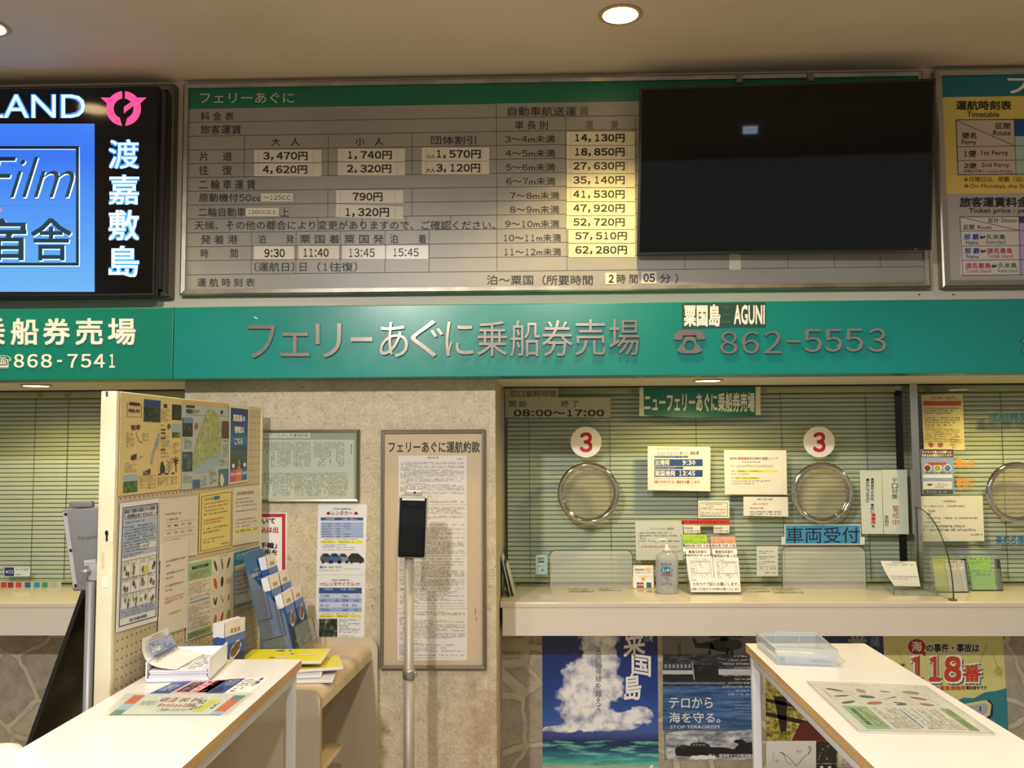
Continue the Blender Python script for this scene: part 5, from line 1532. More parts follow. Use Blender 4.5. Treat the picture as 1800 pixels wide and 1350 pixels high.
    def meadow(b):
        K = mat('#1a0f0e', .5)
        b.shape(LM, [(1360, 1224), (1383, 1224), (1382, 1286), (1372, 1286)], K, 1)
        b.shape(LM, [(1346, 1227), (1420, 1242), (1420, 1249), (1346, 1233)], K, 1); b.shape(LM, [(1346, 1251), (1440, 1272), (1440, 1280), (1346, 1258)], K, 1)
        b.shape(LM, [(1391, 1302), (1407, 1270), (1440, 1262), (1452, 1302)], mat('#5a1f18', .5), 2)
        b.rect(LM, 1346.5, 1302, 1434, 1376, mat('#d3d2d0', .5), 2)
        pts = [(1375, 1325), (1386, 1330), (1394, 1340), (1399, 1346), (1405, 1341), (1410, 1333), (1420, 1326), (1424, 1316)]
        b.path(LM, pts, .9, GREY, 3); b.path(LM, [(1424, 1316), (1420, 1313), (1424, 1311), (1426, 1318), (1421, 1325)], .9, GREY, 3); b.path(LM, [(1378, 1327), (1382, 1338), (1391, 1344)], .7, GREY, 3); b.line(LM, 1370, 1322, 1377, 1324, 1.2, INK, 3); b.ell(LM, 1378, 1325.5, 1.6, 1, RED, 4)
        b.ell(LM, 1366, 1337, 3, 2, GREY, 3); b.ell(LM, 1366, 1337, 2.2, 1.3, mat('#d3d2d0', .5), 4); b.line(LM, 1359, 1320, 1359, 1338, .6, DIM, 3); b.greek(LM, 1400, 1318, 1412, 1323, 1, GREY, 3, .9, ch=4)
        b.rect(LM, 1434.5, 1303, 1470, 1341, mat('#2a2622', .5), 2)
        for k in range(12): b.ell(LM, random.uniform(1437, 1466), random.uniform(1308, 1336), random.uniform(1, 4), random.uniform(1, 2.5), mat(random.choice(['#6f6458', '#a89c8c', '#4d2d22']), .5), 3)
        b.rect(LM, 1435, 1343, 1470, 1376, mat('#1c2450', .5), 2); b.ell(LM, 1444, 1348, 3, 2, mat('#dcdcdc', .5), 3); b.ell(LM, 1458, 1348, 3, 2, mat('#dcdcdc', .5), 3)
    poster('meadow_poster', LM, [(1345, 1160), (1470, 1160), (1473, 1376), (1346.5, 1376)], GRS, 'golden meadow poster with dark fence and hand-drawn map, under the writing desk edge', 'poster', meadow)
    poster('white_leaflet', LM, [(1472, 1300), (1545, 1300), (1547, 1376), (1474, 1376)], mat('#cbc5bd', .6), 'pale sheet on the stone wall beside the meadow poster', 'poster', lambda b: b.greek(LM, 1480, 1310, 1540, 1370, 8, DIM, 1, .8, ch=3))
    def em118(b):
        Y2, TE, W, R_, K = mat('#cfd08a', .5), mat('#2c7f87', .4), mat('#ecece4', .5), mat('#c6401f', .5), mat('#15181c', .5)
        SK = mat('#b9bd79', .5)
        wave = [(1545, 1262), (1600, 1250), (1660, 1232), (1676, 1234), (1694, 1226), (1712, 1227), (1730, 1217), (1752, 1214), (1769, 1209)]
        b.shape(LM, wave + [(1776, 1376), (1545, 1376)], TE, 1)
        for a, c, d, e in ((1576, 1142, 1586, 1160), (1735, 1130, 1722, 1165), (1560, 1175, 1590, 1168), (1745, 1150, 1760, 1190)): b.line(LM, a, c, d, e, 4, SK, 1)
        b.ell(LM, 1755, 1180, 9, 8, SK, 1); b.ell(LM, 1755, 1180, 5, 4, mat('#c9ad3a', .5), 2); b.ell(LM, 1586, 1170, 8, 7, SK, 1)
        b.ell(LM, 1611, 1136.5, 16.5, 14.5, W, 2); b.ell(LM, 1611, 1136.5, 15.5, 13.6, mat('#a5241d', .5), 3); b.shape(LM, [(1618, 1147), (1626, 1154), (1627, 1145)], mat('#a5241d', .5), 3); b.text(LM, '海', 1602, 1127, 1620, 1145, W, 4, .02, 2)
        for m_, L, o in ((W, 2, .085), (K, 4, .025)): b.text(LM, 'の事件・事故は', 1628 - (2 if o > .05 else 0), 1131 - (2 if o > .05 else 0), 1721 + (2 if o > .05 else 0), 1146.5 + (2 if o > .05 else 0), m_, L, o, 2)
        for m_, L, o, g, d in ((mat('#3a545a', .5), 2, .08, 3.5, 2.2), (W, 4, .08, 3.5, 0), (R_, 6, .045, 0, 0)):
            b.text(LM, '118', 1601 - g + d, 1153 - g + d, 1689 + g + d, 1198.5 + g + d, m_, L, o, 3)
            b.text(LM, '番', 1693 - g + d, 1168 - g + d, 1723 + g + d, 1198.5 + g + d, m_, L, o, 2)
        b.text(LM, '海上保安庁', 1598, 1206, 1650, 1213, K, 4, .01, 1); b.text(LM, '緊急通報用', 1652, 1205, 1696, 1213, R_, 4, .02, 1); b.text(LM, '電話番号です', 1697.5, 1205.5, 1734, 1212, K, 4, .015, 1)
        b.shape(LM, [(1660, 1244), (1738, 1229.5), (1745, 1238), (1744.5, 1258), (1737, 1264), (1690, 1266), (1650, 1266)], K, 3); b.shape(LM, [(1658, 1243), (1733, 1230), (1742, 1238), (1740, 1256), (1733, 1261), (1690, 1264), (1648, 1264)], mat('#cfd08a', .5), 4)
        b.shape(LM, [(1690, 1242), (1730, 1236), (1736, 1240), (1734, 1253), (1728, 1257), (1690, 1261)], mat('#a6abb8', .4), 5); b.line(LM, 1722, 1241, 1723, 1250, 2, K, 6)
        for k in range(4): b.line(LM, 1698 + k * 5, 1246, 1698.5 + k * 5, 1256, .8, W, 6)
        b.text(LM, 'に', 1738, 1272, 1753, 1288, W, 3, .10, 2); b.text(LM, 'に', 1739, 1273, 1752, 1287, K, 6, .05, 2)
        for y in (1222, 1270): b.line(LM, 1752, y + 6, 1764, y + 5, .8, mat('#5da3a5', .5), 3)
    poster('emergency_number_poster', LM, [(1551.5, 1096), (1761, 1096), (1778, 1376), (1556, 1376)], mat('#d0cf86', .5), 'yellow and teal emergency poster with big red 118 numerals', 'poster', em118)


# ------------------------------------------------------------------ pegboard screen
PEG_Z = 1.805
PN, PF = PZ(205, 687, PEG_Z), PZ(463, 716, PEG_Z)
PE = (PF - PN); PE.z = 0; PL = PE.length; PE.normalize()
PNOR = Vector((PE.y, -PE.x, 0))
PEGM = PlaneMap(PN + PNOR * .0005, PNOR)


def pegboard():
    root = empty('pegboard_screen', Vector((PN.x, PN.y, 0)) + PE * (PL / 2), 'cream pegboard screen on posts, covered with pinned notices', 'pegboard')
    cream = NT('yellowed_cream_paint')
    CRM = cream.done(cream.mix(cream.ramp(cream.noise(7, 4), [(.45, 0.0), (.7, 1.0)]), '#d9d4b6', '#cdc5a2'), .45)
    n = NT('pegboard_holes')
    u = n.along(PN, PE); v = n.along(PN, (0, 0, 1))
    st = .0255
    fu = n.math('SUBTRACT', n.math('FRACT', n.math('ADD', n.math('DIVIDE', u, st), 100.0)), .5)
    fv = n.math('SUBTRACT', n.math('FRACT', n.math('ADD', n.math('DIVIDE', v, st), 100.0)), .5)
    d = n.math('SQRT', n.math('ADD', n.math('MULTIPLY', fu, fu), n.math('MULTIPLY', fv, fv)))
    hole = n.ramp(d, [(.10, 1.0), (.13, 0.0)])
    PGM = n.done(n.mix(hole, n.mix(n.noise(4, 3), '#c9bda0', '#bfb293'), '#35291c'), .6)
    th = .045
    o = Vector((PN.x, PN.y, 0))
    up = Vector((0, 0, 1))
    for k in (0, 1):
        s = o + PE * (0.0 if k == 0 else PL - .02)
        b = MB(); b.rbox(s, PE * .02, -PNOR * th, up * PEG_Z, .003, CRM); b.build('post', root)
        b = MB(); b.rbox(s - PNOR * th - PE * .004, PE * .028, PNOR * th, up * .012, .003, BLACKM); b.build('foot', root)
    for z in (PEG_Z - .018, .52):
        b = MB(); b.rbox(o + PE * .02 + up * z, PE * (PL - .04), -PNOR * th, up * .018, .003, CRM); b.build('rail', root)
    b = MB(); b.obox(o + PE * .02 - PNOR * .008 + up * .535, PE * (PL - .04), PNOR * .006, up * (PEG_Z - .018 - .535), PGM); b.build('board', root)
    # lock plate and tape on the near post
    en = -PE
    em = PlaneMap(PN - PE * .0006, en)
    b = MB(); b.ell(em, 187.5, 937, 3, 5, BLACKM, 1, 0); b.rect(em, 186, 938, 189.5, 951.5, BLACKM, 1, 0); b.build('keyhole', root)
    for q, c in (((179, 1014, 190.5, 1033), '#e4e2cf'), ((178, 971, 183, 998), '#cbbf97'), ((193.5, 935, 199, 953), '#dcd8bd'), ((186, 688, 190, 697), '#3f4a6a')):
        b = MB(); b.slab(em, q, mat(c, .5), .0006); b.build('tape_patch', root)


def peg_poster(name, q, paper, label, fn, cat='poster'):
    c = [PEGM(*p, .001) for p in q]
    mp = QuadMap(*c)
    b = MB(); b.slab(mp, (0, 0, 1, 1), paper, .001)
    fn(b, mp)
    return b.build(name, None, label, cat)


def veggies(b, mp, t=.001):
    """four rows of three dried pods and roots, green title block, close writing"""
    b.rect(mp, .02, .03, .50, .25, mat('#8fb382', .6), 1, t)
    b.text(mp, '農薬 許可は危険！', .09, .07, .44, .115, mat('#1d2b22', .6), 2, .02, 0, t); b.greek(mp, .06, .14, .46, .23, 3, mat('#a5553c', .6), 2, .9, t, ch=.026)
    b.greek(mp, .03, .28, .48, .50, 10, mat('#7c5a58', .7), 2, .85, t, ch=.016); b.rect(mp, .06, .515, .46, .54, mat('#9fb0cc', .6), 1, t); b.greek(mp, .06, .517, .46, .538, 1, mat('#2c3a72', .6), 2, .9, t, ch=.02, short=.95)
    b.greek(mp, .03, .56, .48, .88, 14, GREY, 2, .85, t, ch=.016)
    b.rect(mp, .02, .90, .50, .985, mat('#7f9c6a', .6), 1, t); b.greek(mp, .04, .91, .48, .975, 3, mat('#26321f', .6), 2, .9, t, ch=.018)
    cols = ['#3b4a33', '#4a4f42', '#3d3a38', '#b0553a', '#34383a', '#a03a32', '#3f4a38', '#4a5242', '#8a3a30', '#a8703a', '#b03a3a', '#8f8a2a']
    for i in range(4):
        for j in range(3):
            cx, cy = .585 + j * .15, .13 + i * .235
            m_ = mat(cols[i * 3 + j], .6)
            if (i, j) == (1, 2):
                for k in range(3): b.ell(mp, cx - .03 + k * .03, cy + .01 * k, .006, .045, mat(('#3d3a38', '#a03a32', '#b0302c')[k], .6), 2, t, 12, .5)
            elif (i, j) == (2, 1):
                for k in range(4): b.line(mp, cx - .03 + k * .008, cy - .07 + k * .02, cx + .02, cy + .05 - k * .01, .006, m_, 2, t)
            elif (i, j) == (2, 0):
                for k in (-1, 1): b.ell(mp, cx + k * .018, cy, .014, .055, m_, 2, t, 16, k * .25)
            else:
                b.ell(mp, cx, cy, (.022, .014, .02, .03, .03, .02, .02, .02, .013, .03, .022, .04)[i * 3 + j], (.08, .08, .08, .08, .07, .05, .05, .05, .05, .06, .07, .075)[i * 3 + j], m_, 2, t, 20, (-.4, -.2, .4, -.3, .1, 0, 0, 0, .1, .2, .4, .1)[i * 3 + j])
            b.greek(mp, cx - .06, cy + .09, cx + .05, cy + .105, 1, DIM, 2, .8, t, ch=.014)
    for j in range(1, 3): b.line(mp, .51 + j * .155, .03, .51 + j * .155, .97, .003, mat('#b9b2a0', .6), 1, t)
    for i in range(1, 4): b.line(mp, .52, .03 + i * .235, .98, .03 + i * .235, .002, mat('#b9b2a0', .6), 1, t)
    b.greek(mp, .68, .012, .9, .032, 1, INK, 2, .95, t, ch=.02, short=.95)


def photo_mat(name, stops, scale, base, stretch=None):
    n = NT(name)
    c = n.ramp(n.noise(scale, 5, .7, stretch=stretch), stops)
    return n.done(c, .5)


def pegboard_posters():
    PAPY = mat('#cdb97d', .5)
    TREES, FIELD = photo_mat('treetop_photo', [(.36, '#0e1410'), (.5, '#26301f'), (.64, '#4f5a3c'), (.76, '#a5a890')], 70, 0), photo_mat('field_photo', [(.36, '#1c2c16'), (.5, '#3b5a28'), (.66, '#6d8a4a')], 45, 0)
    BL_, SKY, PALE = mat('#2a3f78', .5), mat('#8fa7b8', .5), mat('#b5bdb8', .5)
    K = mat('#2c2a20', .6)
    def p1(b, m):
        b.frame(m, .09, .10, .31, .23, .006, K, 2, .001, .003); b.rect(m, .12, .085, .28, .115, K, 3, .001); b.text(m, '粟国島の紹介', .11, .15, .29, .185, K, 2, .03, 0, .001)
        b.rect(m, .345, .04, .62, .12, BL_, 1, .001); b.rect(m, .345, .12, .62, .27, TREES, 1, .001); b.rect(m, .82, .065, .99, .235, mat('#1b1d1c', .5), 1, .001); b.greek(m, .85, .09, .97, .21, 8, mat('#7c7a68', .6), 2, .8, .001, ch=.012)
        b.rect(m, .825, .28, .975, .37, SKY, 1, .001); b.rect(m, .825, .37, .975, .43, FIELD, 1, .001)
        b.text(m, '粟国', .67, .07, .73, .115, K, 2, .05, 0, .001); b.greek(m, .63, .13, .80, .26, 9, K, 2, .85, .001, ch=.014)
        b.text(m, '気候と地形', .155, .305, .29, .36, K, 2, .04, 0, .001, skew=-.01); b.greek(m, .09, .385, .23, .53, 9, K, 2, .85, .001, ch=.014); b.greek(m, .33, .385, .43, .47, 5, K, 2, .8, .001, ch=.014)
        b.path(m, [(.24, .38), (.25, .43), (.28, .47), (.34, .49)], .006, K, 2, .001)
        for y, xs_ in ((.36, .53), (.39, .55), (.44, .53), (.5, .52)): b.greek(m, xs_, y, xs_ + .07, y + .012, 1, K, 2, .9, .001, ch=.014)
        isl = mat('#8795a8', .5)
        for cx, cy, rx, ry, r in ((.585, .44, .02, .05, .4), (.56, .50, .03, .035, .3), (.525, .56, .018, .04, .6), (.50, .62, .015, .04, .3), (.485, .68, .02, .03, .5)): b.ell(m, cx, cy, rx, ry, isl, 2, .001, 16, r, .15)
        b.greek(m, .63, .29, .71, .32, 1, K, 2, .9, .001, ch=.03); b.ell(m, .765, .31, .03, .03, mat('#5c5a48', .6), 2, .001, 16, 0, .25)
        for y in (.34, .375, .43, .55): b.rect(m, .63, y, .71, y + .015, K, 2, .001)
        b.greek(m, .63, .40, .79, .43, 2, K, 2, .8, .001, ch=.014); b.greek(m, .63, .45, .80, .535, 6, K, 2, .85, .001, ch=.014); b.greek(m, .63, .57, .80, .65, 6, K, 2, .85, .001, ch=.014); b.greek(m, .84, .48, .98, .61, 8, K, 2, .85, .001, ch=.014)
        b.text(m, '地形', .16, .60, .25, .66, K, 2, .05, 0, .001, skew=-.015); b.greek(m, .08, .68, .25, .78, 6, K, 2, .85, .001, ch=.014); b.greek(m, .28, .62, .41, .66, 2, K, 2, .4, .001, ch=.02)
        b.text(m, '人口世帯', .35, .76, .47, .82, K, 2, .05, 0, .001, skew=-.02)
        b.rect(m, .06, .80, .27, .865, SKY, 1, .001); b.rect(m, .06, .865, .27, .975, FIELD, 1, .001); b.greek(m, .29, .82, .42, .97, 9, K, 2, .85, .001, ch=.014); b.frame(m, .43, .82, .55, .955, .004, K, 2, .001, .003); b.greek(m, .44, .83, .54, .95, 6, K, 2, .6, .001, ch=.012)
        for k, (cx, c_) in enumerate(((.665, '#2c3a34'), (.785, '#77756a'), (.895, '#2c3024'))):
            mm = mat(c_, .6)
            if k == 2:
                b.line(m, cx, .68, cx + .01, .81, .016, mm, 2, .001)
                for q in range(7): b.line(m, cx, .68, cx + .06 * math.cos(q * .9), .68 + .05 * math.sin(q * .9), .012, mm, 2, .001)
            elif k == 1:
                for q in range(6): b.line(m, cx, .80 - q * .02, cx + (.05 if q % 2 else -.05), .76 - q * .022, .010, mm, 2, .001)
                b.line(m, cx, .68, cx, .83, .006, mm, 2, .001)
            else:
                b.ell(m, cx - .01, .75, .03, .07, mm, 2, .001, 18, .1); b.ell(m, cx + .025, .77, .02, .05, mm, 2, .001, 18, -.1)
            b.rect(m, cx - .07, .81, cx - .02, .828, K, 2, .001); b.greek(m, cx - .08, .85, cx + .045, .94, 6, K, 2, .85, .001, ch=.013)
        b.line(m, .60, .3, .59, .95, .002, mat('#a8925a', .6), 1, .001)
    peg_poster('island_guide_poster', [(211.3, 690), (318.6, 702), (317, 859.6), (207, 872.4)], PAPY, 'yellowed island introduction poster with photos at the top of the pegboard', p1)
    ISL = photo_mat('island_relief_print', [(.36, '#7f8f55'), (.5, '#93a06a'), (.62, '#b3b083'), (.74, '#cfc7a2')], 60, 0)
    def p2(b, m):
        b.rect(m, 0, 0, 1, .05, mat('#c7a465', .5), 1, .001)
        out = [(.60, .08), (.68, .10), (.76, .17), (.82, .30), (.84, .42), (.80, .55), (.74, .62), (.70, .70), (.66, .66), (.56, .65), (.44, .69), (.34, .74), (.24, .78), (.21, .70), (.24, .58), (.29, .44), (.38, .30), (.46, .18), (.50, .10)]
        W_B = mat('#8fa8b5', .5)
        b.ell(m, .52, .70, .34, .11, W_B, 1, .001, 24, -.25, .1); b.shape(m, out, ISL, 2, .001)
        for _ in range(70):
            b.ell(m, random.uniform(.5, .80), random.uniform(.42, .60), .008, .006, mat(random.choice(['#d6cba5', '#b9a070', '#6d7a4a']), .6), 3, .001, 6)
        b.rect(m, .07, .06, .24, .085, K, 2, .001); b.text(m, '粟国島マップ', .07, .10, .33, .15, K, 2, .02, 0, .001); b.line(m, .05, .17, .98, .155, .004, DIM, 2, .001)
        for q, mm in (((.0, .20, .20, .41), TREES), ((.0, .58, .20, .80), photo_mat('shore_photo', [(.4, '#202a30'), (.55, '#4b5a62'), (.7, '#8c9aa0')], 50, 0)), ((.84, .22, .995, .43), mat('#5c3a30', .5)), ((.21, .90, .36, .995), mat('#3b5f8a', .5)), ((.77, .80, .995, .995), mat('#4a6788', .5))): b.rect(m, *q, mm, 2, .001)
        b.rect(m, .01, .2, .19, .26, mat('#5f8aa8', .5), 3, .001); b.ell(m, .28, .29, .04, .04, mat('#9a5a4a', .5), 2, .001, 14, .4, .3); b.ell(m, .83, .11, .025, .025, K, 3, .001, 10, .3, .3); b.ell(m, .84, .93, .05, .07, mat('#c9c7b2', .5), 3, .001, 14, 0, .2)
        b.greek(m, .03, .43, .20, .55, 6, K, 2, .85, .001, ch=.018); b.greek(m, .02, .83, .20, .93, 5, K, 2, .85, .001, ch=.018); b.greek(m, .87, .45, .98, .66, 8, K, 2, .85, .001, ch=.018); b.greek(m, .38, .86, .52, .98, 6, K, 2, .8, .001, ch=.018); b.greek(m, .56, .80, .74, .97, 7, K, 2, .8, .001, ch=.018); b.greek(m, .8, .68, .98, .76, 4, K, 2, .8, .001, ch=.018)
    peg_poster('island_map_poster', [(319.6, 702.4), (401, 709.3), (400, 852.6), (318.5, 861.2)], mat('#a9b3ad', .5), 'pale blue poster with a large green island map on the pegboard', p2)
    def p3(b, m):
        n = NT('blue_shore_print')
        zt, zb = m(0, 0).z, m(0, 1).z
        b.rect(m, .06, .04, .95, .975, n.done(n.ramp(n.along((0, 0, zb), (0, 0, 1), zt - zb), [(0.18, '#3a4236'), (.40, '#4c5b4e'), (.44, '#2f4f74'), (.55, '#3d6d99'), (.75, '#234a82'), (1.0, '#1d2c5c')]), .5), 1, .001)
        W = mat('#e4e4df', .6)
        b.text(m, '粟国島の', .17, .12, .80, .21, W, 2, .03, 1, .001); b.text(m, '情報は', .25, .27, .74, .36, W, 2, .03, 1, .001); b.text(m, 'こちら', .26, .42, .68, .51, W, 2, .03, 1, .001)
        b.shape(m, [(.4, .83), (.5, .68), (.6, .83)], mat('#a5937a', .6), 2, .001)
        for k, c_ in enumerate(('#b34f86', '#d9792f', '#2f6fae')):
            b.rect(m, .06 + k * .297, .82, .06 + (k + 1) * .297, .975, mat(c_, .5), 2, .001); b.text(m, ('観光地', '飲食店', '宿泊施設')[k], .08 + k * .297, .86, .33 + k * .297, .90, W, 3, .02, 0, .001)
            b.rect(m, .15 + k * .297, .75, .27 + k * .297, .80, W, 2, .001)
    peg_poster('island_information_poster', [(402.5, 710.5), (437, 715), (434.4, 846), (401, 851.7)], mat('#d5d2c6', .5), 'narrow blue island information poster beside the bare pegboard strip', p3)
    def p4(b, m):
        N = mat('#3a4676', .6); BG = mat('#a5b1c4', .5)
        b.frame(m, .05, .035, .97, .965, .02, N, 1, .001, .008); b.frame(m, .09, .05, .94, .13, .012, N, 2, .001, .004)
        b.text(m, '船舶で貨物を運送される皆様へ', .10, .056, .93, .088, N, 2, .02, 1, .001); b.text(m, '～危険物はありませんか？～', .10, .095, .93, .125, N, 2, .02, 1, .001)
        b.rect(m, .08, .135, .95, .43, BG, 1, .001); b.greek(m, .12, .15, .62, .17, 1, N, 2, .95, .001, ch=.045, short=.95); b.greek(m, .10, .185, .92, .40, 9, N, 2, .9, .001, ch=.03, short=.6); b.rect(m, .50, .345, .92, .385, WHITE, 2, .001); b.greek(m, .52, .35, .9, .38, 2, N, 3, .9, .001, ch=.025); b.greek(m, .10, .405, .8, .44, 2, N, 2, .9, .001, ch=.03)
        for y in (.46, .60, .72): b.line(m, .09, y, .94, y, .003, N, 2, .001)
        for x in (.09, .30, .52, .73, .94): b.line(m, x, .46, x, .82, .006, N, 2, .001)
        random.seed(3)
        for i in range(3):
            for j in range(4):
                x, y = .11 + j * .212, .465 + i * .125
                b.greek(m, x, y, x + .17, y + .035, 3, K, 2, .85, .001, ch=.02)
                for _ in range(3): b.ell(m, x + random.uniform(.03, .15), y + random.uniform(.05, .105), .025, .022, mat(random.choice(['#5c584a', '#6f7a58', '#4a4a50', '#8a8068']), .6), 2, .001, 10, 0, .3)
        b.rect(m, .60, .53, .70, .585, mat('#c9b93a', .5), 3, .001)
        b.rect(m, .08, .83, .95, .905, BG, 1, .001); b.greek(m, .09, .835, .94, .90, 4, N, 2, .9, .001, ch=.025, short=.9); b.text(m, '国土交通省海事局', .30, .92, .72, .945, N, 2, .02, 0, .001)
    peg_poster('dangerous_goods_notice', [(211, 885), (279, 876), (275, 1091), (203, 1112)], mat('#d8d8d2', .5), 'white notice in blue ink about dangerous goods, lowest beside the near post', p4, 'notice')
    def p5(b, m):
        b.greek(m, .12, .24, .55, .28, 1, K, 2, .9, .001, ch=.035, short=.95); b.greek(m, .15, .33, .5, .37, 1, K, 2, .9, .001, ch=.035, short=.95)
        for y in (.40, .52, .64): b.line(m, .12, y, .9, y, .004, DIM, 2, .001)
        for j in range(4): b.greek(m, .18 + j * .18, .43, .30 + j * .18, .485, 1, mat(('#a5553c', '#2c2a20', '#a5553c', '#2c2a20')[j], .6), 2, 1, .001, ch=.05, short=.99); b.greek(m, .18 + j * .18, .55, .30 + j * .18, .60, 1, K, 2, 1, .001, ch=.04, short=.99)
        b.greek(m, .12, .67, .92, .70, 1, DIM, 2, .9, .001, ch=.025)
    peg_poster('sailing_time_notice', [(280, 877.5), (347.5, 870.5), (346, 975), (279.5, 986)], mat('#cfc7b4', .55), 'plain pinned notice with a small ruled time table on the pegboard', p5, 'notice')
    def p6(b, m):
        R_ = mat('#b0463a', .6)
        for k in range(4):
            y = .19 + k * .135
            b.greek(m, .18, y, .90, y + .03, 1, K if k < 3 else R_, 2, .95, .002, ch=.05, short=.95)
            if k < 3: b.greek(m, .30, y, .55, y + .03, 1, R_, 3, .95, .002, ch=.05, short=.95)
            b.greek(m, .18, y + .05, .45, y + .08, 1, K if k < 3 else R_, 2, .95, .002, ch=.05)
        b.greek(m, .18, .63, .85, .66, 1, R_, 2, .95, .002, ch=.05); b.greek(m, .34, .77, .82, .80, 1, K, 2, 1, .002, ch=.04, short=.99)
    m6 = [(282, 956), (329, 946), (326, 1103), (276, 1120)]
    b = MB(); mp = QuadMap(*[PEGM(*p, .0026) for p in m6]); b.slab(mp, (0, 0, 1, 1), mat('#d2cbb8', .55), .001); p6(b, mp)
    b.build('red_marked_notice', None, 'plain pinned notice with lines picked out in red, overlapping the time table notice', 'notice')
    def p7(b, m):
        b.frame(m, .03, .05, .97, .97, .015, K, 1, .001, .008)
        b.text(m, 'フェリーより', .12, .09, .38, .14, K, 2, .02, 0, .001); b.rect(m, .40, .085, .58, .145, mat('#3d6a9c', .6), 2, .001); b.greek(m, .6, .09, .9, .14, 1, K, 2, .95, .001, ch=.05, short=.95)
        R_ = mat('#a5452f', .6)
        for y, c_, e in ((.17, R_, .9), (.23, K, .9), (.29, R_, .75), (.35, K, .85), (.45, R_, .8), (.50, R_, .7), (.59, K, .9), (.65, K, .6), (.77, R_, .8), (.82, K, .5)): b.greek(m, .10, y, e, y + .04, 1, c_, 2, .92, .001, ch=.035, short=.9)
        b.greek(m, .66, .89, .92, .93, 1, K, 2, 1, .001, ch=.035, short=.95)
    peg_poster('yellow_notice', [(351, 867.5), (408, 858.5), (406, 961.5), (349, 973)], mat('#d6c777', .5), 'bright yellow pinned notice with a dark rounded border on the pegboard', p7, 'notice')
    def p8(b, m):
        b.text(m, '泊港発 粟国港発 運航日程', .12, .08, .75, .14, GREY, 2, 0, 0, .001)
        for y in (.19, .25, .31, .40, .55, .61, .67): b.greek(m, .08, y, .92, y + .035, 1, GREY, 2, .9, .001, ch=.03, short=.6)
        b.rect(m, .08, .74, .93, .79, YELLOW, 1, .001); b.greek(m, .08, .74, .93, .79, 1, K, 2, .9, .001, ch=.04, short=.95); b.rect(m, .05, .85, .12, .89, YELLOW, 1, .001)
    peg_poster('highlighted_notice', [(409, 857.6), (456, 853), (455, 951), (408, 959)], mat('#d3cdbb', .55), 'white pinned notice with one line marked in yellow at the pegboard far end', p8, 'notice')
    peg_poster('plant_import_notice', [(328, 988), (409, 970), (409, 1099), (326, 1128)], mat('#d5cfbd', .55), 'pinned notice with a green title block and rows of pods and roots', lambda b, m: veggies(b, m), 'notice')
    def p10(b, m):
        b.rect(m, 0, .02, 1, .24, mat('#2f7f9f', .5), 1, .001); b.text(m, 'お知らせ', .3, .06, .9, .12, WHITE, 2, .02, 0, .001)
        b.ell(m, .2, .12, .14, .07, mat('#5aa0b5', .5), 2, .001, 18, 0, .15)
        for y in (.28, .36, .44, .52, .60, .68, .76): b.greek(m, .06, y, .9, y + .05, 1, mat('#a5452f', .6) if y in (.52, .60) else K, 2, .92, .001, ch=.06, short=.6)
        b.frame(m, .0, .24, 1, .99, .03, mat('#2f7f9f', .5), 1, .001, .02)
    peg_poster('teal_headed_notice', [(410, 970), (456, 957.5), (455, 1054), (409.5, 1067)], mat('#d3cdbb', .55), 'pinned notice with a teal heading, partly behind the leaflet rack', p10, 'notice')


pier_things(); low_posters(); pegboard(); pegboard_posters()
# ------------------------------------------------------------------ writing desks, cabinet and what stands on them
TM = PlaneMap((0, 0, TABLE_Z), (0, 0, 1))
TOPW = mat('#e9e7e2', .22)
OAK = NT('oak_edge_band')
OAKM = OAK.done(OAK.ramp(OAK.noise(14, 4, .6, stretch=(1, .15, 3)), [(.35, '#b98f56'), (.6, '#cda66c'), (.75, '#d9b880')]), .45)
LEGM = mat('#cfd2d6', .35)


def writing_desk(x0, x1, y1, lab):
    y0 = y1 - 1.2
    root = empty('writing_desk', ((x0 + x1) / 2, (y0 + y1) / 2, 0), lab, 'desk', 'white writing desks')
    t = .026
    b = MB(); b.box(x0, x1, y0, y1, TABLE_Z - .0015, TABLE_Z, TOPW); b.box(x0 + .001, x1 - .001, y0 + .001, y1 - .001, TABLE_Z - t, TABLE_Z - .0015, OAKM); b.build('tabletop', root)
    s = .026; i = .012
    for cx in (x0 + i, x1 - i - s):
        for cy in (y0 + i, y1 - i - s):
            b = MB(); b.rbox((cx, cy, 0.0), (s, 0, 0), (0, s, 0), (0, 0, TABLE_Z - t), .003, LEGM); b.build('leg', root)
    for cx in (x0 + i, x1 - i - s):
        b = MB(); b.rbox((cx + .002, y0 + i + s, TABLE_Z - t - .034), (s - .004, 0, 0), (0, 1.2 - 2 * (i + s), 0), (0, 0, .034), .002, LEGM); b.build('side_rail', root)
    for cy in (y0 + i, y1 - i - s):
        b = MB(); b.rbox((x0 + i + s, cy + .002, TABLE_Z - t - .034), (x1 - x0 - 2 * (i + s), 0, 0), (0, s - .004, 0), (0, 0, .034), .002, LEGM); b.build('end_rail', root)


def desks():
    a = PZ(531, 1159, TABLE_Z)
    writing_desk(-1.112, a.x, a.y, 'white oak-edged writing desk beside the pegboard, with letter tray and flyers')
    p, q = PZ(1309, 1130, TABLE_Z), PZ(1521, 1132, TABLE_Z)
    writing_desk(p.x, q.x, (p.y + q.y) / 2, 'white oak-edged writing desk before the counter posters, with the vegetable sheet')


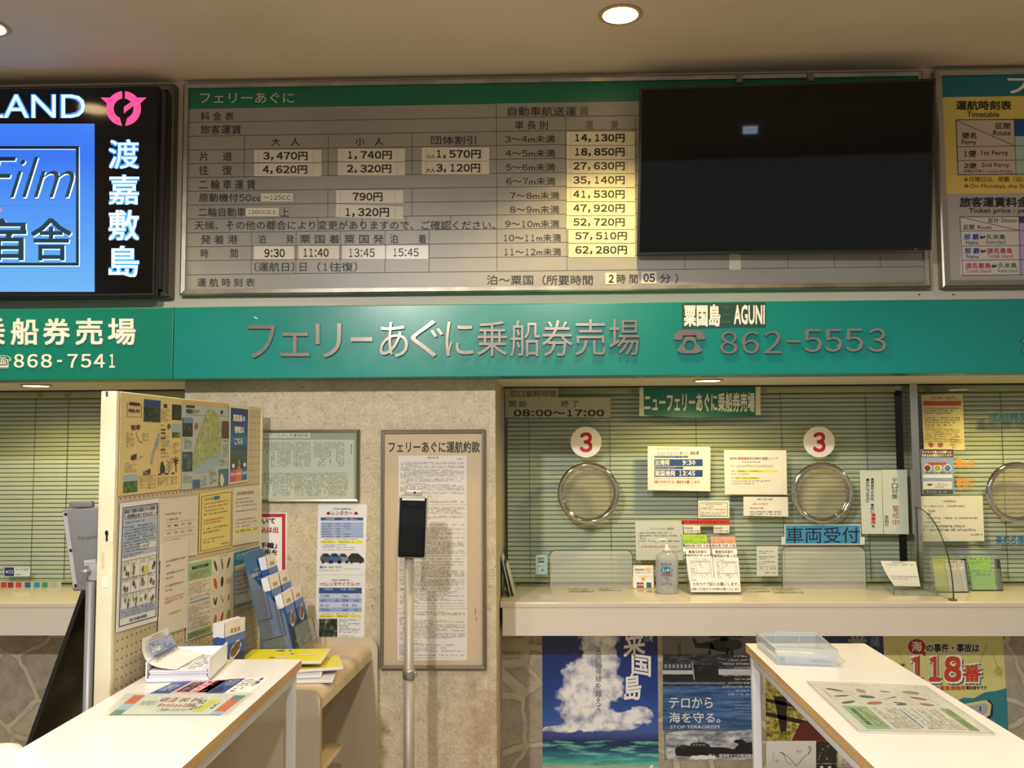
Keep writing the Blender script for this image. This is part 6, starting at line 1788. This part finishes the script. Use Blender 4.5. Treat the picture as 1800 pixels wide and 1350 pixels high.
def desk_things():
    up = Vector((0, 0, 1))
    P = lambda x, y, z=0.0: PZ(x, y, TABLE_Z + z)
    # white letter tray
    FL, FR, BR = P(243, 1201), P(355.6, 1198), P(388, 1165.6)
    BL = FL + (BR - FR)
    shift = Vector((max(0, -1.105 - BL.x) + .003, 0, 0)) if BL.x < -1.105 else Vector((0, 0, 0))
    FL, FR, BR, BL = [p + shift for p in (FL, FR, BR, BL)]
    root = empty('letter_tray', (FL + BR) / 2, 'white open letter tray of price sheets on the desk beside the pegboard', 'tray')
    W = mat('#e6e7ea', .35)
    b = MB()
    z0 = up * .001
    b.prism([FL + z0, FR + z0, BR + z0, BL + z0], up * .003, W)
    def wall(p, q, hp, hq, inward):
        d = inward * .003
        b.prism([p + z0, q + z0, q + up * hq, p + up * hp], d, W)
    ex, ey = (FR - FL).normalized(), (BR - FR).normalized()
    wall(BL, BR, .052, .052, -ey); wall(FR, BR, .062, .062, -ex); wall(FL, BL, .056, .056, ex); wall(FL, FR, .012, .012, ey)
    b.build('body', root)
    b = MB()
    o = FL + ex * .008 + ey * .008
    wx, wy = (FR - FL) - ex * .016, (BR - FR) - ey * .016
    for k in range(9):
        j = Vector((random.uniform(-.003, .003), random.uniform(-.003, .003), 0))
        b.obox(o + j + up * (.005 + k * .0028), wx, wy, up * .0024, mat(('#dedfe6', '#c9cbd9', '#e4e4e8')[k % 3], .6))
    z = .005 + 9 * .0028
    mq = QuadMap(o + wy + up * z, o + wx + wy + up * z, o + wx + up * z, o + up * z)
    b.greek(mq, .18, .10, .62, .92, 9, mat('#5a6076', .6), 1, .9, .0, ch=.02); b.greek(mq, .66, .06, .98, .94, 9, mat('#6d7184', .6), 1, .7, .0, ch=.03)
    for x in (.17, .64): b.line(mq, x, .05, x, .95, .006, GREY, 1, .0)
    b.build('sheet_stack', None, 'stack of printed price sheets lying in the white letter tray', 'paper stack')
    # top sheet curling up against the pegboard
    b = MB()
    lo_n, lo_f = o + ex * .07 + up * (z + .002), o + wy + ex * .10 + up * (z + .002)
    tn = on_plane(230, 1123, Vector((0, (o + wx * 0).y + .01, 0)), Vector((0, 1, 0))); tf = on_plane(269, 1103, Vector((0, (o + wy).y - .01, 0)), Vector((0, 1, 0)))
    lim = -1.098
    tn.x, tf.x = max(tn.x, lim), max(tf.x, lim)
    rows_ = []
    for k in range(11):
        f = k / 10
        a, c = lo_n.lerp(tn, f), lo_f.lerp(tf, f)
        bow = math.sin(f * math.pi)
        a = a + Vector((-.030, 0, -.022)) * bow; c = c + Vector((-.030, 0, -.022)) * bow
        a.x, c.x = max(a.x, lim - .002), max(c.x, lim - .002)
        a.z, c.z = max(a.z, TABLE_Z + z + .002), max(c.z, TABLE_Z + z + .002)
        rows_.append((a, c))
    for (a, c), (d, e) in zip(rows_, rows_[1:]):
        b.face([a, c, e, d], PAPER, True)
    mq = QuadMap(rows_[10][0], rows_[10][1], rows_[4][1], rows_[4][0])
    lf = .004
    b.text(mq, '普通旅客運賃表', .28, .05, .70, .11, INK, 1, 0, 0, lf); b.greek(mq, .1, .15, .92, .22, 1, mat('#3d4a74', .6), 1, .95, lf, ch=.04); b.rect(mq, .10, .24, .90, .74, mat('#8d9cc0', .6), 0, lf); b.rect(mq, .12, .48, .40, .64, PAPER, 1, lf); b.rect(mq, .10, .74, .92, .80, mat('#4a5a86', .6), 1, lf)
    for yy in (.33, .42, .51, .60): b.line(mq, .10, yy, .90, yy, .010, PAPER, 2, lf)
    for xx in (.44, .62, .78): b.line(mq, xx, .24, xx, .74, .010, PAPER, 2, lf)
    b.greek(mq, .12, .26, .88, .72, 6, mat('#2c3a6a', .6), 3, .6, lf, ch=.04); b.greek(mq, .10, .82, .92, 1.0, 3, GREY, 1, .6, lf, ch=.06)
    b.build('price_sheet', None, 'price sheet curling up out of the white letter tray against the pegboard', 'sheet')
    # flyers in clear sleeves
    def flat(name, q, lab, fn, paper, cat, h=.0012, sleeve=None):
        c = [P(*p) for p in q]
        for v in c:
            v.x = max(v.x, -1.105)
        mp = QuadMap(*c)
        b = MB(); b.slab(mp, (0, 0, 1, 1), paper, .0008, h - .0008)
        fn(b, mp, h)
        o_ = b.build(name, None, lab, cat)
        if sleeve:
            s = MB(); ms = QuadMap(*[P(*p) for p in sleeve]); s.slab(ms, (0, 0, 1, 1), clear_mat('sleeve_film', '#f8f9f8', .03, .03) if 'sleeve_film' not in bpy.data.materials else bpy.data.materials['sleeve_film'], .0005, h + .004)
            s.build('clear_sleeve', o_)
        return o_
    NV, PK, W_ = mat('#2b4a86', .5), mat('#e3a9b4', .5), mat('#e9e8e4', .5)
    def f1(b, m, h):
        b.rect(m, 0, .03, .20, .97, NV, 1, h); b.rect(m, .20, .03, .56, .97, PK, 1, h); b.rect(m, .46, .08, .56, .9, W_, 1, h); b.rect(m, .56, .03, .74, .97, NV, 1, h); b.text(m, 'お知らせ', .03, .2, .15, .8, mat('#cdd6e6', .5), 2, .01, 1, h)
        b.text(m, '観光周遊', .235, .10, .37, .90, INK, 2, .02, 1, h)
        b.greek(m, .39, .1, .55, .9, 4, mat('#b0334a', .5), 2, .95, h, ch=.03); b.ell(m, .63, .72, .05, .2, mat('#1d2b4e', .5), 2, h, 14, 0, .2); b.greek(m, .60, .1, .73, .5, 3, W_, 2, .9, h, ch=.03)
        b.greek(m, .76, .1, .98, .55, 4, GREY, 2, .85, h, ch=.025); b.greek(m, .78, .6, .9, .9, 2, mat('#a5455a', .5), 2, .9, h, ch=.03); b.rect(m, .92, .08, .95, .2, mat('#3b3f9a', .5), 2, h); b.rect(m, .93, .3, .96, .42, mat('#3b3f9a', .5), 2, h)
    flat('event_flyer', [(305, 1200), (476, 1190), (436, 1221), (261, 1221)], 'navy and pink flyer lying on the desk just in front of the letter tray', f1, W_, 'flyer')
    def f2(b, m, h):
        O, LB_, TL_ = mat('#d8663c', .5), mat('#9cc4e0', .5), mat('#3f8f86', .5)
        for x in (0, .90):
            cs = (O, LB_, TL_) if x == 0 else (TL_, O, LB_)
            hs = ((0, .45), (.45, .75), (.75, 1.0)) if x == 0 else ((0, .2), (.2, .82), (.82, 1.0))
            for c_, (u, v) in zip(cs, hs): b.rect(m, x, u, x + .10, v, c_, 1, h)
        b.line(m, .0, .985, 1, .985, .02, mat('#4f7f78', .5), 2, h)
        b.text(m, '大切な方と', .15, .28, .29, .52, mat('#6f8a84', .5), 2, 0, 1, h)
        R_ = mat('#c13a34', .5)
        b.text(m, '4月1日（火）から', .29, .12, .66, .36, R_, 2, .02, 1, h); b.text(m, 'キャッシュレス決済', .33, .42, .66, .62, R_, 2, .02, 1, h); b.text(m, 'ご利用いただけます', .38, .68, .66, .82, GREY, 2, 0, 1, h); b.greek(m, .66, .2, .76, .8, 2, GREY, 2, .9, h, ch=.03)
        b.shape(m, [(.70, .98 - .16), (.74, .24), (.82, .24), (.78, .98 - .16)], mat('#dfe035', .5), 1, h); b.greek(m, .83, .25, .88, .8, 1, GREY, 2, .9, h, ch=.03)
    flat('cashless_flyer', [(236, 1223), (432, 1223.5), (386, 1258.5), (191, 1258.5)], 'pale green flyer with orange corners in a clear sleeve on the desk', f2, mat('#dfe6d8', .5), 'flyer', sleeve=[(222, 1222), (446, 1221), (399, 1261), (177, 1261)])
    # right-hand desk: clear tray and laminated sheet
    hh = .047
    FLc, FRc = P(1365, 1168.3), P(1472, 1172.5)
    BLc, BRc = P(1330, 1111, hh), P(1434.5, 1112, hh)
    BLc.z = BRc.z = TABLE_Z
    root = empty('plastic_tray', (FLc + BRc) / 2, 'clear plastic box tray at the far end of the desk in front of the counter', 'tray')
    b = MB()
    c = [FLc, FRc, BRc, BLc]
    b.prism([p + up * .001 for p in c], up * .002, MILKY)
    for i in range(4):
        p, q = c[i], c[(i + 1) % 4]
        d = up.cross(q - p).normalized() * .002
        b.prism([p + up * .001, q + up * .001, q + up * hh - d * 2, p + up * hh - d * 2], d, MILKY, MILKY)
    b.build('body', root)
    b = MB(); b.tube([p + up * hh for p in c], .0016, clear_mat('tray_rim', '#f3f7f8', .1, .5, '#f2f5f6'), 6, True)
    for i in (0, 2):
        p, q = c[i], c[i + 1]
        for f in (.28, .68): b.tube([p.lerp(q, f) + up * .003, p.lerp(q, f) + up * hh], .0010, bpy.data.materials['tray_rim'], 5)
    b.build('rim', root)
    ux, uy = (FRc - FLc).normalized(), (BLc - FLc).normalized()
    Wt, Dt = (FRc - FLc).length, (BLc - FLc).length
    b = MB(); o = FLc + ux * .008 + uy * .006; b.rbox(o + up * .0035, ux * (Wt * .86), uy * .035, up * .022, .002, mat('#d5dbe2', .4)); b.build('pen_case', None, 'small pale case lying at the near side inside the clear box tray', 'case')
    om = QuadMap(o + up * .0245, o + ux * (Wt * .86) + up * .0245, o + ux * (Wt * .86) + up * .0045, o + up * .0045)
    b = MB(); b.rect(om, .01, .1, .12, .9, mat('#4d74b8', .5), 1, .0005); b.rect(om, .6, .35, .98, .75, mat('#5a78b0', .5), 1, .0005); b.greek(om, .15, .2, .55, .8, 2, DIM, 1, .8, .0005, ch=.04); bl = b.build('label_strip', None, 'blue-marked label strip on the front of the pale case in the box tray', 'label')
    o2 = FLc + ux * .012 + uy * .07
    m2 = QuadMap(o2 + uy * (Dt * .4) + up * .0032, o2 + uy * (Dt * .4) + ux * (Wt * .8) + up * .0032, o2 + ux * (Wt * .8) + up * .0032, o2 + up * .0032)
    b = MB(); b.slab(m2, (0, 0, 1, 1), PAPER, .003); b.greek(m2, .1, .25, .9, .8, 3, INK, 1, .9, .003, ch=.05); b.build('memo_slips', None, 'white memo slips with dark writing lying inside the clear box tray', 'paper stack')
    q = [(1418, 1201), (1627, 1209), (1749, 1293.5), (1509, 1288.5)]
    c = [P(*p) for p in q]
    rot = QuadMap(c[3], c[0], c[1], c[2])
    ins = QuadMap(rot(.05, .07), rot(.95, .06), rot(.95, .95), rot(.05, .95))
    b = MB(); b.slab(ins, (0, 0, 1, 1), mat('#e2e0d8', .35), .0008, .0003)
    veggies(b, ins, .0011)
    o_ = b.build('vegetable_sheet', None, 'sheet of pods and roots with a green title in a clear sleeve on the desk', 'sheet')
    s = MB(); s.slab(rot, (0, 0, 1, 1), bpy.data.materials['sleeve_film'], .0005, .0050)
    s.build('clear_sleeve', o_)
    s = MB()
    for a, d in (((0, 0), (1, 0)), ((1, 0), (1, 1)), ((1, 1), (0, 1)), ((0, 1), (0, 0))): s.line(rot, *a, *d, .006, mat('#7d6f5e', .5), 1, .0050)
    s.build('sleeve_edge', o_)


def cabinet():
    Qn, Qf = PZ(563, 1216, CAB_Z), PZ(655, 1131, CAB_Z)
    e = (Qf - Qn); e.z = 0
    Qf_y_lim = -.030
    L = e.length; e.normalize()
    if Qn.y + e.y * L > Qf_y_lim: L = (Qf_y_lim - Qn.y) / e.y
    bdir = Vector((-e.y, e.x, 0))       # towards the pegboard
    o = Vector((Qn.x, Qn.y, 0)); up = Vector((0, 0, 1))
    Wc = .375
    n = NT('beige_laminate')
    LAM = n.done(n.mix(n.ramp(n.noise(3, 3), [(.4, 0.0), (.7, 1.0)]), '#c9b695', '#c0ac8a'), .35)
    END = mat('#bdb5a2', .4)
    TRIM = mat('#a58f6c', .4)
    root = empty('open_cabinet', o + e * (L / 2) + bdir * (Wc / 2), 'beige round-cornered open shelf cabinet between the pegboard and the stone pier', 'cabinet')
    def profile(w0, w1, h, r, org):
        """upright outline in the cross plane, rounded at the aisle side top"""
        pts = [org + bdir * w0]
        pts += [org + bdir * (w0 + r - r * math.cos(a)) + up * (h - r + r * math.sin(a)) for a in (i * math.pi / 16 for i in range(9))]
        pts += [org + bdir * w1 + up * h, org + bdir * w1]
        return pts
    b = MB(); b.prism(profile(0, Wc, CAB_Z, .035, o), e * .022, END, TRIM); b.build('end_panel', root)
    b = MB(); b.prism(profile(-.022, Wc, CAB_Z + .022, .045, o + e * (L - .0)), e * .024, END, END); b.build('end_panel', root)
    b = MB()
    r = .035; t = .028
    cs = [bdir * (r - r * math.cos(a)) + up * (CAB_Z - r + r * math.sin(a)) for a in (i * math.pi / 16 for i in range(9))]
    outer = [bdir * 0.0 + up * (CAB_Z - t - .03)] + cs + [bdir * Wc + up * CAB_Z]
    inner = [bdir * Wc + up * (CAB_Z - t), bdir * .05 + up * (CAB_Z - t), bdir * .028 + up * (CAB_Z - t - .012), bdir * .024 + up * (CAB_Z - t - .03)]
    b.prism([o + e * .022 + p for p in outer + inner], e * (L - .022), LAM)
    b.build('top', root)
    b = MB(); b.obox(o + e * .022 + bdir * (Wc - .018), e * (L - .022), bdir * .018, up * (CAB_Z - t), LAM); b.build('back_panel', root)
    zs = PZ(620, 1301, .56).z
    b = MB(); b.rbox(o + e * .022 + bdir * .06 + up * .545, e * (L - .20), bdir * (Wc - .08), up * .020, .008, LAM); b.build('shelf', root)
    b = MB(); b.obox(o + e * .022 + up * .04, e * (L - .022), bdir * (Wc - .018), up * .02, LAM); b.build('bottom', root)
    return o, e, bdir, L, Wc


def brochure_cover(b, m, t):
    n = bpy.data.materials.get('brochure_front')
    b.rect(m, 0, 0, 1, .22, mat('#e6ddd0', .5), 1, t)
    b.rect(m, 0, .22, 1, .34, mat('#5f79b8', .5), 1, t); b.rect(m, 0, .34, 1, .52, mat('#33539c', .5), 1, t); b.rect(m, 0, .52, 1, 1, mat('#1f2f52', .5), 1, t)
    for k in range(3): b.text(m, '粟国島'[k], .28 + k * .17, .12, .40 + k * .17, .19, mat('#a58d5c', .5), 2, .02, 0, t)
    b.ell(m, .52, .46, .30, .11, mat('#d9d6cc', .5), 2, t, 20, -.25, .1); b.ell(m, .52, .455, .25, .085, mat('#6a5038', .5), 3, t, 20, -.25, .15)
    for k in range(14): b.ell(m, random.uniform(.05, .95), random.uniform(.80, .98), random.uniform(.06, .14), random.uniform(.02, .05), mat(random.choice(['#2f4a26', '#4f7a34', '#7fa04a', '#24351f']), .5), 3, t, 9, 0, .3)


def brochure_pack(o, w, u, n, lab, group):
    """upright pack of folded leaflets: corner o, width w, height u, thickness n (towards the front)"""
    root = empty('brochure_pack', o, lab, 'brochures', group)
    b = MB()
    N = 9
    for k in range(N):
        hh = 1.0 - .02 * random.random()
        d = n * (k / N)
        a = n / N * .86
        oo = o + d
        b.obox(oo + u * .78 * hh, w, u * .22 * hh, a, mat('#e2e2e6', .6)); b.obox(oo, w, u * .78 * hh, a, mat(('#2b4f9a', '#31589f')[k % 2], .6))
    b.build('leaflets', root)
    m = QuadMap(o + u + n * 1.0, o + w + u + n * 1.0, o + w + n * 1.0, o + n * 1.0)
    if m.n.dot(n) < 0:
        m = QuadMap(o + w + u + n, o + u + n, o + n, o + w + n)
    b = MB(); b.slab(m, (0, 0, 1, 1), mat('#1f2f52', .5), .0008, .0006); brochure_cover(b, m, .0014); b.build('front_cover', root)


def cabinet_things(o, e, bdir, L, Wc):
    up = Vector((0, 0, 1)); z = CAB_Z + .0008
    zv = Vector((0, 0, z))
    out = -bdir                                       # towards the aisle
    # single upright pack nearest the desk
    a, c = PZ(377, 1150, CAB_Z), None
    base = Vector((-1.046, o.y + .035, z))
    brochure_pack(base, Vector((.030, .108, 0)), up * .207, Vector((.040, -.011, 0)), 'upright pack of blue island brochures standing between the letter tray and pegboard', 'packs of island brochures')
    # leaning acrylic rack
    y1, y2 = -.41, -.18
    Xt, Xb = -1.044, -.950
    zt = 1.275
    lo, hi = Vector((Xb, y1, z)), Vector((Xt, y1, zt))
    u = (hi - lo).normalized(); Lr = (hi - lo).length
    wv = Vector((.006, y2 - y1, 0)); wd = wv.normalized()
    nn = wd.cross(u).normalized()
    if nn.x < 0: nn = -nn
    root = empty('leaflet_rack', Vector((Xb, (y1 + y2) / 2, z)), 'clear tiered leaflet rack with a blue header card, leaning on the cabinet', 'rack')
    bl = mat('#2f6196', .5)
    b = MB()
    pts = [lo, lo + wv, hi + wv - u * .03] + [hi + wv * (1 - .12 * math.sin(q)) - u * (.03 * (1 - math.sin(q))) for q in (.4, .8, 1.2)] + [hi + wv * .12, hi + wv * .03 - u * .012, hi - u * .03]
    b.prism(pts, nn * .002, bl)
    m = QuadMap(hi + nn * .002, hi + wv + nn * .002, lo + wv + nn * .002, lo + nn * .002)
    b.text(m, '2024.06.01', .30, .155, .62, .175, mat('#d6e0ea', .6), 1, 0, 1, .0004); b.text(m, 'GRAND OPENING', .12, .19, .86, .225, mat('#d6e0ea', .6), 1, .02, 1, .0004)
    b.line(m, .35, .255, .68, .25, .003, mat('#d6e0ea', .6), 1, .0004)
    for k in range(6): b.line(m, .10, .32 + k * .05, .22, .318 + k * .05, .004, mat('#a8c0d6', .6), 1, .0004)
    b.build('header_card', root)
    b = MB()
    b.prism([p + nn * -.003 for p in (lo, lo + wv, hi + wv * 1 - u * .12, hi - u * .12)], nn * .002, ACRYL)
    for k in range(3):
        d = .020 + .034 * k
        hb = Lr * (.40 - .17 * k)
        b.prism([lo + u * hb + nn * (d + .031), lo + wv + u * hb + nn * (d + .031), lo + wv + u * (hb + .09) + nn * (d + .031), lo + u * (hb + .09) + nn * (d + .031)], nn * .002, ACRYL, ACEDGE)
        b.prism([lo + u * hb + nn * .002, lo + wv + u * hb + nn * .002, lo + wv + u * hb + nn * (d + .033), lo + u * hb + nn * (d + .033)], u * .002, ACRYL, ACEDGE)
    foot = Vector((.10, 0, 0))
    for s in (lo, lo + wv):
        b.prism([s, s + foot, s + u * (Lr * .40) + nn * .10 - up * .0, s + u * (Lr * .62) + nn * .055, s + u * (Lr * .85)], wd * .002, ACRYL, ACEDGE)
    b.prism([lo, lo + wv, lo + wv + foot, lo + foot], up * .002, ACRYL, ACEDGE)
    b.build('acrylic_body', root)
    W1 = wd * .104; U1 = u * .207
    for k, s, lab in ((0, 1, 'topmost brochure pack in the clear leaflet rack, right below the header card'), (1, 0, 'brochure pack in the middle tier of the rack on the desk side'), (1, 1, 'brochure pack in the middle tier of the rack on the pier side'), (2, 0, 'brochure pack in the lowest tier of the rack on the desk side'), (2, 1, 'brochure pack in the lowest tier of the rack on the pier side')):
        d = .004 + .034 * k
        hb = Lr * (.40 - .17 * k) + .003
        brochure_pack(lo + wd * (.006 + s * .115) + u * (hb + .0) + nn * (d + .004), W1, U1, nn * .026, lab, 'packs of island brochures')
    # magazines
    th = .012
    spec = [((-.735, -.610), .26, .19, .10, '#cfcdd0', 'white magazine at the bottom of the pile, sticking out towards the aisle'), ((-.775, -.600), .27, .19, .16, '#c2bfc6', 'pale magazine second from the bottom of the pile on the cabinet'), ((-.715, -.545), .24, .17, .30, '#d8cf3a', 'yellow magazine bundle bent over the aisle end of the pile'),
            ((-.925, -.560), .13, .20, .02, '#d9a9b3', 'pink magazine under the bright yellow one, by the brochures'), ((-.780, -.580), .27, .18, .05, '#e3da1e', 'bright yellow magazine lying on top of the pile')]
    zz = z
    for k, ((cx, cy), w, d, rot, col, lab) in enumerate(spec):
        ex = Vector((math.cos(rot), math.sin(rot), 0)); ey = Vector((-math.sin(rot), math.cos(rot), 0))
        oo = Vector((cx + .06, cy - .01, 0)) - ex * w
        b = MB(); b.rbox(oo + up * zz, ex * w, ey * d, up * th, .003, mat('#d9d6d4', .5)); b.obox(oo + up * (zz + th - .0008), ex * w * .985, ey * d * .985, up * .0012, mat(col, .35))
        m = QuadMap(oo + ey * d + up * (zz + th + .0004), oo + ex * w + ey * d + up * (zz + th + .0004), oo + ex * w + up * (zz + th + .0004), oo + up * (zz + th + .0004))
        for _ in range(9): b.ell(m, random.uniform(.1, .9), random.uniform(.1, .9), random.uniform(.02, .09), random.uniform(.02, .06), mat(random.choice(['#e6e4dc', '#3c3a36', '#d0c4c0', '#e6dc5a']), .4), 1, .0004, 9, 0, .4)
        b.build('magazine', None, lab, 'magazine', 'magazines piled on the cabinet')
        zz += th + .0012


# ------------------------------------------------------------------ face scanners, signboard stand, waste bin
def scanners():
    SIL, GRY = mat('#c3c1bd', .3, .6), mat('#8f9094', .4, .3)
    up = Vector((0, 0, 1))
    # front view, before the framed terms board
    y = -.33
    p = lambda a, c, yy=y: PY(a, c, yy)
    tl, tr, bl = p(701, 871), p(752, 872), p(697, 981)
    base = p(719, 1100); base.z = 0
    root = empty('face_scanner', base, 'face scanning terminal with black screen on a steel pole before the framed board', 'scanner', 'face scanning terminals')
    ux, uz = tr - tl, bl - tl
    b = MB(); b.rbox(tl, ux, uz, Vector((0, .022, 0)), .008, SIL, 4); b.build('housing', root)
    m = QuadMap(tl, tr, tr + uz, bl)
    b = MB()
    r = .04
    b.slab(m, [(.05, .05), (.09, .025), (.92, .025), (.96, .05), (.96, .955), (.92, .98), (.09, .98), (.05, .955)], mat('#060607', .08), .001, .0002)
    b.rect(m, .12, .035, .90, .075, mat('#d6d2cb', .25), 1, .0012)
    for x in (.40, .57): b.ell(m, x, .135, .05, .024, mat('#1d1e20', .15), 1, .0012)
    b.rect(m, .12, .21, .89, .93, mat('#121314', .06), 1, .0012)
    b.build('screen', root)
    b = MB(); a = p(714, 861, y + .004); b.rbox(a, p(743, 862, y + .004) - a, p(712, 870, y + .004) - a, Vector((0, .014, 0)), .003, SIL); c = p(729, 865.5, y + .003); b.lathe([(.0035, -.0035), (.0035, .0035)], c, BLACKM, 12); b.build('camera_module', root)
    pole = p(719.5, 1000, y + .03)
    zt = p(717, 975, y + .03).z
    rp = .0165
    b = MB(); b.tube([Vector((pole.x, pole.y, .02)), Vector((pole.x, pole.y, zt))], rp, mat('#a29d95', .5, .4), 20); b.build('pole', root)
    zc = p(718, 1185, y + .03).z
    b = MB(); b.lathe([(rp + .004, -.017), (rp + .006, -.012), (rp + .006, .012), (rp + .004, .017)], (pole.x, pole.y, zc), mat('#a8a49e', .3, .8), 24); b.rbox((pole.x + rp, pole.y - .01, zc - .010), (.012, 0, 0), (0, .02, 0), (0, 0, .02), .002, mat('#a8a49e', .3, .8)); b.build('clamp_collar', root)
    b = MB(); b.tube([Vector((pole.x, pole.y, .02)), Vector((pole.x, pole.y, zc))], rp + .0025, mat('#9c968d', .5, .4), 20); b.build('lower_tube', root)
    b = MB(); b.rbox(Vector((pole.x - .012, y + .021, zt - .03)), (.024, 0, 0), (0, .02, 0), (0, 0, .05), .003, SIL); b.build('bracket', root)
    b = MB(); b.lathe([(.16, 0), (.16, .008), (.15, .013), (.03, .022)], (pole.x, pole.y, 0), mat('#5c5a57', .4, .6), 40); b.build('base_plate', root)
    # seen from behind, beside the pegboard
    y = -1.06
    tl, bl, tr = p(107, 896, y), p(127, 1040, y + .03), p(190, 889, y)
    ux, uz = tr - tl, bl - tl
    base = p(158, 1200, y); base.z = 0
    root = empty('face_scanner', base, 'grey back of a face scanning terminal on a pole beside the pegboard post', 'scanner', 'face scanning terminals')
    b = MB(); b.rbox(tl, ux, uz, Vector((0, .022, 0)), .007, mat('#85868b', .42, .25), 4); b.build('housing', root)
    m = QuadMap(tl, tr, tr + uz, bl)
    b = MB(); b.rect(m, .03, .03, .12, .95, mat('#cfd2d8', .25, .5), 0, .0006)
    for c in ((.09, .06), (.09, .5), (.09, .93), (.97, .05)): b.ell(m, *c, .032, .021, BLACKM, 1, .0006)
    b.text(m, 'TOAMIT', .27, .345, .74, .385, mat('#5c5d61', .4), 1, .01, 1, .0006); b.rect(m, .34, .63, .60, .70, mat('#b9babd', .5), 1, .0006); b.greek(m, .36, .64, .58, .69, 2, DIM, 2, .9, .0006, ch=.03)
    b.build('rear_plate', root)
    b = MB(); a = p(120, 882, y - .002); b.rbox(a, p(161, 881, y - .002) - a, p(121, 893, y - .002) - a, Vector((0, .018, 0)), .004, mat('#6f7074', .4)); b.build('camera_module', root)
    px_ = p(159, 1040, y - .012)
    zt = p(159, 1022, y - .012).z
    b = MB(); b.tube([Vector((px_.x, px_.y, .02)), Vector((px_.x, px_.y, zt))], .0125, mat('#8f8e90', .45, .35), 20); b.build('pole', root)
    b = MB(); a = p(154, 1000, y - .016); b.rbox(a + Vector((0, 0, -.035)), (.045, 0, 0), (0, .018, 0), (0, 0, .05), .006, mat('#b5b8bd', .3, .4))
    c = p(151, 1004, y - .018); b.lathe([(.0, -.0), (.014, .0), (.014, .012)], c + Vector((0, 0, -.006)), mat('#9a9da2', .35, .4), 20); b.build('hinge', root)
    b = MB(); b.lathe([(.15, 0), (.15, .008), (.14, .013), (.03, .022)], (px_.x - .10, px_.y, 0), mat('#5c5a57', .4, .6), 40); b.build('base_plate', root)


def signboard_stand():
    y0 = -.88
    a, c = PY(150, 1040, y0), PY(56, 1302, y0)
    d = (a - c)
    top = a + d * (.04 / d.z)
    bot = c - d * (c.z / d.z)
    root = empty('signboard_stand', (bot.x + .2, y0 + .25, 0), 'tall black A-shaped signboard stand leaning beside the grey face scanner', 'sign stand')
    th = Vector((-.016, 0, -.006))
    dep = Vector((0, .50, 0))
    b = MB(); b.prism([bot, bot + dep, top + dep, top], th, mat('#040404', .1, 0.0, 0.0, 0.25), BLACKM); b.build('display_panel', root)
    b = MB()
    q = bot + Vector((.62, 0, 0))
    tq = top + Vector((.012, 0, 0))
    b.prism([q + dep * .45, q + dep, tq + dep, tq + dep * .45], Vector((.012, 0, 0)), mat('#101010', .3)); b.build('back_leg', root)
    b = MB(); b.rbox(top + Vector((-.016, 0, -.004)), (.034, 0, 0), dep, (0, 0, .012), .003, BLACKM); b.build('hinge_bar', root)


def bin_():
    c = PZ(4, 1336, .92); c.z = 0
    c = Vector((c.x - .02, c.y + .02, 0))
    root = empty('dispenser_stand', c, 'white round-topped stand peeking over the near edge of the desk', 'stand')
    W = mat('#e3e1dc', .35)
    h = PY(14, 1312, c.y).z
    b = MB(); b.lathe([(.05, h - .045), (.056, h - .035), (.055, h - .018), (.046, h - .006), (.025, h)], c, W, 28); b.build('rounded_cap', root)
    b = MB(); b.lathe([(.045, .015), (.045, h - .043)], c, W, 24); b.build('column', root)
    b = MB(); b.lathe([(.13, 0), (.13, .012), (.05, .018)], c, W, 28); b.build('base', root)


desks(); desk_things()
_cab = cabinet()
cabinet_things(*_cab)
scanners(); signboard_stand(); bin_()
for _o in bpy.data.objects:
    if '_o' in _o.keys():
        del _o['_o']
